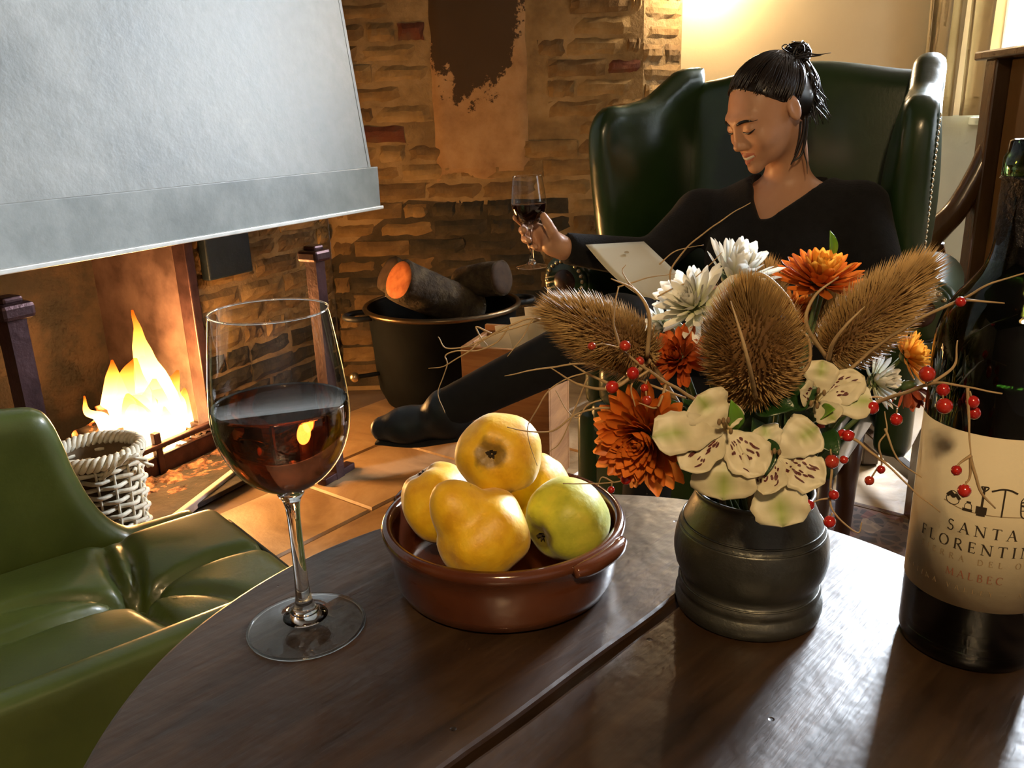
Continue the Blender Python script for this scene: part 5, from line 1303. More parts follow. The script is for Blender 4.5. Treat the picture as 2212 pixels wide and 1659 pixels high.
# ---- teasels
M_tcore = pmat('teasel_core', [(0.09, 0.043, 0.012), (0.18, 0.09, 0.028)], 60, 0.8)
M_tspine = pmat('teasel_spine', [(0.34, 0.20, 0.065), (0.56, 0.37, 0.16)], 45, 0.5)
def teasel(base, tip, W_, label, seed, nsp=1900, spine=0.0095, bracts=()):
    rr = np.random.default_rng(seed)
    base, tip = Vector(base), Vector(tip)
    ax = tip - base; L = ax.length; a = ax.normalized(); e1 = a.orthogonal().normalized(); e2 = a.cross(e1)
    e = empty('teasel', base, label, 'teasel', 'dried teasel heads in the bouquet')
    R = W_ / 2 - spine * 0.62
    def rad(t): return R * (max(math.sin(math.pi * (0.07 + 0.93 * t)), 0.0) ** 0.62)
    prof = [(0, 0)] + [(rad(i / 24), L * i / 24) for i in range(24)] + [(0, L)]
    V, F = lathe(prof, base, 24, a); obj('seed_head', V, F, M_tcore, e)
    V, F = [], []
    ga = math.pi * (3 - math.sqrt(5))
    for i in range(nsp):
        t = (i + 0.5) / nsp; t = t if t < 0.8 else 0.8 + 0.2 * ((t - 0.8) / 0.2) ** 0.75; ph = i * ga + rr.normal(0, 0.05)
        u = e1 * math.cos(ph) + e2 * math.sin(ph)
        dr_ = (rad(min(t + 0.02, 1)) - rad(max(t - 0.02, 0))) / (0.04 * L)
        nn = (u - a * dr_).normalized()
        p = base + a * (L * t) + u * rad(t) * 0.96
        ln = spine * (1.0 + 0.30 * max(0, (t - 0.75) / 0.25)) * rr.uniform(0.75, 1.2)
        d = (nn * 1.0 + a * (0.35 + 0.5 * t) + Vector(rr.normal(0, 0.06, 3))).normalized()
        sdv = d.cross(a)
        sdv = sdv.normalized() if sdv.length > 1e-4 else e1
        th = d.cross(sdv); w_ = 0.00042
        m1 = p + d * ln * 0.55
        tipv = p + d * ln + a * ln * 0.16
        b0 = len(V)
        V += [p + sdv * w_ * 1.5, p - sdv * w_ * 1.5, p + th * w_ * 1.5, m1 + sdv * w_ * 0.7, m1 - sdv * w_ * 0.7, m1 + th * w_ * 0.7, tipv]
        F += [(b0, b0 + 1, b0 + 4, b0 + 3), (b0 + 1, b0 + 2, b0 + 5, b0 + 4), (b0 + 2, b0, b0 + 3, b0 + 5), (b0 + 3, b0 + 4, b0 + 6), (b0 + 4, b0 + 5, b0 + 6), (b0 + 5, b0 + 3, b0 + 6)]
    o = obj('bristles', V, F, M_tspine, e, smooth=False); o['kind'] = 'stuff'
    for pts in bracts:
        V, F = tube(pts, [0.0014, 0.0011, 0.0008, 0.0003], 6, 22); obj('bract', V, F, M_twig, e)
    V, F = stem_to(base + a * 0.003, 0.0022); obj('stem', V, F, M_drystem, e)
    return e
def A(px, py, Y): return at(px, py, Y)
teasel(A(1405, 775, 0.462), A(1200, 672, 0.455), 0.041, 'bristly brown teasel head leaning left toward the log pot', 1, 2000,
       bracts=[[A(1405, 778, 0.45), A(1330, 836, 0.44), A(1255, 832, 0.44), A(1190, 795, 0.44)], [A(1405, 775, 0.455), A(1340, 828, 0.45), A(1285, 815, 0.45), A(1230, 784, 0.45)], [A(1398, 770, 0.44), A(1402, 680, 0.435), A(1372, 628, 0.435), A(1320, 602, 0.435)]])
teasel(A(1632, 842, 0.437), A(1618, 640, 0.412), 0.056, 'bristly brown teasel head at the centre of the bouquet', 2, 2300,
       bracts=[[A(1632, 860, 0.41), A(1618, 790, 0.385), A(1600, 720, 0.382), A(1578, 650, 0.388)], [A(1640, 850, 0.43), A(1738, 800, 0.42), A(1745, 730, 0.42), A(1700, 700, 0.42)], [A(1600, 640, 0.42), A(1640, 592, 0.42), A(1700, 640, 0.42), A(1730, 700, 0.425)]])
teasel(A(1790, 772, 0.462), A(1995, 580, 0.458), 0.043, 'bristly brown teasel head leaning right toward the armchair', 3, 2100,
       bracts=[[A(1790, 775, 0.44), A(1800, 740, 0.43), A(1830, 700, 0.425), A(1868, 662, 0.425)], [A(1785, 772, 0.45), A(1742, 700, 0.44), A(1760, 640, 0.44), A(1812, 598, 0.44)]])
teasel(A(1650, 700, 0.54), A(1660, 585, 0.545), 0.030, 'small teasel head half hidden behind the white chrysanthemum', 4, 900, 0.008)
teasel(A(1755, 730, 0.545), A(1785, 635, 0.54), 0.034, 'teasel head in shadow under the top orange chrysanthemum', 5, 1000, 0.008)

# ---- berry sprigs and bare tendrils
m, nt, b = new_mat('red_berry')
oi = nt.node('ShaderNodeObjectInfo'); r_ = ramp(nt, oi.outputs['Random'], [(0.0, (0.30, 0.010, 0.006)), (0.6, (0.46, 0.016, 0.010)), (1.0, (0.34, 0.035, 0.012))]); nt.link(r_.outputs['Color'], b.inputs['Base Color'])
b.inputs['Roughness'].default_value = 0.18; b.inputs['Coat Weight'].default_value = 0.3
M_berry = m
V, F = sphere((0, 0, 0), 1.0, 18, 12, (1, 1, 1.04)); V = [v * (1 + 0.03 * mnoise.noise(Vector(v) * 2)) for v in V]
ME_berry = mesh_only('berry', V, F, M_berry)
V, F = lathe([(0.0, 0.98), (0.16, 1.00), (0.22, 1.10), (0.08, 1.06), (0, 1.05)], (0, 0, 0), 7); ME_nub = mesh_only('berry_nub', V, F, M_calyx)
def sprig(root, branches, berries, label, rad=0.0010, name='berry_sprig', cat='twig', grp='berry sprigs in the bouquet', mat=None):
    """branches: lists of (px, py, Y); berries: (px, py, Y, px radius, (px, py) of the twig it hangs from)"""
    e = empty(name, at(*root), label, cat, grp)
    for i, br in enumerate(branches):
        pts = [at(*p) for p in br]
        V, F = tube(pts, [rad, rad * 0.85, rad * 0.6, rad * 0.32] if i == 0 else [rad * 0.7, rad * 0.5, rad * 0.28], 6, 8 * len(pts))
        V = wobble(V, 0.0006, 90, i)
        obj('twig', V, F, mat or M_twig, e)
    for (x, y, Y, r, fr) in berries:
        p = at(x, y, Y); R = r * (p - CAM).dot(_f) / FPX
        d = (p - at(fr[0], fr[1], Y)); d = d.normalized() if d.length > 1e-5 else -Z
        q = d.to_track_quat('Z', 'Y')
        bo_ = inst('berry', ME_berry, e, p, q, (R, R, R))
        inst('berry_nub', ME_nub, bo_, (0, 0, 0)).location = (0, 0, 0)
        V, F = tube([at(fr[0], fr[1], Y), p - d * R * 0.9], 0.0005, 5, 4); obj('stalk', V, F, mat or M_twig, e)
    return e
sprig((1500, 870, 0.45), [[(1560, 905, 0.45), (1480, 850, 0.44), (1400, 800, 0.43), (1340, 755, 0.425), (1302, 742, 0.42)], [(1400, 800, 0.43), (1365, 830, 0.428), (1372, 880, 0.425)], [(1440, 830, 0.435), (1420, 880, 0.42), (1380, 870, 0.42)], [(1340, 755, 0.425), (1325, 690, 0.42), (1335, 620, 0.42)]],
      [(1278, 748, 0.42, 9, (1302, 742)), (1350, 747, 0.42, 12, (1330, 750)), (1322, 836, 0.424, 14, (1350, 812)), (1367, 806, 0.426, 14, (1375, 790)), (1382, 780, 0.43, 10, (1390, 795)), (1397, 865, 0.422, 11, (1395, 845)), (1455, 893, 0.43, 10, (1440, 870)), (1392, 838, 0.43, 9, (1398, 820))], 'berry sprig with red berries in front of the left teasel', 0.0012)
sprig((1440, 990, 0.45), [[(1540, 960, 0.46), (1440, 1000, 0.44), (1375, 1020, 0.43), (1325, 1042, 0.43), (1215, 1045, 0.435)], [(1325, 1042, 0.43), (1300, 1030, 0.43), (1290, 1050, 0.43)]],
      [(1352, 1035, 0.43, 12, (1358, 1022)), (1320, 1058, 0.43, 8, (1322, 1042))], 'berry sprig with two berries dangling above the table below the orange flower', 0.0008)
sprig((1850, 885, 0.44), [[(1720, 930, 0.46), (1850, 885, 0.44), (1950, 850, 0.415), (2010, 830, 0.40), (2070, 832, 0.392), (2165, 852, 0.385)], [(2090, 838, 0.39), (2092, 900, 0.385), (2096, 985, 0.378)], [(2096, 985, 0.378), (2075, 1000, 0.378), (2066, 1010, 0.378)], [(2096, 985, 0.378), (2094, 1030, 0.378), (2084, 1050, 0.378)], [(2010, 830, 0.40), (2060, 790, 0.40), (2068, 735, 0.40)], [(2096, 985, 0.378), (2118, 1060, 0.376), (2150, 1098, 0.376)]],
      [(2003, 808, 0.40, 17, (2000, 832)), (2037, 842, 0.395, 14, (2040, 832)), (2040, 877, 0.393, 17, (2036, 850)), (2101, 868, 0.388, 14, (2095, 845)), (2104, 892, 0.39, 14, (2095, 855)), (2066, 1016, 0.378, 11, (2072, 1003)), (2083, 1060, 0.378, 14, (2088, 1040))], 'long berry sprig reaching across the bottle label', 0.0013)
sprig((1830, 945, 0.43), [[(1740, 945, 0.45), (1830, 945, 0.43), (1880, 975, 0.42), (1920, 1008, 0.415), (1985, 1070, 0.405), (2030, 1105, 0.402)], [(1905, 1000, 0.418), (1900, 960, 0.415), (1915, 930, 0.415), (1912, 890, 0.42)], [(1912, 925, 0.415), (1940, 990, 0.408), (1990, 1032, 0.402)]],
      [(1832, 941, 0.428, 13, (1815, 945)), (1820, 938, 0.432, 11, (1810, 942)), (1903, 1014, 0.412, 9, (1905, 1000)), (1878, 1038, 0.414, 10, (1896, 1010))], 'berry sprig reaching right toward the foot of the bottle label', 0.0010)
sprig((1790, 960, 0.42), [[(1750, 940, 0.45), (1790, 960, 0.42), (1796, 1010, 0.412), (1794, 1060, 0.408), (1800, 1105, 0.405), (1850, 1150, 0.402), (1862, 1128, 0.402)], [(1794, 1075, 0.408), (1770, 1080, 0.408), (1755, 1088, 0.406)]],
      [(1797, 997, 0.412, 15, (1794, 970)), (1823, 993, 0.414, 9, (1800, 990)), (1801, 1069, 0.405, 11, (1794, 1055)), (1747, 1091, 0.402, 12, (1762, 1082)), (1792, 1127, 0.403, 13, (1798, 1108)), (1773, 922, 0.44, 9, (1780, 935))], 'berry sprig hanging down at the right side of the pot', 0.0009)
sprig((1900, 760, 0.44), [[(1760, 870, 0.46), (1880, 760, 0.44), (1985, 690, 0.42), (2075, 648, 0.41), (2140, 612, 0.40), (2225, 588, 0.395)], [(2075, 648, 0.41), (2130, 652, 0.41), (2170, 655, 0.41)]],
      [(2075, 652, 0.408, 11, (2070, 642))], 'berry sprig with one berry crossing the bottle shoulder', 0.0011)
sprig((1880, 862, 0.44), [[(1760, 890, 0.46), (1840, 866, 0.44), (1900, 858, 0.43), (1940, 880, 0.425)]],
      [(1883, 880, 0.425, 15, (1880, 860)), (1936, 906, 0.423, 13, (1938, 882))], 'short berry sprig beside the drooping dark red flower', 0.0009)
sprig((1560, 880, 0.46), [[(1600, 900, 0.46), (1560, 872, 0.45), (1520, 860, 0.445)]], [(1590, 872, 0.44, 10, (1580, 880)), (1510, 862, 0.45, 10, (1520, 860)), (1530, 880, 0.45, 9, (1540, 870)), (1675, 868, 0.45, 9, (1620, 890))], 'short berry sprig deep in the bouquet under the centre teasel', 0.0008)
# bare tendrils
TW = dict(name='dried_tendril', cat='twig', grp='bare dried tendrils in the bouquet')
sprig((1300, 740, 0.46), [[(1480, 800, 0.47), (1300, 740, 0.47), (1170, 690, 0.47), (1100, 703, 0.47), (1020, 745, 0.47), (965, 752, 0.47), (947, 728, 0.47)],
      [(1165, 692, 0.47), (1060, 725, 0.47), (1010, 762, 0.47), (960, 790, 0.47), (925, 797, 0.47)], [(1100, 705, 0.47), (1075, 738, 0.47), (1030, 757, 0.47), (985, 758, 0.47), (962, 768, 0.47), (966, 790, 0.47), (947, 845, 0.47), (962, 892, 0.47)],
      [(1062, 720, 0.47), (1028, 706, 0.47), (1040, 728, 0.47), (1054, 746, 0.47)], [(1170, 690, 0.47), (1150, 690, 0.465), (1128, 730, 0.465), (1095, 770, 0.465)]], [], 'tangled bare tendril spreading left over the iron pot', 0.0008, **TW)
sprig((1290, 830, 0.44), [[(1480, 860, 0.46), (1290, 790, 0.45), (1180, 795, 0.45), (1120, 806, 0.45), (1090, 812, 0.45)], [(1280, 800, 0.45), (1200, 830, 0.45), (1155, 890, 0.45), (1140, 940, 0.455), (1160, 1005, 0.46)]], [], 'bare tendril curving over the topmost quince', 0.0007, **TW)
sprig((1320, 880, 0.44), [[(1490, 880, 0.46), (1330, 880, 0.44), (1250, 892, 0.44), (1195, 930, 0.44), (1130, 930, 0.44), (1095, 922, 0.44)], [(1300, 865, 0.44), (1270, 875, 0.44), (1240, 902, 0.44), (1200, 845, 0.44)], [(1270, 815, 0.44), (1215, 945, 0.44), (1185, 978, 0.44)]], [], 'pale bare tendril reaching left toward the quinces', 0.0008, **TW)
sprig((1500, 620, 0.50), [[(1530, 700, 0.50), (1450, 610, 0.49), (1480, 540, 0.485), (1560, 475, 0.48), (1622, 438, 0.475)], [(1425, 570, 0.49), (1460, 542, 0.49), (1520, 530, 0.49)], [(1420, 640, 0.49), (1500, 600, 0.49), (1560, 545, 0.49)], [(1335, 620, 0.48), (1400, 600, 0.485), (1460, 590, 0.49)], [(1380, 635, 0.48), (1345, 590, 0.48), (1352, 572, 0.48)]], [], 'bare tendril rising past the paper toward the seated woman', 0.0007, **TW)

# ================================================================== green leather wing chair
def leather(name, cols, rough=0.30):
    return pmat(name, cols, 6, rough, bump=0.045, bscale=160, spec=0.6, coat=0.35, coat_rough=0.18, rough_var=0.06, lo=0.3, hi=0.7)
M_leather = leather('green_leather', [(0.012, 0.032, 0.008), (0.017, 0.042, 0.011), (0.025, 0.055, 0.015)])
M_brass = pmat('brass_nail', [(0.55, 0.45, 0.28), (0.65, 0.55, 0.36)], 30, 0.3, metal=1.0)
M_mahog = pmat('mahogany', [(0.03, 0.012, 0.006), (0.06, 0.024, 0.011)], 10, 0.3, bump=0.05, stretch=(1, 1, 0.15))
g_ = Vector((-0.56, -0.828, 0)).normalized(); l_ = Vector((-g_.y, g_.x, 0))    # g_: the way it faces, l_: to picture right
BLp = at(1490, 150, 2.18)
HALF = 0.262
SC0 = Vector((BLp.x, BLp.y, 0)) + l_ * HALF + g_ * 0.33                       # seat centre on the floor
def wc(a, b_, z): return SC0 + l_ * a + g_ * b_ + Z * z
wing = empty('wing_chair', SC0, 'green leather wing-back armchair the woman sits in', 'armchair')
RW = np.array([l_, g_, Z]).T
def wl(P): return (P - np.array(SC0)) @ RW       # to chair coordinates (a, b, z)
def wmesh(fn, lo, hi, h):
    """mesh a chair-space distance function"""
    V, Q = sdf_mesh(fn, lo, hi, h)
    return [SC0 + l_ * v[0] + g_ * v[1] + Z * v[2] for v in V], Q
# back: leaning slab with a gentle camel top
def f_back(P):
    a, b_, z = P[:, 0], P[:, 1], P[:, 2]
    lean = -0.30 - 0.13 * (z - 0.45)
    top = 1.165 + 0.022 * np.cos(np.clip(a / 0.30, -1, 1) * math.pi) * 0.8
    q = np.stack([a, (b_ - lean), z], 1)
    d = np.stack([np.abs(a) - 0.293, np.abs(b_ - lean + 0.035 - 0.018 * np.cos(np.clip(a / 0.3, -1, 1) * 1.5)) - 0.065, np.abs(z - (top + 0.35) / 2) - (top - 0.35) / 2], 1) + 0.045
    return np.linalg.norm(np.maximum(d, 0), axis=1) + np.minimum(d.max(1), 0) - 0.045
V, Q = wmesh(f_back, (-0.36, -0.56, 0.30), (0.36, -0.15, 1.25), 0.013); obj('back_cushion', V, Q, M_leather, wing)
# wings: side outline (forward, height), flared outward
def wing_fn(sgn):
    fl_ = 0.115 if sgn < 0 else 0.03
    base = np.array([sgn * 0.270, -0.385, 0.0])
    e1 = np.array([sgn * fl_, 0.25, 0.0]); e1 /= np.linalg.norm(e1)
    en = np.array([-e1[1], e1[0], 0.0])
    outl = [(-0.02, 0.40), (0.28, 0.40), (0.285, 0.60), (0.295, 0.75), (0.315, 0.90), (0.325, 1.00), (0.318, 1.055), (0.285, 1.092), (0.225, 1.098), (0.16, 1.112), (0.10, 1.148), (0.05, 1.178), (-0.02, 1.185)]
    P = [(p.x, p.z) for p in curve_pts([Vector((x, 0, z)) for x, z in outl], 60)]
    def f(Pq):
        d = sd_extrude(Pq, base, e1, (0, 0, 1), en, P, 0.034, 0.030)
        inn = base + e1 * 0.165 + np.array([-sgn, 0.0, 0.0]) * 0.010 + np.array([0, 0, 0.88])
        RR = np.stack([e1, en, np.array([0, 0, 1.0])], 1)
        return smin(d, sd_ell(Pq, inn, (0.135, 0.055, 0.21), RR), 0.03)
    return f, base, e1, en, P
WF = []
for sgn in (-1, 1):
    f, base, e1, en, P = wing_fn(sgn); WF.append((f, base, e1, en, P))
    lo = np.array([min(base[0], base[0] + e1[0] * 0.36) - 0.07, -0.50, 0.35]); hi = np.array([max(base[0], base[0] + e1[0] * 0.36) + 0.07, 0.02, 1.25])
    V, Q = wmesh(f, lo, hi, 0.010); obj('wing', V, Q, M_leather, wing)
# rolled arms with a scroll front
for sgn in (-1, 1):
    def f_arm(P, sgn=sgn):
        roll = sd_capsule(P, (sgn * 0.345, -0.24, 0.715), (sgn * 0.370, 0.085, 0.715), 0.060, 0.064)
        cut = P[:, 1] - 0.10
        roll = np.maximum(roll, cut)
        panel = sd_box(P, (sgn * 0.335, -0.13, 0.56), (0.036, 0.16, 0.17), 0.025)
        return smin(roll, panel, 0.03)
    V, Q = wmesh(f_arm, (sgn * 0.38 - 0.13, -0.34, 0.12), (sgn * 0.38 + 0.13, 0.18, 0.82), 0.011)
    arm = obj('arm', V, Q, M_leather, wing)
    # scroll facing, ringed with nails
    V, F = lathe([(0, 0.010), (0.050, 0.010), (0.056, 0.004), (0.056, 0.0)], wc(sgn * 0.370, 0.10, 0.715), 28, g_); obj('scroll_front', V, F, M_leather, wing)
    V, F = lathe([(0, 0.008), (0.022, 0.007), (0.028, 0.0)], wc(sgn * 0.370, 0.11, 0.715), 20, g_); obj('scroll_boss', V, F, M_mahog, wing)
V, Q = wmesh(lambda P: smin(sd_box(P, (-0.030, -0.10, 0.475), (0.275, 0.20, 0.065), 0.045), sd_ell(P, (-0.03, -0.08, 0.50), (0.24, 0.18, 0.07)), 0.03), (-0.36, -0.34, 0.34), (0.36, 0.34, 0.60), 0.013); obj('seat_cushion', V, Q, M_leather, wing)
V, F = bevel_box(wc(-0.035, -0.10, 0.385), (0.285, 0.19, 0.045), l_, g_, bev=0.02); obj('seat_rail', V, F, M_leather, wing)
V, F = bevel_box(wc(-0.145, 0.060, 0.26), (0.165, 0.028, 0.10), l_, g_, bev=0.015); obj('front_apron', V, F, M_leather, wing)
V, F = bevel_box(wc(-0.325, -0.10, 0.28), (0.030, 0.19, 0.12), l_, g_, bev=0.015); obj('side_apron', V, F, M_leather, wing)
for a, b_ in ((-0.28, 0.05), (0.21, 0.05), (-0.28, -0.25), (0.21, -0.25)):
    V, F = lathe([(0, 0.0), (0.022, 0.0), (0.026, 0.012), (0.018, 0.04), (0.022, 0.16), (0.030, 0.335), (0, 0.345)], wc(a, b_, 0), 16); obj('leg', V, F, M_mahog, wing)
# nail heads: along the outer front edge of the right wing, round the scrolls
V, F = lathe([(0, 0.0035), (0.0026, 0.0028), (0.0046, 0.0010), (0.0050, 0.0)], (0, 0, 0), 10); ME_nail = mesh_only('nail_head', V, F, M_brass)
f, base, e1, en, P = WF[1]
outn = -en if en[0] < 0 else en
pts = [p for p in P if p[0] > 0.24 and 0.42 < p[1] < 1.08]
zs = np.linspace(0.60, 1.055, 42)
order = sorted(pts, key=lambda p: p[1])
for z in zs:
    s = np.interp(z, [p[1] for p in order], [p[0] for p in order]) - 0.026
    q = base + e1 * s + outn * 0.0345; 
    dirw = l_ * outn[0] + g_ * outn[1]
    inst('nail_head', ME_nail, wing, wc(q[0], q[1], z), dirw.to_track_quat('Z', 'Y'))
for sgn in (-1, 1):
    for k in range(16):
        a = -0.5 + 4.2 * k / 15
        inst('nail_head', ME_nail, wing, wc(sgn * 0.370 + math.cos(a) * 0.046, 0.1105, 0.715 + math.sin(a) * 0.046), g_.to_track_quat('Z', 'Y'))

# ================================================================== near green leather chair with buttoned seat
M_leather2 = leather('bright_green_leather', [(0.046, 0.064, 0.010), (0.064, 0.086, 0.014), (0.084, 0.108, 0.020)], 0.42)
SH = 0.43
cb = atz(290, 1275, SH); f1_, f2_ = atz(480, 1105, SH), atz(605, 1225, SH)
sd_ = (atz(430, 1107, SH) - atz(0, 1245, SH)); sd_.z = 0; sd_.normalize()      # runs from the back to the front of the seat
sw_ = Vector((-sd_.y, sd_.x, 0))                                              # toward the fire side
NC0 = Vector((cb.x, cb.y, 0))
farw = sw_.dot(atz(280, 1150, SH) - NC0); frontd = sd_.dot(f1_ - NC0)
nearw = sw_.dot(atz(340, 1353, 0.51) - NC0)
near = empty('tufted_chair', NC0, 'low green leather chair with buttoned seat in the lower left corner', 'chair')
RN = np.array([sd_, sw_, Z]).T
def nmesh(fn, lo, hi, h):
    V, Q = sdf_mesh(fn, lo, hi, h)
    return [NC0 + sd_ * v[0] + sw_ * v[1] + Z * v[2] for v in V], Q
backd = -0.30
# seat cushion with deep folds running to the button
fold_dirs = [math.radians(q) for q in (12, 66, 100, 150, 205, 262, 318)]
def f_seat(P):
    x, y, z = P[:, 0], P[:, 1], P[:, 2]
    cx, cy = (frontd + backd) / 2, (farw + nearw) / 2
    r = np.hypot(x, y); a = np.arctan2(y, x)
    dip = 0.042 * np.exp(-(r / 0.030) ** 2) + 0.030 * np.exp(-(r / 0.10) ** 2)
    for i, fd in enumerate(fold_dirs):
        da = np.abs((a - fd - 0.25 * r / 0.2 * (1 if i % 2 else -1) + math.pi) % (2 * math.pi) - math.pi)
        dip = dip + 0.024 * np.exp(-(da * r / (0.008 + 0.03 * r)) ** 2) * np.exp(-(r / 0.19) ** 2) * np.clip(r / 0.02, 0, 1)
    puff = 0.022 * np.cos(np.clip((x - cx) / (frontd - backd) * math.pi, -1.5, 1.5)) * np.cos(np.clip((y - cy) / (farw - nearw) * math.pi, -1.5, 1.5))
    d = np.stack([np.abs(x - cx) - (frontd - backd) / 2, np.abs(y - cy) - (farw - nearw) / 2, np.abs(z - (SH - 0.045) - (puff - dip) / 2) - (0.05 + (puff - dip) / 2)], 1) + 0.022
    return (np.linalg.norm(np.maximum(d, 0), axis=1) + np.minimum(d.max(1), 0) - 0.022) * 0.8
V, Q = nmesh(f_seat, (backd - 0.05, nearw - 0.05, SH - 0.14), (frontd + 0.05, farw + 0.05, SH + 0.07), 0.0065); obj('seat_cushion', V, Q, M_leather2, near)
V, F = sphere(NC0 + Z * (SH - 0.046), 0.011, 14, 8, (1, 1, 0.6)); obj('button', V, F, M_leather2, near)
# far side: padded panel that sweeps down from the back to the seat
def far_profile():
    """outline (distance toward the front, height) from the picture"""
    pl = farw + 0.02
    out_ = []
    for (x, y) in [(-260, 905), (-120, 898), (0, 895), (70, 890), (105, 902), (135, 950), (165, 1020), (205, 1088), (245, 1130), (290, 1150), (350, 1137), (430, 1112)]:
        d = ray(x, y); n = sw_; k = (n.dot(NC0) + pl - n.dot(CAM)) / n.dot(d); p = CAM + d * k
        out_.append((sd_.dot(p - NC0), p.z))
    return out_
fp = far_profile()
poly = [(fp[0][0], 0.20)] + fp + [(fp[-1][0] + 0.01, 0.20)]
polyc = [(p.x, p.z) for p in curve_pts([Vector((x, 0, z)) for x, z in fp], 60)]
polyc = [(polyc[0][0], 0.20)] + polyc + [(polyc[-1][0] + 0.01, 0.20)]
V, Q = nmesh(lambda P: sd_extrude(P, (0, farw + 0.045, 0), (1, 0, 0), (0, 0, 1), (0, 1, 0), polyc, 0.036, 0.030), (fp[0][0] - 0.05, farw - 0.02, 0.15), (frontd + 0.1, farw + 0.11, fp[2][1] + 0.10), 0.009)
obj('far_side', V, Q, M_leather2, near)
# near side: low padded wall
na = [(sd_.dot(atz(x, y, 0.51) - NC0)) for x, y in ((520, 1280), (0, 1490))]
npoly = [(-0.42, 0.20), (-0.42, 0.66), (-0.36, 0.62), (-0.30, 0.545), (-0.24, 0.515), (-0.10, 0.508), (0.05, 0.506), (0.14, 0.50), (0.19, 0.46), (0.20, 0.20)]
npc = [(-0.42, 0.20)] + [(p.x, p.z) for p in curve_pts([Vector((x, 0, z)) for x, z in npoly[1:-1]], 50)] + [(0.20, 0.20)]
V, Q = nmesh(lambda P: sd_extrude(P, (0, nearw - 0.016, 0), (1, 0, 0), (0, 0, 1), (0, 1, 0), npc, 0.022, 0.012), (-0.46, nearw - 0.06, 0.16), (0.24, nearw + 0.03, 0.70), 0.008)
obj('near_side', V, Q, M_leather2, near)
V, Q = nmesh(lambda P: sd_extrude(P, (-0.36, (farw + nearw) / 2, 0), (0, 1, 0), (0, 0, 1), (1, 0, 0), [(-(farw - nearw) / 2 - 0.05, 0.2), ((farw - nearw) / 2 + 0.05, 0.2), ((farw - nearw) / 2 + 0.05, 0.78), (0, 0.86), (-(farw - nearw) / 2 - 0.05, 0.78)], 0.045, 0.04), (-0.43, nearw - 0.08, 0.16), (-0.28, farw + 0.12, 0.9), 0.012)
obj('back', V, Q, M_leather2, near)
V, F = bevel_box(NC0 + sd_ * ((frontd + backd) / 2) + sw_ * ((farw + nearw) / 2) + Z * 0.27, ((frontd - backd) / 2 - 0.01, (farw - nearw) / 2, 0.06), sd_, sw_, bev=0.01); obj('seat_frame', V, F, M_leather2, near)
for s in (backd + 0.04, frontd - 0.04):
    for t in (nearw + 0.03, farw - 0.03):
        V, F = lathe([(0, 0), (0.014, 0), (0.022, 0.21), (0, 0.22)], NC0 + sd_ * s + sw_ * t, 12); obj('leg', V, F, M_mahog, near)
# dark piping along the front edge of the cushion
V, F = tube([NC0 + sd_ * (frontd + 0.001) + sw_ * (nearw + (farw - nearw) * i / 8) + Z * (SH - 0.012) for i in range(1, 8)], 0.004, 8, 20); obj('piping', V, F, pmat('dark_piping', [(0.006, 0.012, 0.005), (0.01, 0.018, 0.007)], 20, 0.4), near)

# ================================================================== iron log pot, logs, crate, wicker basket
PC = at(955, 655, 2.86); PR = 0.272; PZ = PC.z; PC = Vector((PC.x, PC.y, 0))
M_pot = pmat('black_cauldron', [(0.0012, 0.0016, 0.002), (0.0022, 0.003, 0.0036), (0.004, 0.0055, 0.0065)], 7, 0.7, metal=0.0, spec=0.08, bump=0.10, bscale=30)
M_potrim = pmat('worn_rim', [(0.10, 0.068, 0.036), (0.17, 0.12, 0.07)], 12, 0.33, metal=0.9, bump=0.1)
pot = empty('log_cauldron', PC, 'large round black metal cauldron holding firewood', 'cauldron')
pp = [(0, 0.075), (0.10, 0.078), (0.17, 0.095), (0.215, 0.13), (0.238, 0.18), (0.246, 0.25), (0.25, 0.33), (PR - 0.012, PZ - 0.02), (PR - 0.004, PZ - 0.006), (PR - 0.012, PZ), (PR - 0.022, PZ - 0.012), (0.24, 0.33), (0.236, 0.25), (0.228, 0.18), (0.20, 0.13), (0.16, 0.105), (0, 0.09)]
V, F = lathe(pp, PC, 72); obj('pot_body', V, F, M_pot, pot)
ringtube(PC + Z * (PZ - 0.004), PR - 0.004, 0.0095, M_potrim, pot, 'rim')
for a in (math.radians(200), math.radians(20)):
    u = Vector((math.cos(a), math.sin(a), 0)); t = Vector((-u.y, u.x, 0)); c = PC + Z * (PZ - 0.015)
    V, F = tube([c + u * (PR - 0.01) + t * 0.055, c + u * (PR + 0.035) + t * 0.05, c + u * (PR + 0.065) + t * 0.02, c + u * (PR + 0.065) - t * 0.02, c + u * (PR + 0.035) - t * 0.05, c + u * (PR - 0.01) - t * 0.055], 0.010, 10, 26); obj('handle', V, F, M_iron_dark, pot)
for k in range(3):
    a = math.radians(215 + 120 * k)
    u = Vector((math.cos(a), math.sin(a), 0))
    V, F = tube([PC + u * 0.185 + Z * 0.115, PC + u * 0.20 + Z * 0.06, PC + u * 0.215 + Z * 0.012], [0.030, 0.022, 0.026], 10, 10); obj('leg', V, F, M_potrim, pot)
ka = at(766, 815, 2.72); 
V, F = tube([PC + (Vector((ka.x, ka.y, 0)) - PC).normalized() * 0.235 + Z * ka.z, Vector(ka)], 0.008, 8, 6); kn = obj('knob_stem', V, F, M_iron_dark, pot)
V, F = sphere(ka, 0.017, 16, 10); obj('brass_knob', V, F, M_brass, pot)
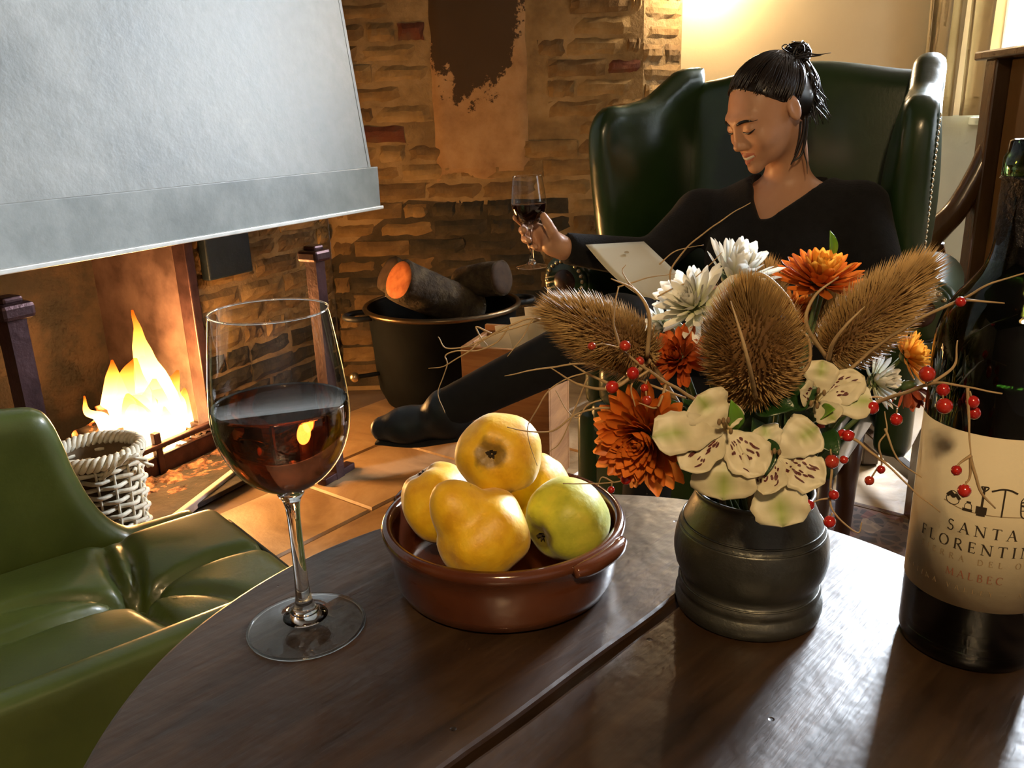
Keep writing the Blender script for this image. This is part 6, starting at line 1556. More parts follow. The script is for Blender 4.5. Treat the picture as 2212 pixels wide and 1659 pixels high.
# logs
M_bark = pmat('tree_bark', [(0.020, 0.012, 0.006), (0.055, 0.036, 0.018), (0.10, 0.072, 0.038)], 22, 0.9, bump=1.0, bscale=45, lo=0.3, hi=0.7)
m, nt, b = new_mat('sawn_end')
tc = nt.node('ShaderNodeTexCoord'); wv_ = nt.node('ShaderNodeTexNoise', i_Scale=40.0, i_Detail=5.0); nt.link(tc.outputs['Object'], wv_.inputs['Vector'])
r1 = ramp(nt, wv_.outputs['Fac'], [(0.3, (0.36, 0.085, 0.020)), (0.7, (0.62, 0.20, 0.06))]); nt.link(r1.outputs['Color'], b.inputs['Base Color']); b.inputs['Roughness'].default_value = 0.8
M_sawn = m
M_oldend = pmat('weathered_end', [(0.035, 0.018, 0.009), (0.07, 0.038, 0.02)], 30, 0.85)
def fire_log(p0, p1, r, seed, label, fresh=False):
    p0, p1 = Vector(p0), Vector(p1)
    e = empty('fire_log', p0, label, 'log', 'firewood in the cauldron')
    V, F = tube([p0, p0.lerp(p1, 0.5), p1], [r * 0.98, r, r * 0.96], 26, 22)
    V = wobble(V, r * 0.14, 12, seed); obj('bark', V, F, M_bark, e)
    for pe, d in ((p0, (p0 - p1).normalized()), (p1, (p1 - p0).normalized())):
        V, F = lathe([(0, 0.004), (r * 0.5, 0.0042), (r * 0.86, 0.003), (r * 0.92, -0.004)], pe, 26, d); V = wobble(V, r * 0.03, 14, seed); obj('sawn_end', V, F, M_sawn if fresh else M_oldend, e)
    return e
le_ = at(862, 605, 2.66)
fire_log(le_, le_ + Vector((0.22, 0.20, -0.15)), 0.072, 1.0, 'firewood log with a freshly sawn orange end facing the room', True)
fire_log(at(838, 590, 2.86), at(838, 590, 2.86) + Vector((0.20, 0.12, -0.16)), 0.066, 4.0, 'dark bark log leaning behind the orange-ended one')
fire_log(at(1000, 612, 2.90) , at(1000, 612, 2.90) + Vector((0.14, -0.10, 0.035)) , 0.062, 8.0, 'short thick dark log at the right of the cauldron')
fire_log(PC + Vector((-0.06, 0.06, PZ - 0.10)), PC + Vector((0.13, 0.10, PZ - 0.12)), 0.05, 12.0, 'bark log low at the back of the cauldron')

# crate of paper between cauldron and armchair
M_crate = pmat('warm_pine_board', [(0.22, 0.085, 0.022), (0.34, 0.15, 0.045)], 5, 0.6, bump=0.12, bscale=30, stretch=(1, 1, 8))
KC = at(1075, 770, 2.32); KW, KD, KH = 0.27, 0.20, KC.z
ca = math.radians(-20); kx = Vector((math.cos(ca), math.sin(ca), 0)); ky = Vector((-kx.y, kx.x, 0))
KC = Vector((at(1075, 790, 2.32).x + 0.055, 2.42, 0))
crate = empty('kindling_crate', KC, 'open pine crate with papers beside the cauldron', 'crate')
KH = 0.44
V, F = bevel_box(KC - ky * (KD / 2) + Z * (KH / 2), (KW / 2, 0.008, KH / 2), kx, ky, bev=0.002); obj('front_board', V, F, M_crate, crate, smooth=False)
V, F = bevel_box(KC + ky * (KD / 2) + Z * (KH / 2 + 0.01), (KW / 2, 0.008, KH / 2 + 0.01), kx, ky, bev=0.002); obj('rear_board', V, F, M_crate, crate, smooth=False)
for s in (-1, 1):
    V, F = bevel_box(KC + kx * (s * (KW / 2 - 0.008)) + Z * (KH / 2), (0.008, KD / 2 - 0.009, KH / 2), kx, ky, bev=0.002); obj('end_board', V, F, M_crate, crate, smooth=False)
V, F = bevel_box(KC + Z * 0.02, (KW / 2 - 0.017, KD / 2 - 0.009, 0.008), kx, ky, bev=0.002); obj('bottom_board', V, F, M_crate, crate, smooth=False)
M_sheet = pmat('cream_sheet', [(0.80, 0.75, 0.60), (0.86, 0.81, 0.66)], 6, 0.8)
for i, (dx, dy, h, tl) in enumerate([(-0.038, -0.03, 0.012, 0.20), (0.0, -0.01, 0.04, 0.12), (0.045, 0.015, 0.065, 0.18), (0.078, 0.035, 0.090, 0.10)]):
    c = KC + kx * dx + ky * dy
    a = kx * math.cos(tl) + Z * math.sin(tl); up_ = Z * math.cos(tl) - kx * math.sin(tl)
    V, F = bevel_box(c + Z * (KH - 0.09 + h) , (0.050, 0.0012, 0.10), a, ky, up_, bev=0.0005, seg=1)
    tag(obj('paper_sheet', V, F, M_sheet, smooth=False, origin=c + Z * (KH - 0.1)), ['low folded cream paper at the left in the crate', 'cream paper second from the left in the crate', 'cream paper second from the right in the crate', 'tallest cream paper at the right in the crate'][i], 'paper', 'papers standing in the crate')

# wicker basket by the hearth
M_wick = pmat('pale_wicker', [(0.66, 0.60, 0.46), (0.80, 0.75, 0.60)], 30, 0.5, bump=0.2, bscale=80)
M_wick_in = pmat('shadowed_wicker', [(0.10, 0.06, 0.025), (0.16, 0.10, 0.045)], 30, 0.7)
WB = at(205, 965, 1.86); WZ = WB.z; WB = Vector((WB.x, WB.y, 0)); WR = 0.098
bask = empty('wicker_basket', WB, 'pale woven wicker basket standing before the fire', 'basket')
def wr(z): return WR * (0.80 + 0.20 * (z / WZ))
V, F = lathe([(0, 0.006), (wr(0) - 0.01, 0.006), (wr(WZ * 0.5) - 0.010, WZ * 0.5), (wr(WZ) - 0.010, WZ - 0.02)], WB, 40); obj('lining', V, F, M_wick_in, bask)  # dark inner shell: shade behind the weave is put into its colour
NST = 16
for i in range(NST):
    a = 2 * math.pi * i / NST; u = Vector((math.cos(a), math.sin(a), 0))
    V, F = tube([WB + u * wr(0) + Z * 0.004, WB + u * wr(WZ * 0.5) + Z * WZ * 0.5, WB + u * wr(WZ) + Z * (WZ - 0.01)], 0.0034, 6, 6); obj('stake', V, F, M_wick, bask)
NR = 17
for k in range(NR):
    z = 0.012 + (WZ - 0.05) * k / (NR - 1); pts = []
    n = NST * 4
    for i in range(n + 1):
        a = 2 * math.pi * i / n
        r = wr(z) + 0.0068 * math.cos(NST / 2 * a + math.pi * k)
        pts.append(WB + Vector((math.cos(a) * r, math.sin(a) * r, z + 0.0008 * math.sin(a * 7))))
    V, F = tube(pts, 0.0058, 6, n + 1, caps=False); obj('weaver', V, F, M_wick, bask)
for k in range(3):                       # braided border
    pts = []
    for i in range(97):
        a = 2 * math.pi * i / 96; q = a * 14 + k * 2 * math.pi / 3
        pts.append(WB + Vector((math.cos(a), math.sin(a), 0)) * (wr(WZ) + 0.009 * math.cos(q)) + Z * (WZ - 0.012 + 0.013 * math.sin(q)))
    V, F = tube(pts, 0.0070, 6, 97, caps=False); obj('border_strand', V, F, M_wick, bask)
for sgn in (0,):                        # twisted loop handle on the near side
    hp0 = WB + Vector((0.080, -0.050, WZ - 0.05)); 
    for k in range(2):
        pts = []
        for i in range(40):
            t = i / 39; q = t * 16 + k * math.pi
            p = hp0 + Vector((0.016, -0.008, 0)) * math.sin(math.pi * t) + Vector((-0.035 + 0.085 * t, -0.035 + 0.075 * t, 0)) + Z * (0.045 * math.sin(math.pi * t))
            pts.append(p + Vector((math.cos(q), 0, math.sin(q))) * 0.005)
        V, F = tube(pts, 0.0045, 6, 40); obj('handle_strand', V, F, M_wick, bask)

# ================================================================== wooden armchair on the right
M_oakchair = pmat('polished_oak_chair', [(0.030, 0.013, 0.006), (0.065, 0.030, 0.014), (0.10, 0.05, 0.024)], 8, 0.26, bump=0.08, bscale=40, stretch=(1, 1, 0.2), spec=0.6, coat=0.3)
M_oakback = pmat('brown_oak_panel', [(0.075, 0.036, 0.013), (0.13, 0.066, 0.025)], 6, 0.4, bump=0.1, bscale=40, stretch=(1, 1, 0.15))
lf = atz(1975, 1118, 0); lb = atz(1872, 1000, 0)
lf = Vector((1.09, 2.02, 0)); lb = Vector((1.12, 2.43, 0))
oc = empty('oak_armchair', Vector((1.3, 2.2, 0)), 'dark oak high-backed armchair with curved arms by the window', 'armchair')
V, F = bevel_box((lf.x, lf.y, 0.22), (0.030, 0.030, 0.22), bev=0.005); obj('leg', V, F, M_oakchair, oc, smooth=False)
V, F = bevel_box((lb.x, lb.y, 0.22), (0.026, 0.026, 0.22), bev=0.005); obj('leg', V, F, M_oakchair, oc, smooth=False)
sx0 = at(2118, 300, 2.46).x
V, F = bevel_box((sx0 + 0.045, 2.46, 0.60), (0.045, 0.028, 0.60 - 0.005), bev=0.006); obj('stile', V, F, M_oakchair, oc, smooth=False)
V, F = bevel_box((sx0 + 0.045, 1.99, 0.60), (0.045, 0.028, 0.595), bev=0.006); obj('stile', V, F, M_oakchair, oc, smooth=False)
V, F = bevel_box((sx0 + 0.045, 2.225, 1.205), (0.065, 0.29, 0.012), bev=0.005); obj('top_rail', V, F, M_oakchair, oc, smooth=False)
V, F = bevel_box((sx0 + 0.055, 2.225, 0.80), (0.014, 0.205, 0.39), bev=0.004); obj('back_panel', V, F, M_oakback, oc, smooth=False)
V, F = bevel_box((1.24, 2.225, 0.435), (0.19, 0.24, 0.018), bev=0.006); obj('seat', V, F, M_oakchair, oc, smooth=False)
V, F = bevel_box((1.105, 2.225, 0.39), (0.014, 0.19, 0.028), bev=0.004); obj('seat_rail', V, F, M_oakchair, oc, smooth=False)
V, F = bevel_box((1.105, 2.225, 0.10), (0.014, 0.19, 0.018), bev=0.004); obj('stretcher', V, F, M_oakchair, oc, smooth=False)
for Yc in (2.46, 1.99):
    k_ = 0.47 if Yc < 2.2 else 0
    p = [at(2145, 300, 2.46), at(2112, 375, 2.46), at(2068, 450, 2.46), at(2030, 490, 2.46), at(2004, 515, 2.46), at(1998, 540, 2.46)]
    p = [q - Vector((0, k_, 0)) for q in p]
    V, F = tube(p, [0.030, 0.032, 0.034, 0.038, 0.042, 0.030], 14, 30, flat=0.85); obj('arm', V, F, M_oakchair, oc)
    s0 = p[4] + Vector((0.025, 0, -0.02))
    V, F = tube([s0, s0 + Vector((0.018, 0, -0.05)), s0 + Vector((0.02, 0, -0.12)), s0 + Vector((-0.01, 0, -0.19)), Vector((s0.x - 0.02, s0.y, 0.45))], [0.024, 0.020, 0.020, 0.024, 0.024], 12, 24); obj('arm_support', V, F, M_oakchair, oc)

# rug under the right-hand chairs
m, nt, b = new_mat('persian_rug')
tc = nt.node('ShaderNodeTexCoord')
vo = nt.node('ShaderNodeTexVoronoi', i_Scale=26.0, feature='DISTANCE_TO_EDGE'); nt.link(tc.outputs['Object'], vo.inputs['Vector'])
v2 = nt.node('ShaderNodeTexVoronoi', i_Scale=17.0); nt.link(tc.outputs['Object'], v2.inputs['Vector'])
r1 = ramp(nt, v2.outputs['Color'], [(0.25, (0.020, 0.008, 0.010)), (0.45, (0.085, 0.014, 0.010)), (0.65, (0.05, 0.02, 0.016)), (0.85, (0.14, 0.085, 0.05))], 'CONSTANT')
r2 = ramp(nt, vo.outputs['Distance'], [(0.05, (0.10, 0.065, 0.04)), (0.11, (0, 0, 0))], 'CONSTANT')
mx = nt.node('ShaderNodeMix', data_type='RGBA', blend_type='ADD'); mx.inputs['Factor'].default_value = 0.6; nt.link(r1.outputs['Color'], mx.inputs['A']); nt.link(r2.outputs['Color'], mx.inputs['B'])
nt.link(mx.outputs['Result'], b.inputs['Base Color']); b.inputs['Roughness'].default_value = 0.95; b.inputs['Sheen Weight'].default_value = 0.2
ra, rb_ = atz(1795, 1078, 0), atz(1968, 1122, 0)
rd = (rb_ - ra); rd.z = 0; rd.normalize(); rn_ = Vector((rd.y, -rd.x, 0))
rugc = ra - rd * 0.55 + rd * 0.9 + rn_ * 0.55
rug = empty('patterned_rug', rugc + Z * 0.0, 'dark red patterned rug on the stone floor behind the table', 'rug')
V, F = bevel_box(rugc + Z * 0.006, (0.90, 0.55, 0.005), rd, rn_, bev=0.002); obj('pile', V, F, m, rug, smooth=False)
for s in (-1, 1):
    V, F = bevel_box(rugc - rn_ * (0.53 * s) + Z * 0.0115, (0.89, 0.006, 0.0012), rd, rn_, bev=0.0006, seg=1); obj('border_line', V, F, pmat('rug_border', [(0.16, 0.10, 0.06), (0.10, 0.06, 0.04)], 80, 0.95), rug, smooth=False)

# ================================================================== curtain, wall lamp, added fill pendant
def curtain_mat(name):
    m, nt, b = new_mat(name)
    tc = nt.node('ShaderNodeTexCoord'); nz = nt.node('ShaderNodeTexNoise', i_Scale=5.0); nt.link(tc.outputs['Object'], nz.inputs['Vector'])
    r = ramp(nt, nz.outputs['Fac'], [(0.3, (0.46, 0.37, 0.22)), (0.7, (0.56, 0.46, 0.29))]); nt.link(r.outputs['Color'], b.inputs['Base Color']); b.inputs['Roughness'].default_value = 0.9
    tl = nt.node('ShaderNodeBsdfTranslucent'); nt.link(r.outputs['Color'], tl.inputs['Color'])
    mx = nt.node('ShaderNodeMixShader'); mx.inputs[0].default_value = 0.35
    nt.link(b.outputs[0], mx.inputs[1]); nt.link(tl.outputs[0], mx.inputs[2]); nt.link(mx.outputs[0], nt.n['Material Output'].inputs['Surface'])
    return m
M_curt = curtain_mat('cream_curtain')
cur = empty('curtain', at(2070, 250, 3.40), 'cream folded curtain at the window edge', 'curtain')
def curtain_panel(name, x0, x1, folds, Yc, amp):
    V, F = [], []
    n = folds * 16; zb = at(2070, 250, Yc).z; nz_ = 14
    for j in range(nz_ + 1):
        z = zb + (2.22 - zb) * j / nz_
        for i in range(n + 1):
            u = i / n
            V.append((x0 + (x1 - x0) * u + 0.008 * math.sin(u * 9 + z * 2), Yc + amp * math.sin(u * folds * 2 * math.pi) * (1 - 0.2 * j / nz_) + 0.01 * math.sin(u * 23), z))
    for j in range(nz_):
        for i in range(n):
            a = j * (n + 1) + i; F.append((a, a + 1, a + n + 2, a + n + 1))
    o = obj(name, V, F, M_curt, cur); s = o.modifiers.new('thickness', 'SOLIDIFY'); s.thickness = 0.003
    return o
curtain_panel('drape', at(2006, 150, 3.4).x, at(2078, 150, 3.4).x, 2, 3.42, 0.030)
curtain_panel('drape', at(2086, 150, 3.4).x, at(2160, 150, 3.4).x, 2, 3.39, 0.034)
V, F = tube([(1.55, 3.42, 2.25), (3.1, 3.42, 2.25)], 0.012, 10, 6); obj('curtain_rod', V, F, M_mahog, cur)

M_shade = None
m, nt, b = new_mat('lit_shade'); b.inputs['Base Color'].default_value = (0.9, 0.72, 0.42, 1); b.inputs['Emission Color'].default_value = (1.0, 0.66, 0.28, 1); b.inputs['Emission Strength'].default_value = 3.0; M_shade = m
SL_ = at(1538, -110, BACK_Y - 0.11)
scn = empty('wall_sconce', SL_, 'lit wall sconce above the wing chair', 'lamp')
V, F = lathe([(0, 0), (0.045, 0), (0.045, 0.012), (0, 0.016)], Vector((SL_.x, BACK_Y - 0.001, SL_.z - 0.06)), 24, (0, -1, 0)); obj('backplate', V, F, M_brass, scn)
V, F = tube([(SL_.x, BACK_Y - 0.014, SL_.z - 0.06), (SL_.x, BACK_Y - 0.07, SL_.z - 0.085), (SL_.x, SL_.y, SL_.z - 0.05), (SL_.x, SL_.y, SL_.z - 0.01)], 0.006, 8, 16); obj('lamp_arm', V, F, M_brass, scn)
V, F = lathe([(0.062, -0.02), (0.040, 0.11)], SL_, 32); so = obj('lamp_shade', V, F, M_shade, scn)
V, F = sphere(SL_ + Z * 0.035, 0.018, 14, 10, (1, 1, 1.4)); obj('bulb', V, F, emit_mat('sconce_bulb', (1.0, 0.75, 0.4), 12), scn)
point_light('sconce_light', SL_ - Z * 0.045, 22, (1.0, 0.76, 0.46), 0.03)
point_light('sconce_light_up', SL_ + Z * 0.13, 9, (1.0, 0.76, 0.46), 0.03)
PL_ = Vector((-0.05, -0.70, 1.95))  # unseen pendant added behind the viewpoint for warm front fill
pnd = empty('fill_pendant', Vector((PL_.x, PL_.y, CEIL)), 'unseen hanging lamp added behind the viewpoint for warm fill', 'lamp')
V, F = tube([(PL_.x, PL_.y, CEIL - 0.002), (PL_.x, PL_.y, PL_.z + 0.12)], 0.004, 6, 4); obj('cord', V, F, M_iron_dark, pnd)
V, F = lathe([(0.05, 0.12), (0.16, -0.04)], PL_, 32); obj('lamp_shade', V, F, M_shade, pnd)
V, F = sphere(PL_ + Z * 0.02, 0.03, 14, 10); obj('bulb', V, F, emit_mat('fill_pendant_bulb', (1.0, 0.75, 0.42), 12), pnd)
point_light('fill_pendant_light', PL_ - Z * 0.06, 55, (1.0, 0.70, 0.38), 0.07)

# ================================================================== the seated woman
M_skin = pmat('skin', [(0.60, 0.32, 0.19), (0.66, 0.37, 0.23)], 9, 0.42, bump=0.02, bscale=300)
M_lip = pmat('lips', [(0.50, 0.175, 0.12), (0.55, 0.205, 0.14)], 30, 0.35)
M_hair = pmat('black_brown_hair', [(0.008, 0.005, 0.004), (0.020, 0.012, 0.008)], 30, 0.30, spec=0.6)
M_knit = pmat('black_knit', [(0.0045, 0.0042, 0.0048), (0.008, 0.0075, 0.008)], 60, 0.95, bump=0.25, bscale=260, sheen=0.05)
M_trs = pmat('black_trouser', [(0.003, 0.003, 0.004), (0.006, 0.006, 0.007)], 40, 0.9)
M_boot = pmat('dark_blue_leather', [(0.006, 0.008, 0.011), (0.016, 0.020, 0.027)], 16, 0.45, bump=0.1)

Nk = at(1702, 405, 1.80)
Hc = at(1657, 238, 1.735)
c2 = (CAM - Hc); c2.z = 0; c2.normalize()
side = Vector((c2.y, -c2.x, 0))                   # picture-left in the ground plane
if side.x > 0: side = -side
YAW, PIT, TILT = math.radians(50), math.radians(27), math.radians(-1)
HS = 0.88
fh = (c2 * math.cos(YAW) + side * math.sin(YAW)) * math.cos(PIT) - Z * math.sin(PIT)
uh = (Z - fh * fh.z).normalized(); xh = uh.cross(fh) * -1           # xh: her left
xh = fh.cross(uh)
xh = -xh if xh.dot(side) > 0 else xh
# tip the crown toward picture right
uh2 = (uh * math.cos(TILT) + xh * math.sin(TILT)).normalized(); xh2 = (xh * math.cos(TILT) - uh * math.sin(TILT)).normalized()
RH = np.array([xh2, fh, uh2]).T
HCn = np.array(Hc)
def hw(x, y, z): return Hc + (xh2 * x + fh * y + uh2 * z) * HS
def head_sdf(P):
    q = (P - HCn) @ RH / HS
    z0 = np.zeros(1)
    d = sd_ell(q, (0, -0.014, 0.028), (0.072, 0.093, 0.078))
    d = smin(d, sd_ell(q, (0, 0.030, -0.022), (0.060, 0.064, 0.078)), 0.030)
    d = smin(d, sd_ell(q, (0, 0.034, -0.068), (0.044, 0.050, 0.038)), 0.022)
    d = smin(d, sd_ell(q, (0, 0.078, -0.098), (0.018, 0.017, 0.016)), 0.020)
    for s in (-1, 1):
        d = smin(d, sd_ell(q, (s * 0.036, 0.060, -0.034), (0.022, 0.024, 0.020)), 0.020)
        d = smin(d, sd_capsule(q, (s * 0.012, 0.086, 0.020), (s * 0.040, 0.074, 0.020), 0.010, 0.008), 0.014)
        d = smax(d, -sd_ell(q, (s * 0.030, 0.100, 0.002), (0.016, 0.012, 0.0095)), 0.012)
        d = smin(d, sd_ell(q, (s * 0.0305, 0.0775, -0.002), (0.0150, 0.0135, 0.0115)), 0.005)
    d = smin(d, sd_capsule(q, (0, 0.088, 0.010), (0, 0.1015, -0.032), 0.0076, 0.0090), 0.012)
    d = smin(d, sd_ell(q, (0, 0.1040, -0.0365), (0.0098, 0.0098, 0.0088)), 0.008)
    for s in (-1, 1):
        d = smin(d, sd_ell(q, (s * 0.0110, 0.0950, -0.0400), (0.0070, 0.0085, 0.0070)), 0.006)
    # lips, slightly parted and drawn up at the corners
    for s in (-1, 1):
        d = smin(d, sd_capsule(q, (s * 0.003, 0.0940, -0.0625), (s * 0.027, 0.0795, -0.0600), 0.0050, 0.0022), 0.006)
        d = smin(d, sd_capsule(q, (0, 0.0920, -0.0795), (s * 0.024, 0.0800, -0.0655), 0.0058, 0.0024), 0.006)
        d = smax(d, -sd_capsule(q, (0, 0.0985, -0.0705), (s * 0.027, 0.0860, -0.0625), 0.0040, 0.0016), 0.003)
        # fold from the nose to the corner of the mouth
        d = smax(d, -sd_capsule(q, (s * 0.021, 0.0985, -0.042), (s * 0.034, 0.0850, -0.066), 0.0016, 0.0012), 0.008)
        # ear
        e = sd_ell(q, (s * 0.0765, -0.010, -0.004), (0.0075, 0.0170, 0.0300))
        e = smax(e, -sd_ell(q, (s * 0.0850, -0.006, 0.000), (0.0065, 0.0095, 0.0180)), 0.004)
        d = smin(d, e, 0.006)
    return d * HS
RT = np.array([l_, g_, Z]).T
def tw(P, c): return (P - np.array(c)) @ RT
SHL = at(1858, 452, 1.715); SHR = at(1512, 462, 1.905)          # shoulder joints (picture right, picture left)
CH = at(1690, 545, 1.79); BEL = at(1690, 690, 1.79); PEL = SC0 + l_ * 0.0 + g_ * (-0.10) + Z * 0.575
ELR = at(1408, 560, 1.815); WRR = at(1216, 536, 1.715)
ELL = at(1915, 655, 1.60); WRL = at(1610, 660, 1.50)
KN1 = at(1335, 705, 1.43); AN1 = at(965, 884, 1.50)
HP1 = PEL + l_ * 0.09 + g_ * 0.02; HP2 = PEL - l_ * 0.09 + g_ * 0.02
KN2 = Vector((PEL.x, PEL.y, 0)) + g_ * 0.40 - l_ * 0.06 + Z * 0.50; AN2 = KN2 + g_ * 0.06 - Z * 0.41
def torso(P, k):
    d = sd_ell(P, tuple(CH), (0.165 + k, 0.105 + k, 0.175 + k), RT)
    d = smin(d, sd_ell(P, tuple(BEL), (0.145 + k, 0.105 + k, 0.16 + k), RT), 0.06)
    d = smin(d, sd_ell(P, tuple(PEL), (0.175 + k, 0.13 + k, 0.12 + k), RT), 0.06)
    for s in (-1, 1):
        d = smin(d, sd_ell(P, tuple(CH + l_ * (0.075 * s) + g_ * 0.075 - Z * 0.01), (0.065 + k, 0.055 + k, 0.062 + k), RT), 0.03)
    for S_ in (SHL, SHR):
        d = smin(d, sd_capsule(P, tuple(Nk - Z * 0.045), tuple(S_ - Z * 0.005), 0.046 + k, 0.050 + k), 0.045)
    return d
def arms(P, k):
    d = sd_capsule(P, tuple(SHR), tuple(ELR), 0.048 + k, 0.038 + k)
    d = smin(d, sd_capsule(P, tuple(ELR), tuple(WRR), 0.040 + k, 0.026 + k), 0.02)
    d2 = sd_capsule(P, tuple(SHL), tuple(ELL), 0.050 + k, 0.040 + k)
    d2 = smin(d2, sd_capsule(P, tuple(ELL), tuple(WRL), 0.040 + k, 0.028 + k), 0.02)
    return np.minimum(d, d2)
# the held glass
GX = at(1150, 577, 1.715); 
GT = at(1139, 380, 1.715)
gax = (GT - GX).normalized(); GH = (GT - GX).length; GS = GH / 0.214
def gpt(h): return GX + gax * h
# right hand: palm, thumb, four fingers round the base of the bowl
fing = {
 'index': [(1180, 500, 1.740), (1152, 486, 1.757), (1126, 478, 1.748), (1114, 470, 1.722)],
 'middle': [(1180, 511, 1.742), (1150, 503, 1.757), (1129, 497, 1.735), (1131, 498, 1.703)],
 'ring': [(1184, 523, 1.740), (1154, 520, 1.753), (1134, 516, 1.732), (1142, 519, 1.700)],
 'little': [(1190, 534, 1.735), (1164, 535, 1.745), (1147, 531, 1.728), (1157, 534, 1.700)],
 'thumb': [(1204, 524, 1.705), (1192, 500, 1.690), (1183, 483, 1.690), (1174, 467, 1.695)],
}
FR = {'index': (0.0105, 0.0092, 0.0084, 0.0072), 'middle': (0.0108, 0.0094, 0.0086, 0.0074), 'ring': (0.0104, 0.0090, 0.0082, 0.0070), 'little': (0.0095, 0.0080, 0.0072, 0.0062), 'thumb': (0.0135, 0.0112, 0.0100, 0.0082)}
def hand_sdf(P):
    d = sd_capsule(P, tuple(WRR), tuple(at(1196, 527, 1.722)), 0.025, 0.026)
    for n_ in ('index', 'middle', 'ring', 'little'):
        d = smin(d, sd_capsule(P, tuple(at(1204, 530, 1.722)), tuple(at(*fing[n_][0])), 0.017, 0.0125), 0.010)
    for n_, J in fing.items():
        pts = [at(*j) for j in J]; r = FR[n_]
        f = sd_capsule(P, tuple(pts[0]), tuple(pts[1]), r[0], r[1])
        f = smin(f, sd_capsule(P, tuple(pts[1]), tuple(pts[2]), r[1], r[2]), 0.003)
        f = smin(f, sd_capsule(P, tuple(pts[2]), tuple(pts[3]), r[2], r[3]), 0.003)
        d = smin(d, f, 0.006 if n_ != 'thumb' else 0.010)
    return d
# left hand, low on the paper behind the flowers
LH = [at(1530, 640, 1.50), at(1480, 622, 1.505)]
def lhand_sdf(P):
    u = (LH[1] - LH[0]).normalized(); v = Z.cross(u).normalized()
    d = sd_capsule(P, tuple(WRL), tuple(LH[0]), 0.026, 0.022)
    for i in range(4):
        a = LH[0] + v * (0.026 - 0.017 * i); b_ = a + u * (0.040 + 0.004 * (1 - abs(i - 1.2))) + Z * 0.004; c = b_ + u * 0.026 - Z * 0.012
        f = smin(sd_capsule(P, tuple(a), tuple(b_), 0.0098, 0.0085), sd_capsule(P, tuple(b_), tuple(c), 0.0085, 0.0068), 0.003)
        d = smin(d, f, 0.007)
    a = LH[0] + v * 0.030 - u * 0.02; b_ = a + u * 0.03 + v * 0.012 + Z * 0.012; c = b_ + u * 0.022
    return smin(d, smin(sd_capsule(P, tuple(a), tuple(b_), 0.012, 0.0095), sd_capsule(P, tuple(b_), tuple(c), 0.0095, 0.0075), 0.003), 0.010)
def legs(P, k):
    d = sd_capsule(P, tuple(HP1), tuple(KN1), 0.075 + k, 0.052 + k)
    d = smin(d, sd_capsule(P, tuple(KN1), tuple(AN1), 0.050 + k, 0.036 + k), 0.02)
    d2 = sd_capsule(P, tuple(HP2), tuple(KN2), 0.075 + k, 0.052 + k)
    d2 = smin(d2, sd_capsule(P, tuple(KN2), tuple(AN2), 0.050 + k, 0.036 + k), 0.02)
    return np.minimum(d, d2)
def body_sdf(P):
    d = head_sdf(P)
    d = smin(d, sd_capsule(P, tuple(hw(0, -0.030, -0.060)), tuple(Nk), 0.040, 0.045), 0.022)
    # collar bones
    d = smin(d, torso(P, -0.012), 0.030)
    for S_ in (SHL, SHR):
        a = Nk.lerp(S_, 0.12) + g_ * 0.050 - Z * 0.052; b_ = Nk.lerp(S_, 0.85) + g_ * 0.030 - Z * 0.012
        d = smin(d, sd_capsule(P, tuple(a), tuple(b_), 0.007, 0.007), 0.022)
    d = smin(d, arms(P, -0.010), 0.02)
    d = smin(d, hand_sdf(P), 0.010)
    d = smin(d, lhand_sdf(P), 0.010)
    d = smin(d, legs(P, -0.012), 0.03)
    return d
lo = (-0.15, 1.33, 0.05); hi = (0.95, 2.07, 1.24)
V, Q = sdf_mesh(body_sdf, lo, hi, 0.0042)
q = (V - HCn) @ RH / HS
fc = q[np.asarray(Q)].mean(1)
ax_ = np.abs(fc[:, 0])
upper = (ax_ < 0.027) & (np.abs(fc[:, 2] - (-0.0630 + 0.0025 * ax_ / 0.027)) < 0.0052 * (1 - (ax_ / 0.0275) ** 2)) & (fc[:, 1] > 0.075)
lower = (ax_ < 0.024) & (np.abs(fc[:, 2] - (-0.0785 + 0.0135 * (ax_ / 0.024))) < 0.0060 * (1 - (ax_ / 0.0255) ** 2)) & (fc[:, 1] > 0.075)
lipm = (upper | lower).astype(int)
person = obj('person', V, Q, None, mats=[M_skin, M_lip], midx=lipm.tolist(), origin=PEL)
tag(person, 'woman in a black v-neck top seated in the wing chair, holding a glass of wine', 'person')

# top with a deep v neck
pln = Nk + g_ * 0.085
def onfront(px, py):
    d = ray(px, py); k = g_.dot(pln - CAM) / g_.dot(d); p = CAM + d * k
    return (l_.dot(p - pln), p.z - pln.z)
vneck = [onfront(*p) for p in [(1560, 250), (1606, 340), (1622, 430), (1644, 474), (1668, 470), (1730, 425), (1830, 345), (1780, 240)]]
def sweater(P):
    d = np.minimum(torso(P, 0.004), 1e9)
    d = smin(d, arms(P, 0.006), 0.02)
    cut = sd_extrude(P, np.array(pln), l_, (0, 0, 1), g_, vneck, 0.11, 0.004)
    d = np.maximum(d, -cut)
    d = np.maximum(d, -sd_capsule(P, tuple(Nk - Z * 0.03), tuple(hw(0, -0.03, -0.03)), 0.066, 0.070))
    # cuffs end at the wrists, hem at the hips
    for W_, E_ in ((WRR, ELR), (WRL, ELL)):
        ax = np.array((W_ - E_).normalized())
        near_ = np.linalg.norm(P - np.array(W_), axis=1) - 0.09
        d = np.where(near_ < 0, np.maximum(d, (P - np.array(W_)) @ ax + 0.006), d)
    return d
V, Q = sdf_mesh(sweater, (0.02, 1.40, 0.44), (0.98, 2.12, 1.08), 0.0075); obj('top', V, Q, M_knit, person)
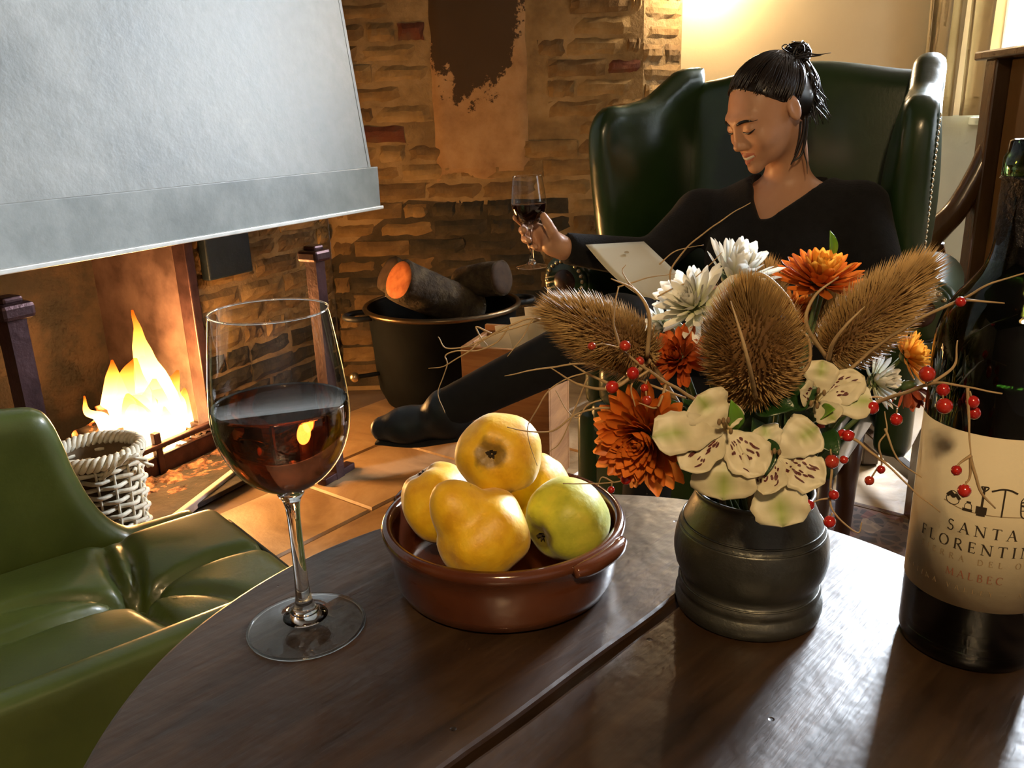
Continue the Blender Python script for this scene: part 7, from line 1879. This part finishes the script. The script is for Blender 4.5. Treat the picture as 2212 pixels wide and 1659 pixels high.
V, Q = sdf_mesh(lambda P: smin(legs(P, 0.004), sd_ell(P, tuple(PEL), (0.182, 0.135, 0.115), RT), 0.04), (-0.15, 1.20, 0.07), (0.85, 2.02, 0.76), 0.010); obj('trousers', V, Q, M_trs, person)
# boots
TO1 = at(812, 928, 1.56); HE1 = at(985, 905, 1.505)
def boot1(P):
    d = sd_capsule(P, tuple(AN1), tuple(AN1.lerp(HE1, 0.75)), 0.042, 0.038)
    d = smin(d, sd_capsule(P, tuple(HE1.lerp(TO1, 0.12)), tuple(HE1.lerp(TO1, 0.62)), 0.034, 0.036), 0.03)
    d = smin(d, sd_capsule(P, tuple(HE1.lerp(TO1, 0.55)), tuple(TO1.lerp(HE1, 0.10)), 0.034, 0.026), 0.02)
    return d
V, Q = sdf_mesh(boot1, (-0.36, 1.40, 0.36), (0.0, 1.68, 0.62), 0.007); bt = obj('boot', V, Q, M_boot, person)
sd1 = (TO1 - HE1).normalized(); dn = (Vector((0, 0, -1)) - sd1 * (-sd1.z)).normalized()
V, F = tube([HE1 + dn * 0.036, HE1.lerp(TO1, 0.5) + dn * 0.036, TO1 + dn * 0.024], [0.026, 0.030, 0.020], 12, 16, flat=0.25, up=sd1.cross(dn)); obj('sole', V, F, M_trs, bt)
def boot2(P):
    b0 = AN2 - Z * 0.045
    return smin(sd_capsule(P, tuple(AN2 + Z * 0.03), tuple(b0), 0.042, 0.040), sd_capsule(P, tuple(b0), tuple(b0 + g_ * 0.17 - Z * 0.012), 0.038, 0.028), 0.03)
V, Q = sdf_mesh(boot2, (AN2.x - 0.25, AN2.y - 0.28, 0.0), (AN2.x + 0.15, AN2.y + 0.12, 0.22), 0.008); obj('boot', V, Q, M_boot, person)

# hair: swept back to a loose knot, strands over a cap
def hair_cap(P):
    q = (P - HCn) @ RH / HS
    d = sd_ell(q, (0, -0.017, 0.030), (0.0760, 0.0960, 0.0810))
    d = smin(d, sd_ell(q, (0, -0.060, -0.015), (0.058, 0.050, 0.055)), 0.03)
    lim = np.interp(q[:, 2], [-0.08, -0.03, 0.00, 0.020, 0.040, 0.058, 0.074, 0.085, 0.11], [-0.050, -0.034, -0.010, 0.012, 0.031, 0.044, 0.056, 0.068, 0.078])
    lim = lim + 0.010 * (1 - np.clip(np.abs(q[:, 0]) / 0.03, 0, 1)) * 0.0
    return smax(d, (q[:, 1] - lim) * 0.8, 0.006) * HS
V, Q = sdf_mesh(hair_cap, np.array(Hc) - 0.16, np.array(Hc) + 0.16, 0.005); hair = obj('hair', V, Q, M_hair, person)
BUN = (0.012, -0.082, 0.098)
def on_cap(x, y, z, off=0.002):
    c = np.array([0, -0.017, 0.030]); r = np.array([0.0760, 0.0960, 0.0810]) + off
    v = np.array([x, y, z]) - c; k = np.linalg.norm(v / r)
    return c + v / k
VV, FF = [], []
hr = random.Random(5)
for i in range(230):
    a = hr.uniform(-1, 1)
    # start on the hairline: from one ear over the forehead to the other
    zt = 0.088 - 0.078 * abs(a) ** 1.25; yt = np.interp(zt, [-0.03, 0.00, 0.020, 0.040, 0.058, 0.074, 0.088], [-0.034, -0.010, 0.012, 0.031, 0.044, 0.056, 0.068]); xt = 0.078 * math.sin(a * 1.45)
    s = np.array([xt, yt - hr.uniform(0, 0.05), zt + hr.uniform(-0.004, 0.004)]); b_ = np.array(BUN) + np.array([hr.uniform(-0.012, 0.012), hr.uniform(-0.01, 0.01), hr.uniform(-0.012, 0.0)])
    pts = []
    for j in range(9):
        t = j / 8; p = s * (1 - t) + b_ * t
        p = on_cap(*p, off=0.0015 + 0.0025 * hr.random() + 0.004 * t)
        pts.append(hw(*p))
    v, f = tube(pts, [0.0012, 0.0022, 0.0020, 0.0012], 5, 14)
    o_ = len(VV); VV += v; FF += [tuple(k + o_ for k in q_) for q_ in f]
st = obj('swept_strands', VV, FF, M_hair, hair); st['kind'] = 'stuff'
# knot and loose tail, fanning down to picture right
VV, FF = [], []
kc = at(1722, 116, 1.740)
for i in range(70):
    a = hr.uniform(0, 6.28); b_ = hr.uniform(-0.5, 0.5)
    u1 = Vector((math.cos(a), 0.6 * math.sin(a), math.sin(a))).normalized(); u2 = Vector((hr.uniform(-1, 1), hr.uniform(-1, 1), hr.uniform(-1, 1))); u2 = (u2 - u1 * u2.dot(u1)).normalized()
    R_ = hr.uniform(0.014, 0.027)
    pts = [kc + u1 * (R_ * math.cos(t)) + u2 * (R_ * 0.9 * math.sin(t)) for t in np.linspace(0, hr.uniform(2, 4.5), 8)]
    v, f = tube(pts, [0.0010, 0.0016, 0.0010], 5, 14); o_ = len(VV); VV += v; FF += [tuple(k + o_ for k in q_) for q_ in f]
st = obj('hair_knot', VV, FF, M_hair, hair); st['kind'] = 'stuff'
VV, FF = [], []
for i in range(110):
    e_ = at(hr.gauss(1762, 14), hr.uniform(215, 272), hr.uniform(1.71, 1.78))
    m1 = at(hr.gauss(1742, 10), hr.uniform(150, 180), hr.uniform(1.72, 1.78))
    s0 = kc + Vector((hr.uniform(-0.012, 0.014), hr.uniform(-0.012, 0.012), hr.uniform(-0.008, 0.014)))
    v, f = tube([s0, m1, m1.lerp(e_, 0.5) + Vector((hr.uniform(-0.006, 0.006), 0, 0)), e_], [0.0014, 0.0018, 0.0014, 0.0004], 5, 14); o_ = len(VV); VV += v; FF += [tuple(k + o_ for k in q_) for q_ in f]
for (pts, r) in [([(1716, 122), (1745, 116), (1768, 118), (1795, 114)], 0.0016), ([(1718, 126), (1750, 122), (1775, 120)], 0.0018), ([(1715, 120), (1690, 104), (1698, 96), (1712, 106)], 0.0012), ([(1712, 118), (1722, 100), (1735, 98), (1738, 112)], 0.0020), ([(1750, 240), (1762, 268), (1760, 282)], 0.0008), ([(1762, 230), (1782, 252), (1788, 262)], 0.0008),
                 ([(1738, 250), (1735, 290), (1722, 330), (1708, 356)], 0.0035), ([(1744, 250), (1740, 300), (1730, 335), (1712, 350)], 0.0030), ([(1740, 260), (1736, 320), (1742, 350), (1744, 376)], 0.0016), ([(1730, 262), (1726, 300), (1716, 335)], 0.0022)]:
    v, f = tube([at(x, y, 1.70) for x, y in pts], [r, r, r * 0.8, r * 0.3], 6, 18); o_ = len(VV); VV += v; FF += [tuple(k + o_ for k in q_) for q_ in f]
st = obj('loose_tail', VV, FF, M_hair, hair); st['kind'] = 'stuff'

# eyebrows, lashes, teeth follow the face surface
def skin_y(x, z):
    ys = np.linspace(0.13, 0.04, 260)
    P = np.array([tuple(hw(x, y, z)) for y in ys]); d = head_sdf(P)
    k = np.argmax(d < 0)
    return ys[k]
for s in (-1, 1):
    pts = [hw(s * x, skin_y(s * x, z) + 0.0006, z) for x, z in ((0.013, 0.0150), (0.021, 0.0182), (0.032, 0.0195), (0.042, 0.0170), (0.050, 0.0115))]
    V, F = tube(pts, [0.0024, 0.0034, 0.0030, 0.0022, 0.0008], 6, 22, flat=0.5); obj('eyebrow', V, F, M_hair, person)
    pts = [hw(s * x, skin_y(s * x, z) + 0.0010, z) for x, z in ((0.0175, -0.0055), (0.024, -0.0085), (0.031, -0.0095), (0.038, -0.0085), (0.0455, -0.0045))]
    V, F = tube(pts, [0.0009, 0.0018, 0.0024, 0.0022, 0.0009], 6, 22); obj('eyelashes', V, F, M_hair, person)
V, F = tube([hw(-0.019, 0.0830, -0.0655), hw(0, 0.0920, -0.0695), hw(0.019, 0.0830, -0.0655)], 0.0042, 8, 14); obj('teeth', V, F, pmat('teeth', [(0.75, 0.70, 0.60)], rough=0.3), person)

# held glass, and the sheet of paper she reads
wine_glass(GX, gax, GH, GS, 0.150 * GS, 'wine glass of red wine held up in the woman\'s hand', M_wine_dark)
tl, tr_, br, bl = at(1265, 529, 1.66), at(1391, 522, 1.70), at(1500, 625, 1.50), at(1402, 652, 1.46)
V, F = [], []
for j in range(13):
    for i in range(9):
        u, v = i / 8, j / 12
        p = tl.lerp(tr_, u).lerp(bl.lerp(br, u), v)
        V.append(p - Z * (0.012 * math.sin(math.pi * v) * (1 - u)) )
F = [(j * 9 + i, j * 9 + i + 1, (j + 1) * 9 + i + 1, (j + 1) * 9 + i) for j in range(12) for i in range(8)]
menu = empty('menu_sheet', tl, 'cream sheet of paper the woman is reading', 'paper')
o = obj('sheet', V, F, pmat('cream_menu_paper', [(0.74, 0.66, 0.46), (0.78, 0.70, 0.50)], 5, 0.8), menu); s = o.modifiers.new('thickness', 'SOLIDIFY'); s.thickness = 0.0006
pm = tl.lerp(tr_, 0.52).lerp(bl.lerp(br, 0.52), 0.20); nrmS = (tr_ - tl).cross(bl - tl).normalized(); nrmS = nrmS if nrmS.dot(CAM - pm) > 0 else -nrmS
V, F = lathe([(0, 0.0009), (0.005, 0.0009)], pm, 12, nrmS); V = [pm + (v - pm) * (1.0 + 0.5 * mnoise.noise(v * 300)) for v in V]; obj('printed_crest', V, F, pmat('tan_print', [(0.42, 0.30, 0.14)], rough=0.8), menu)
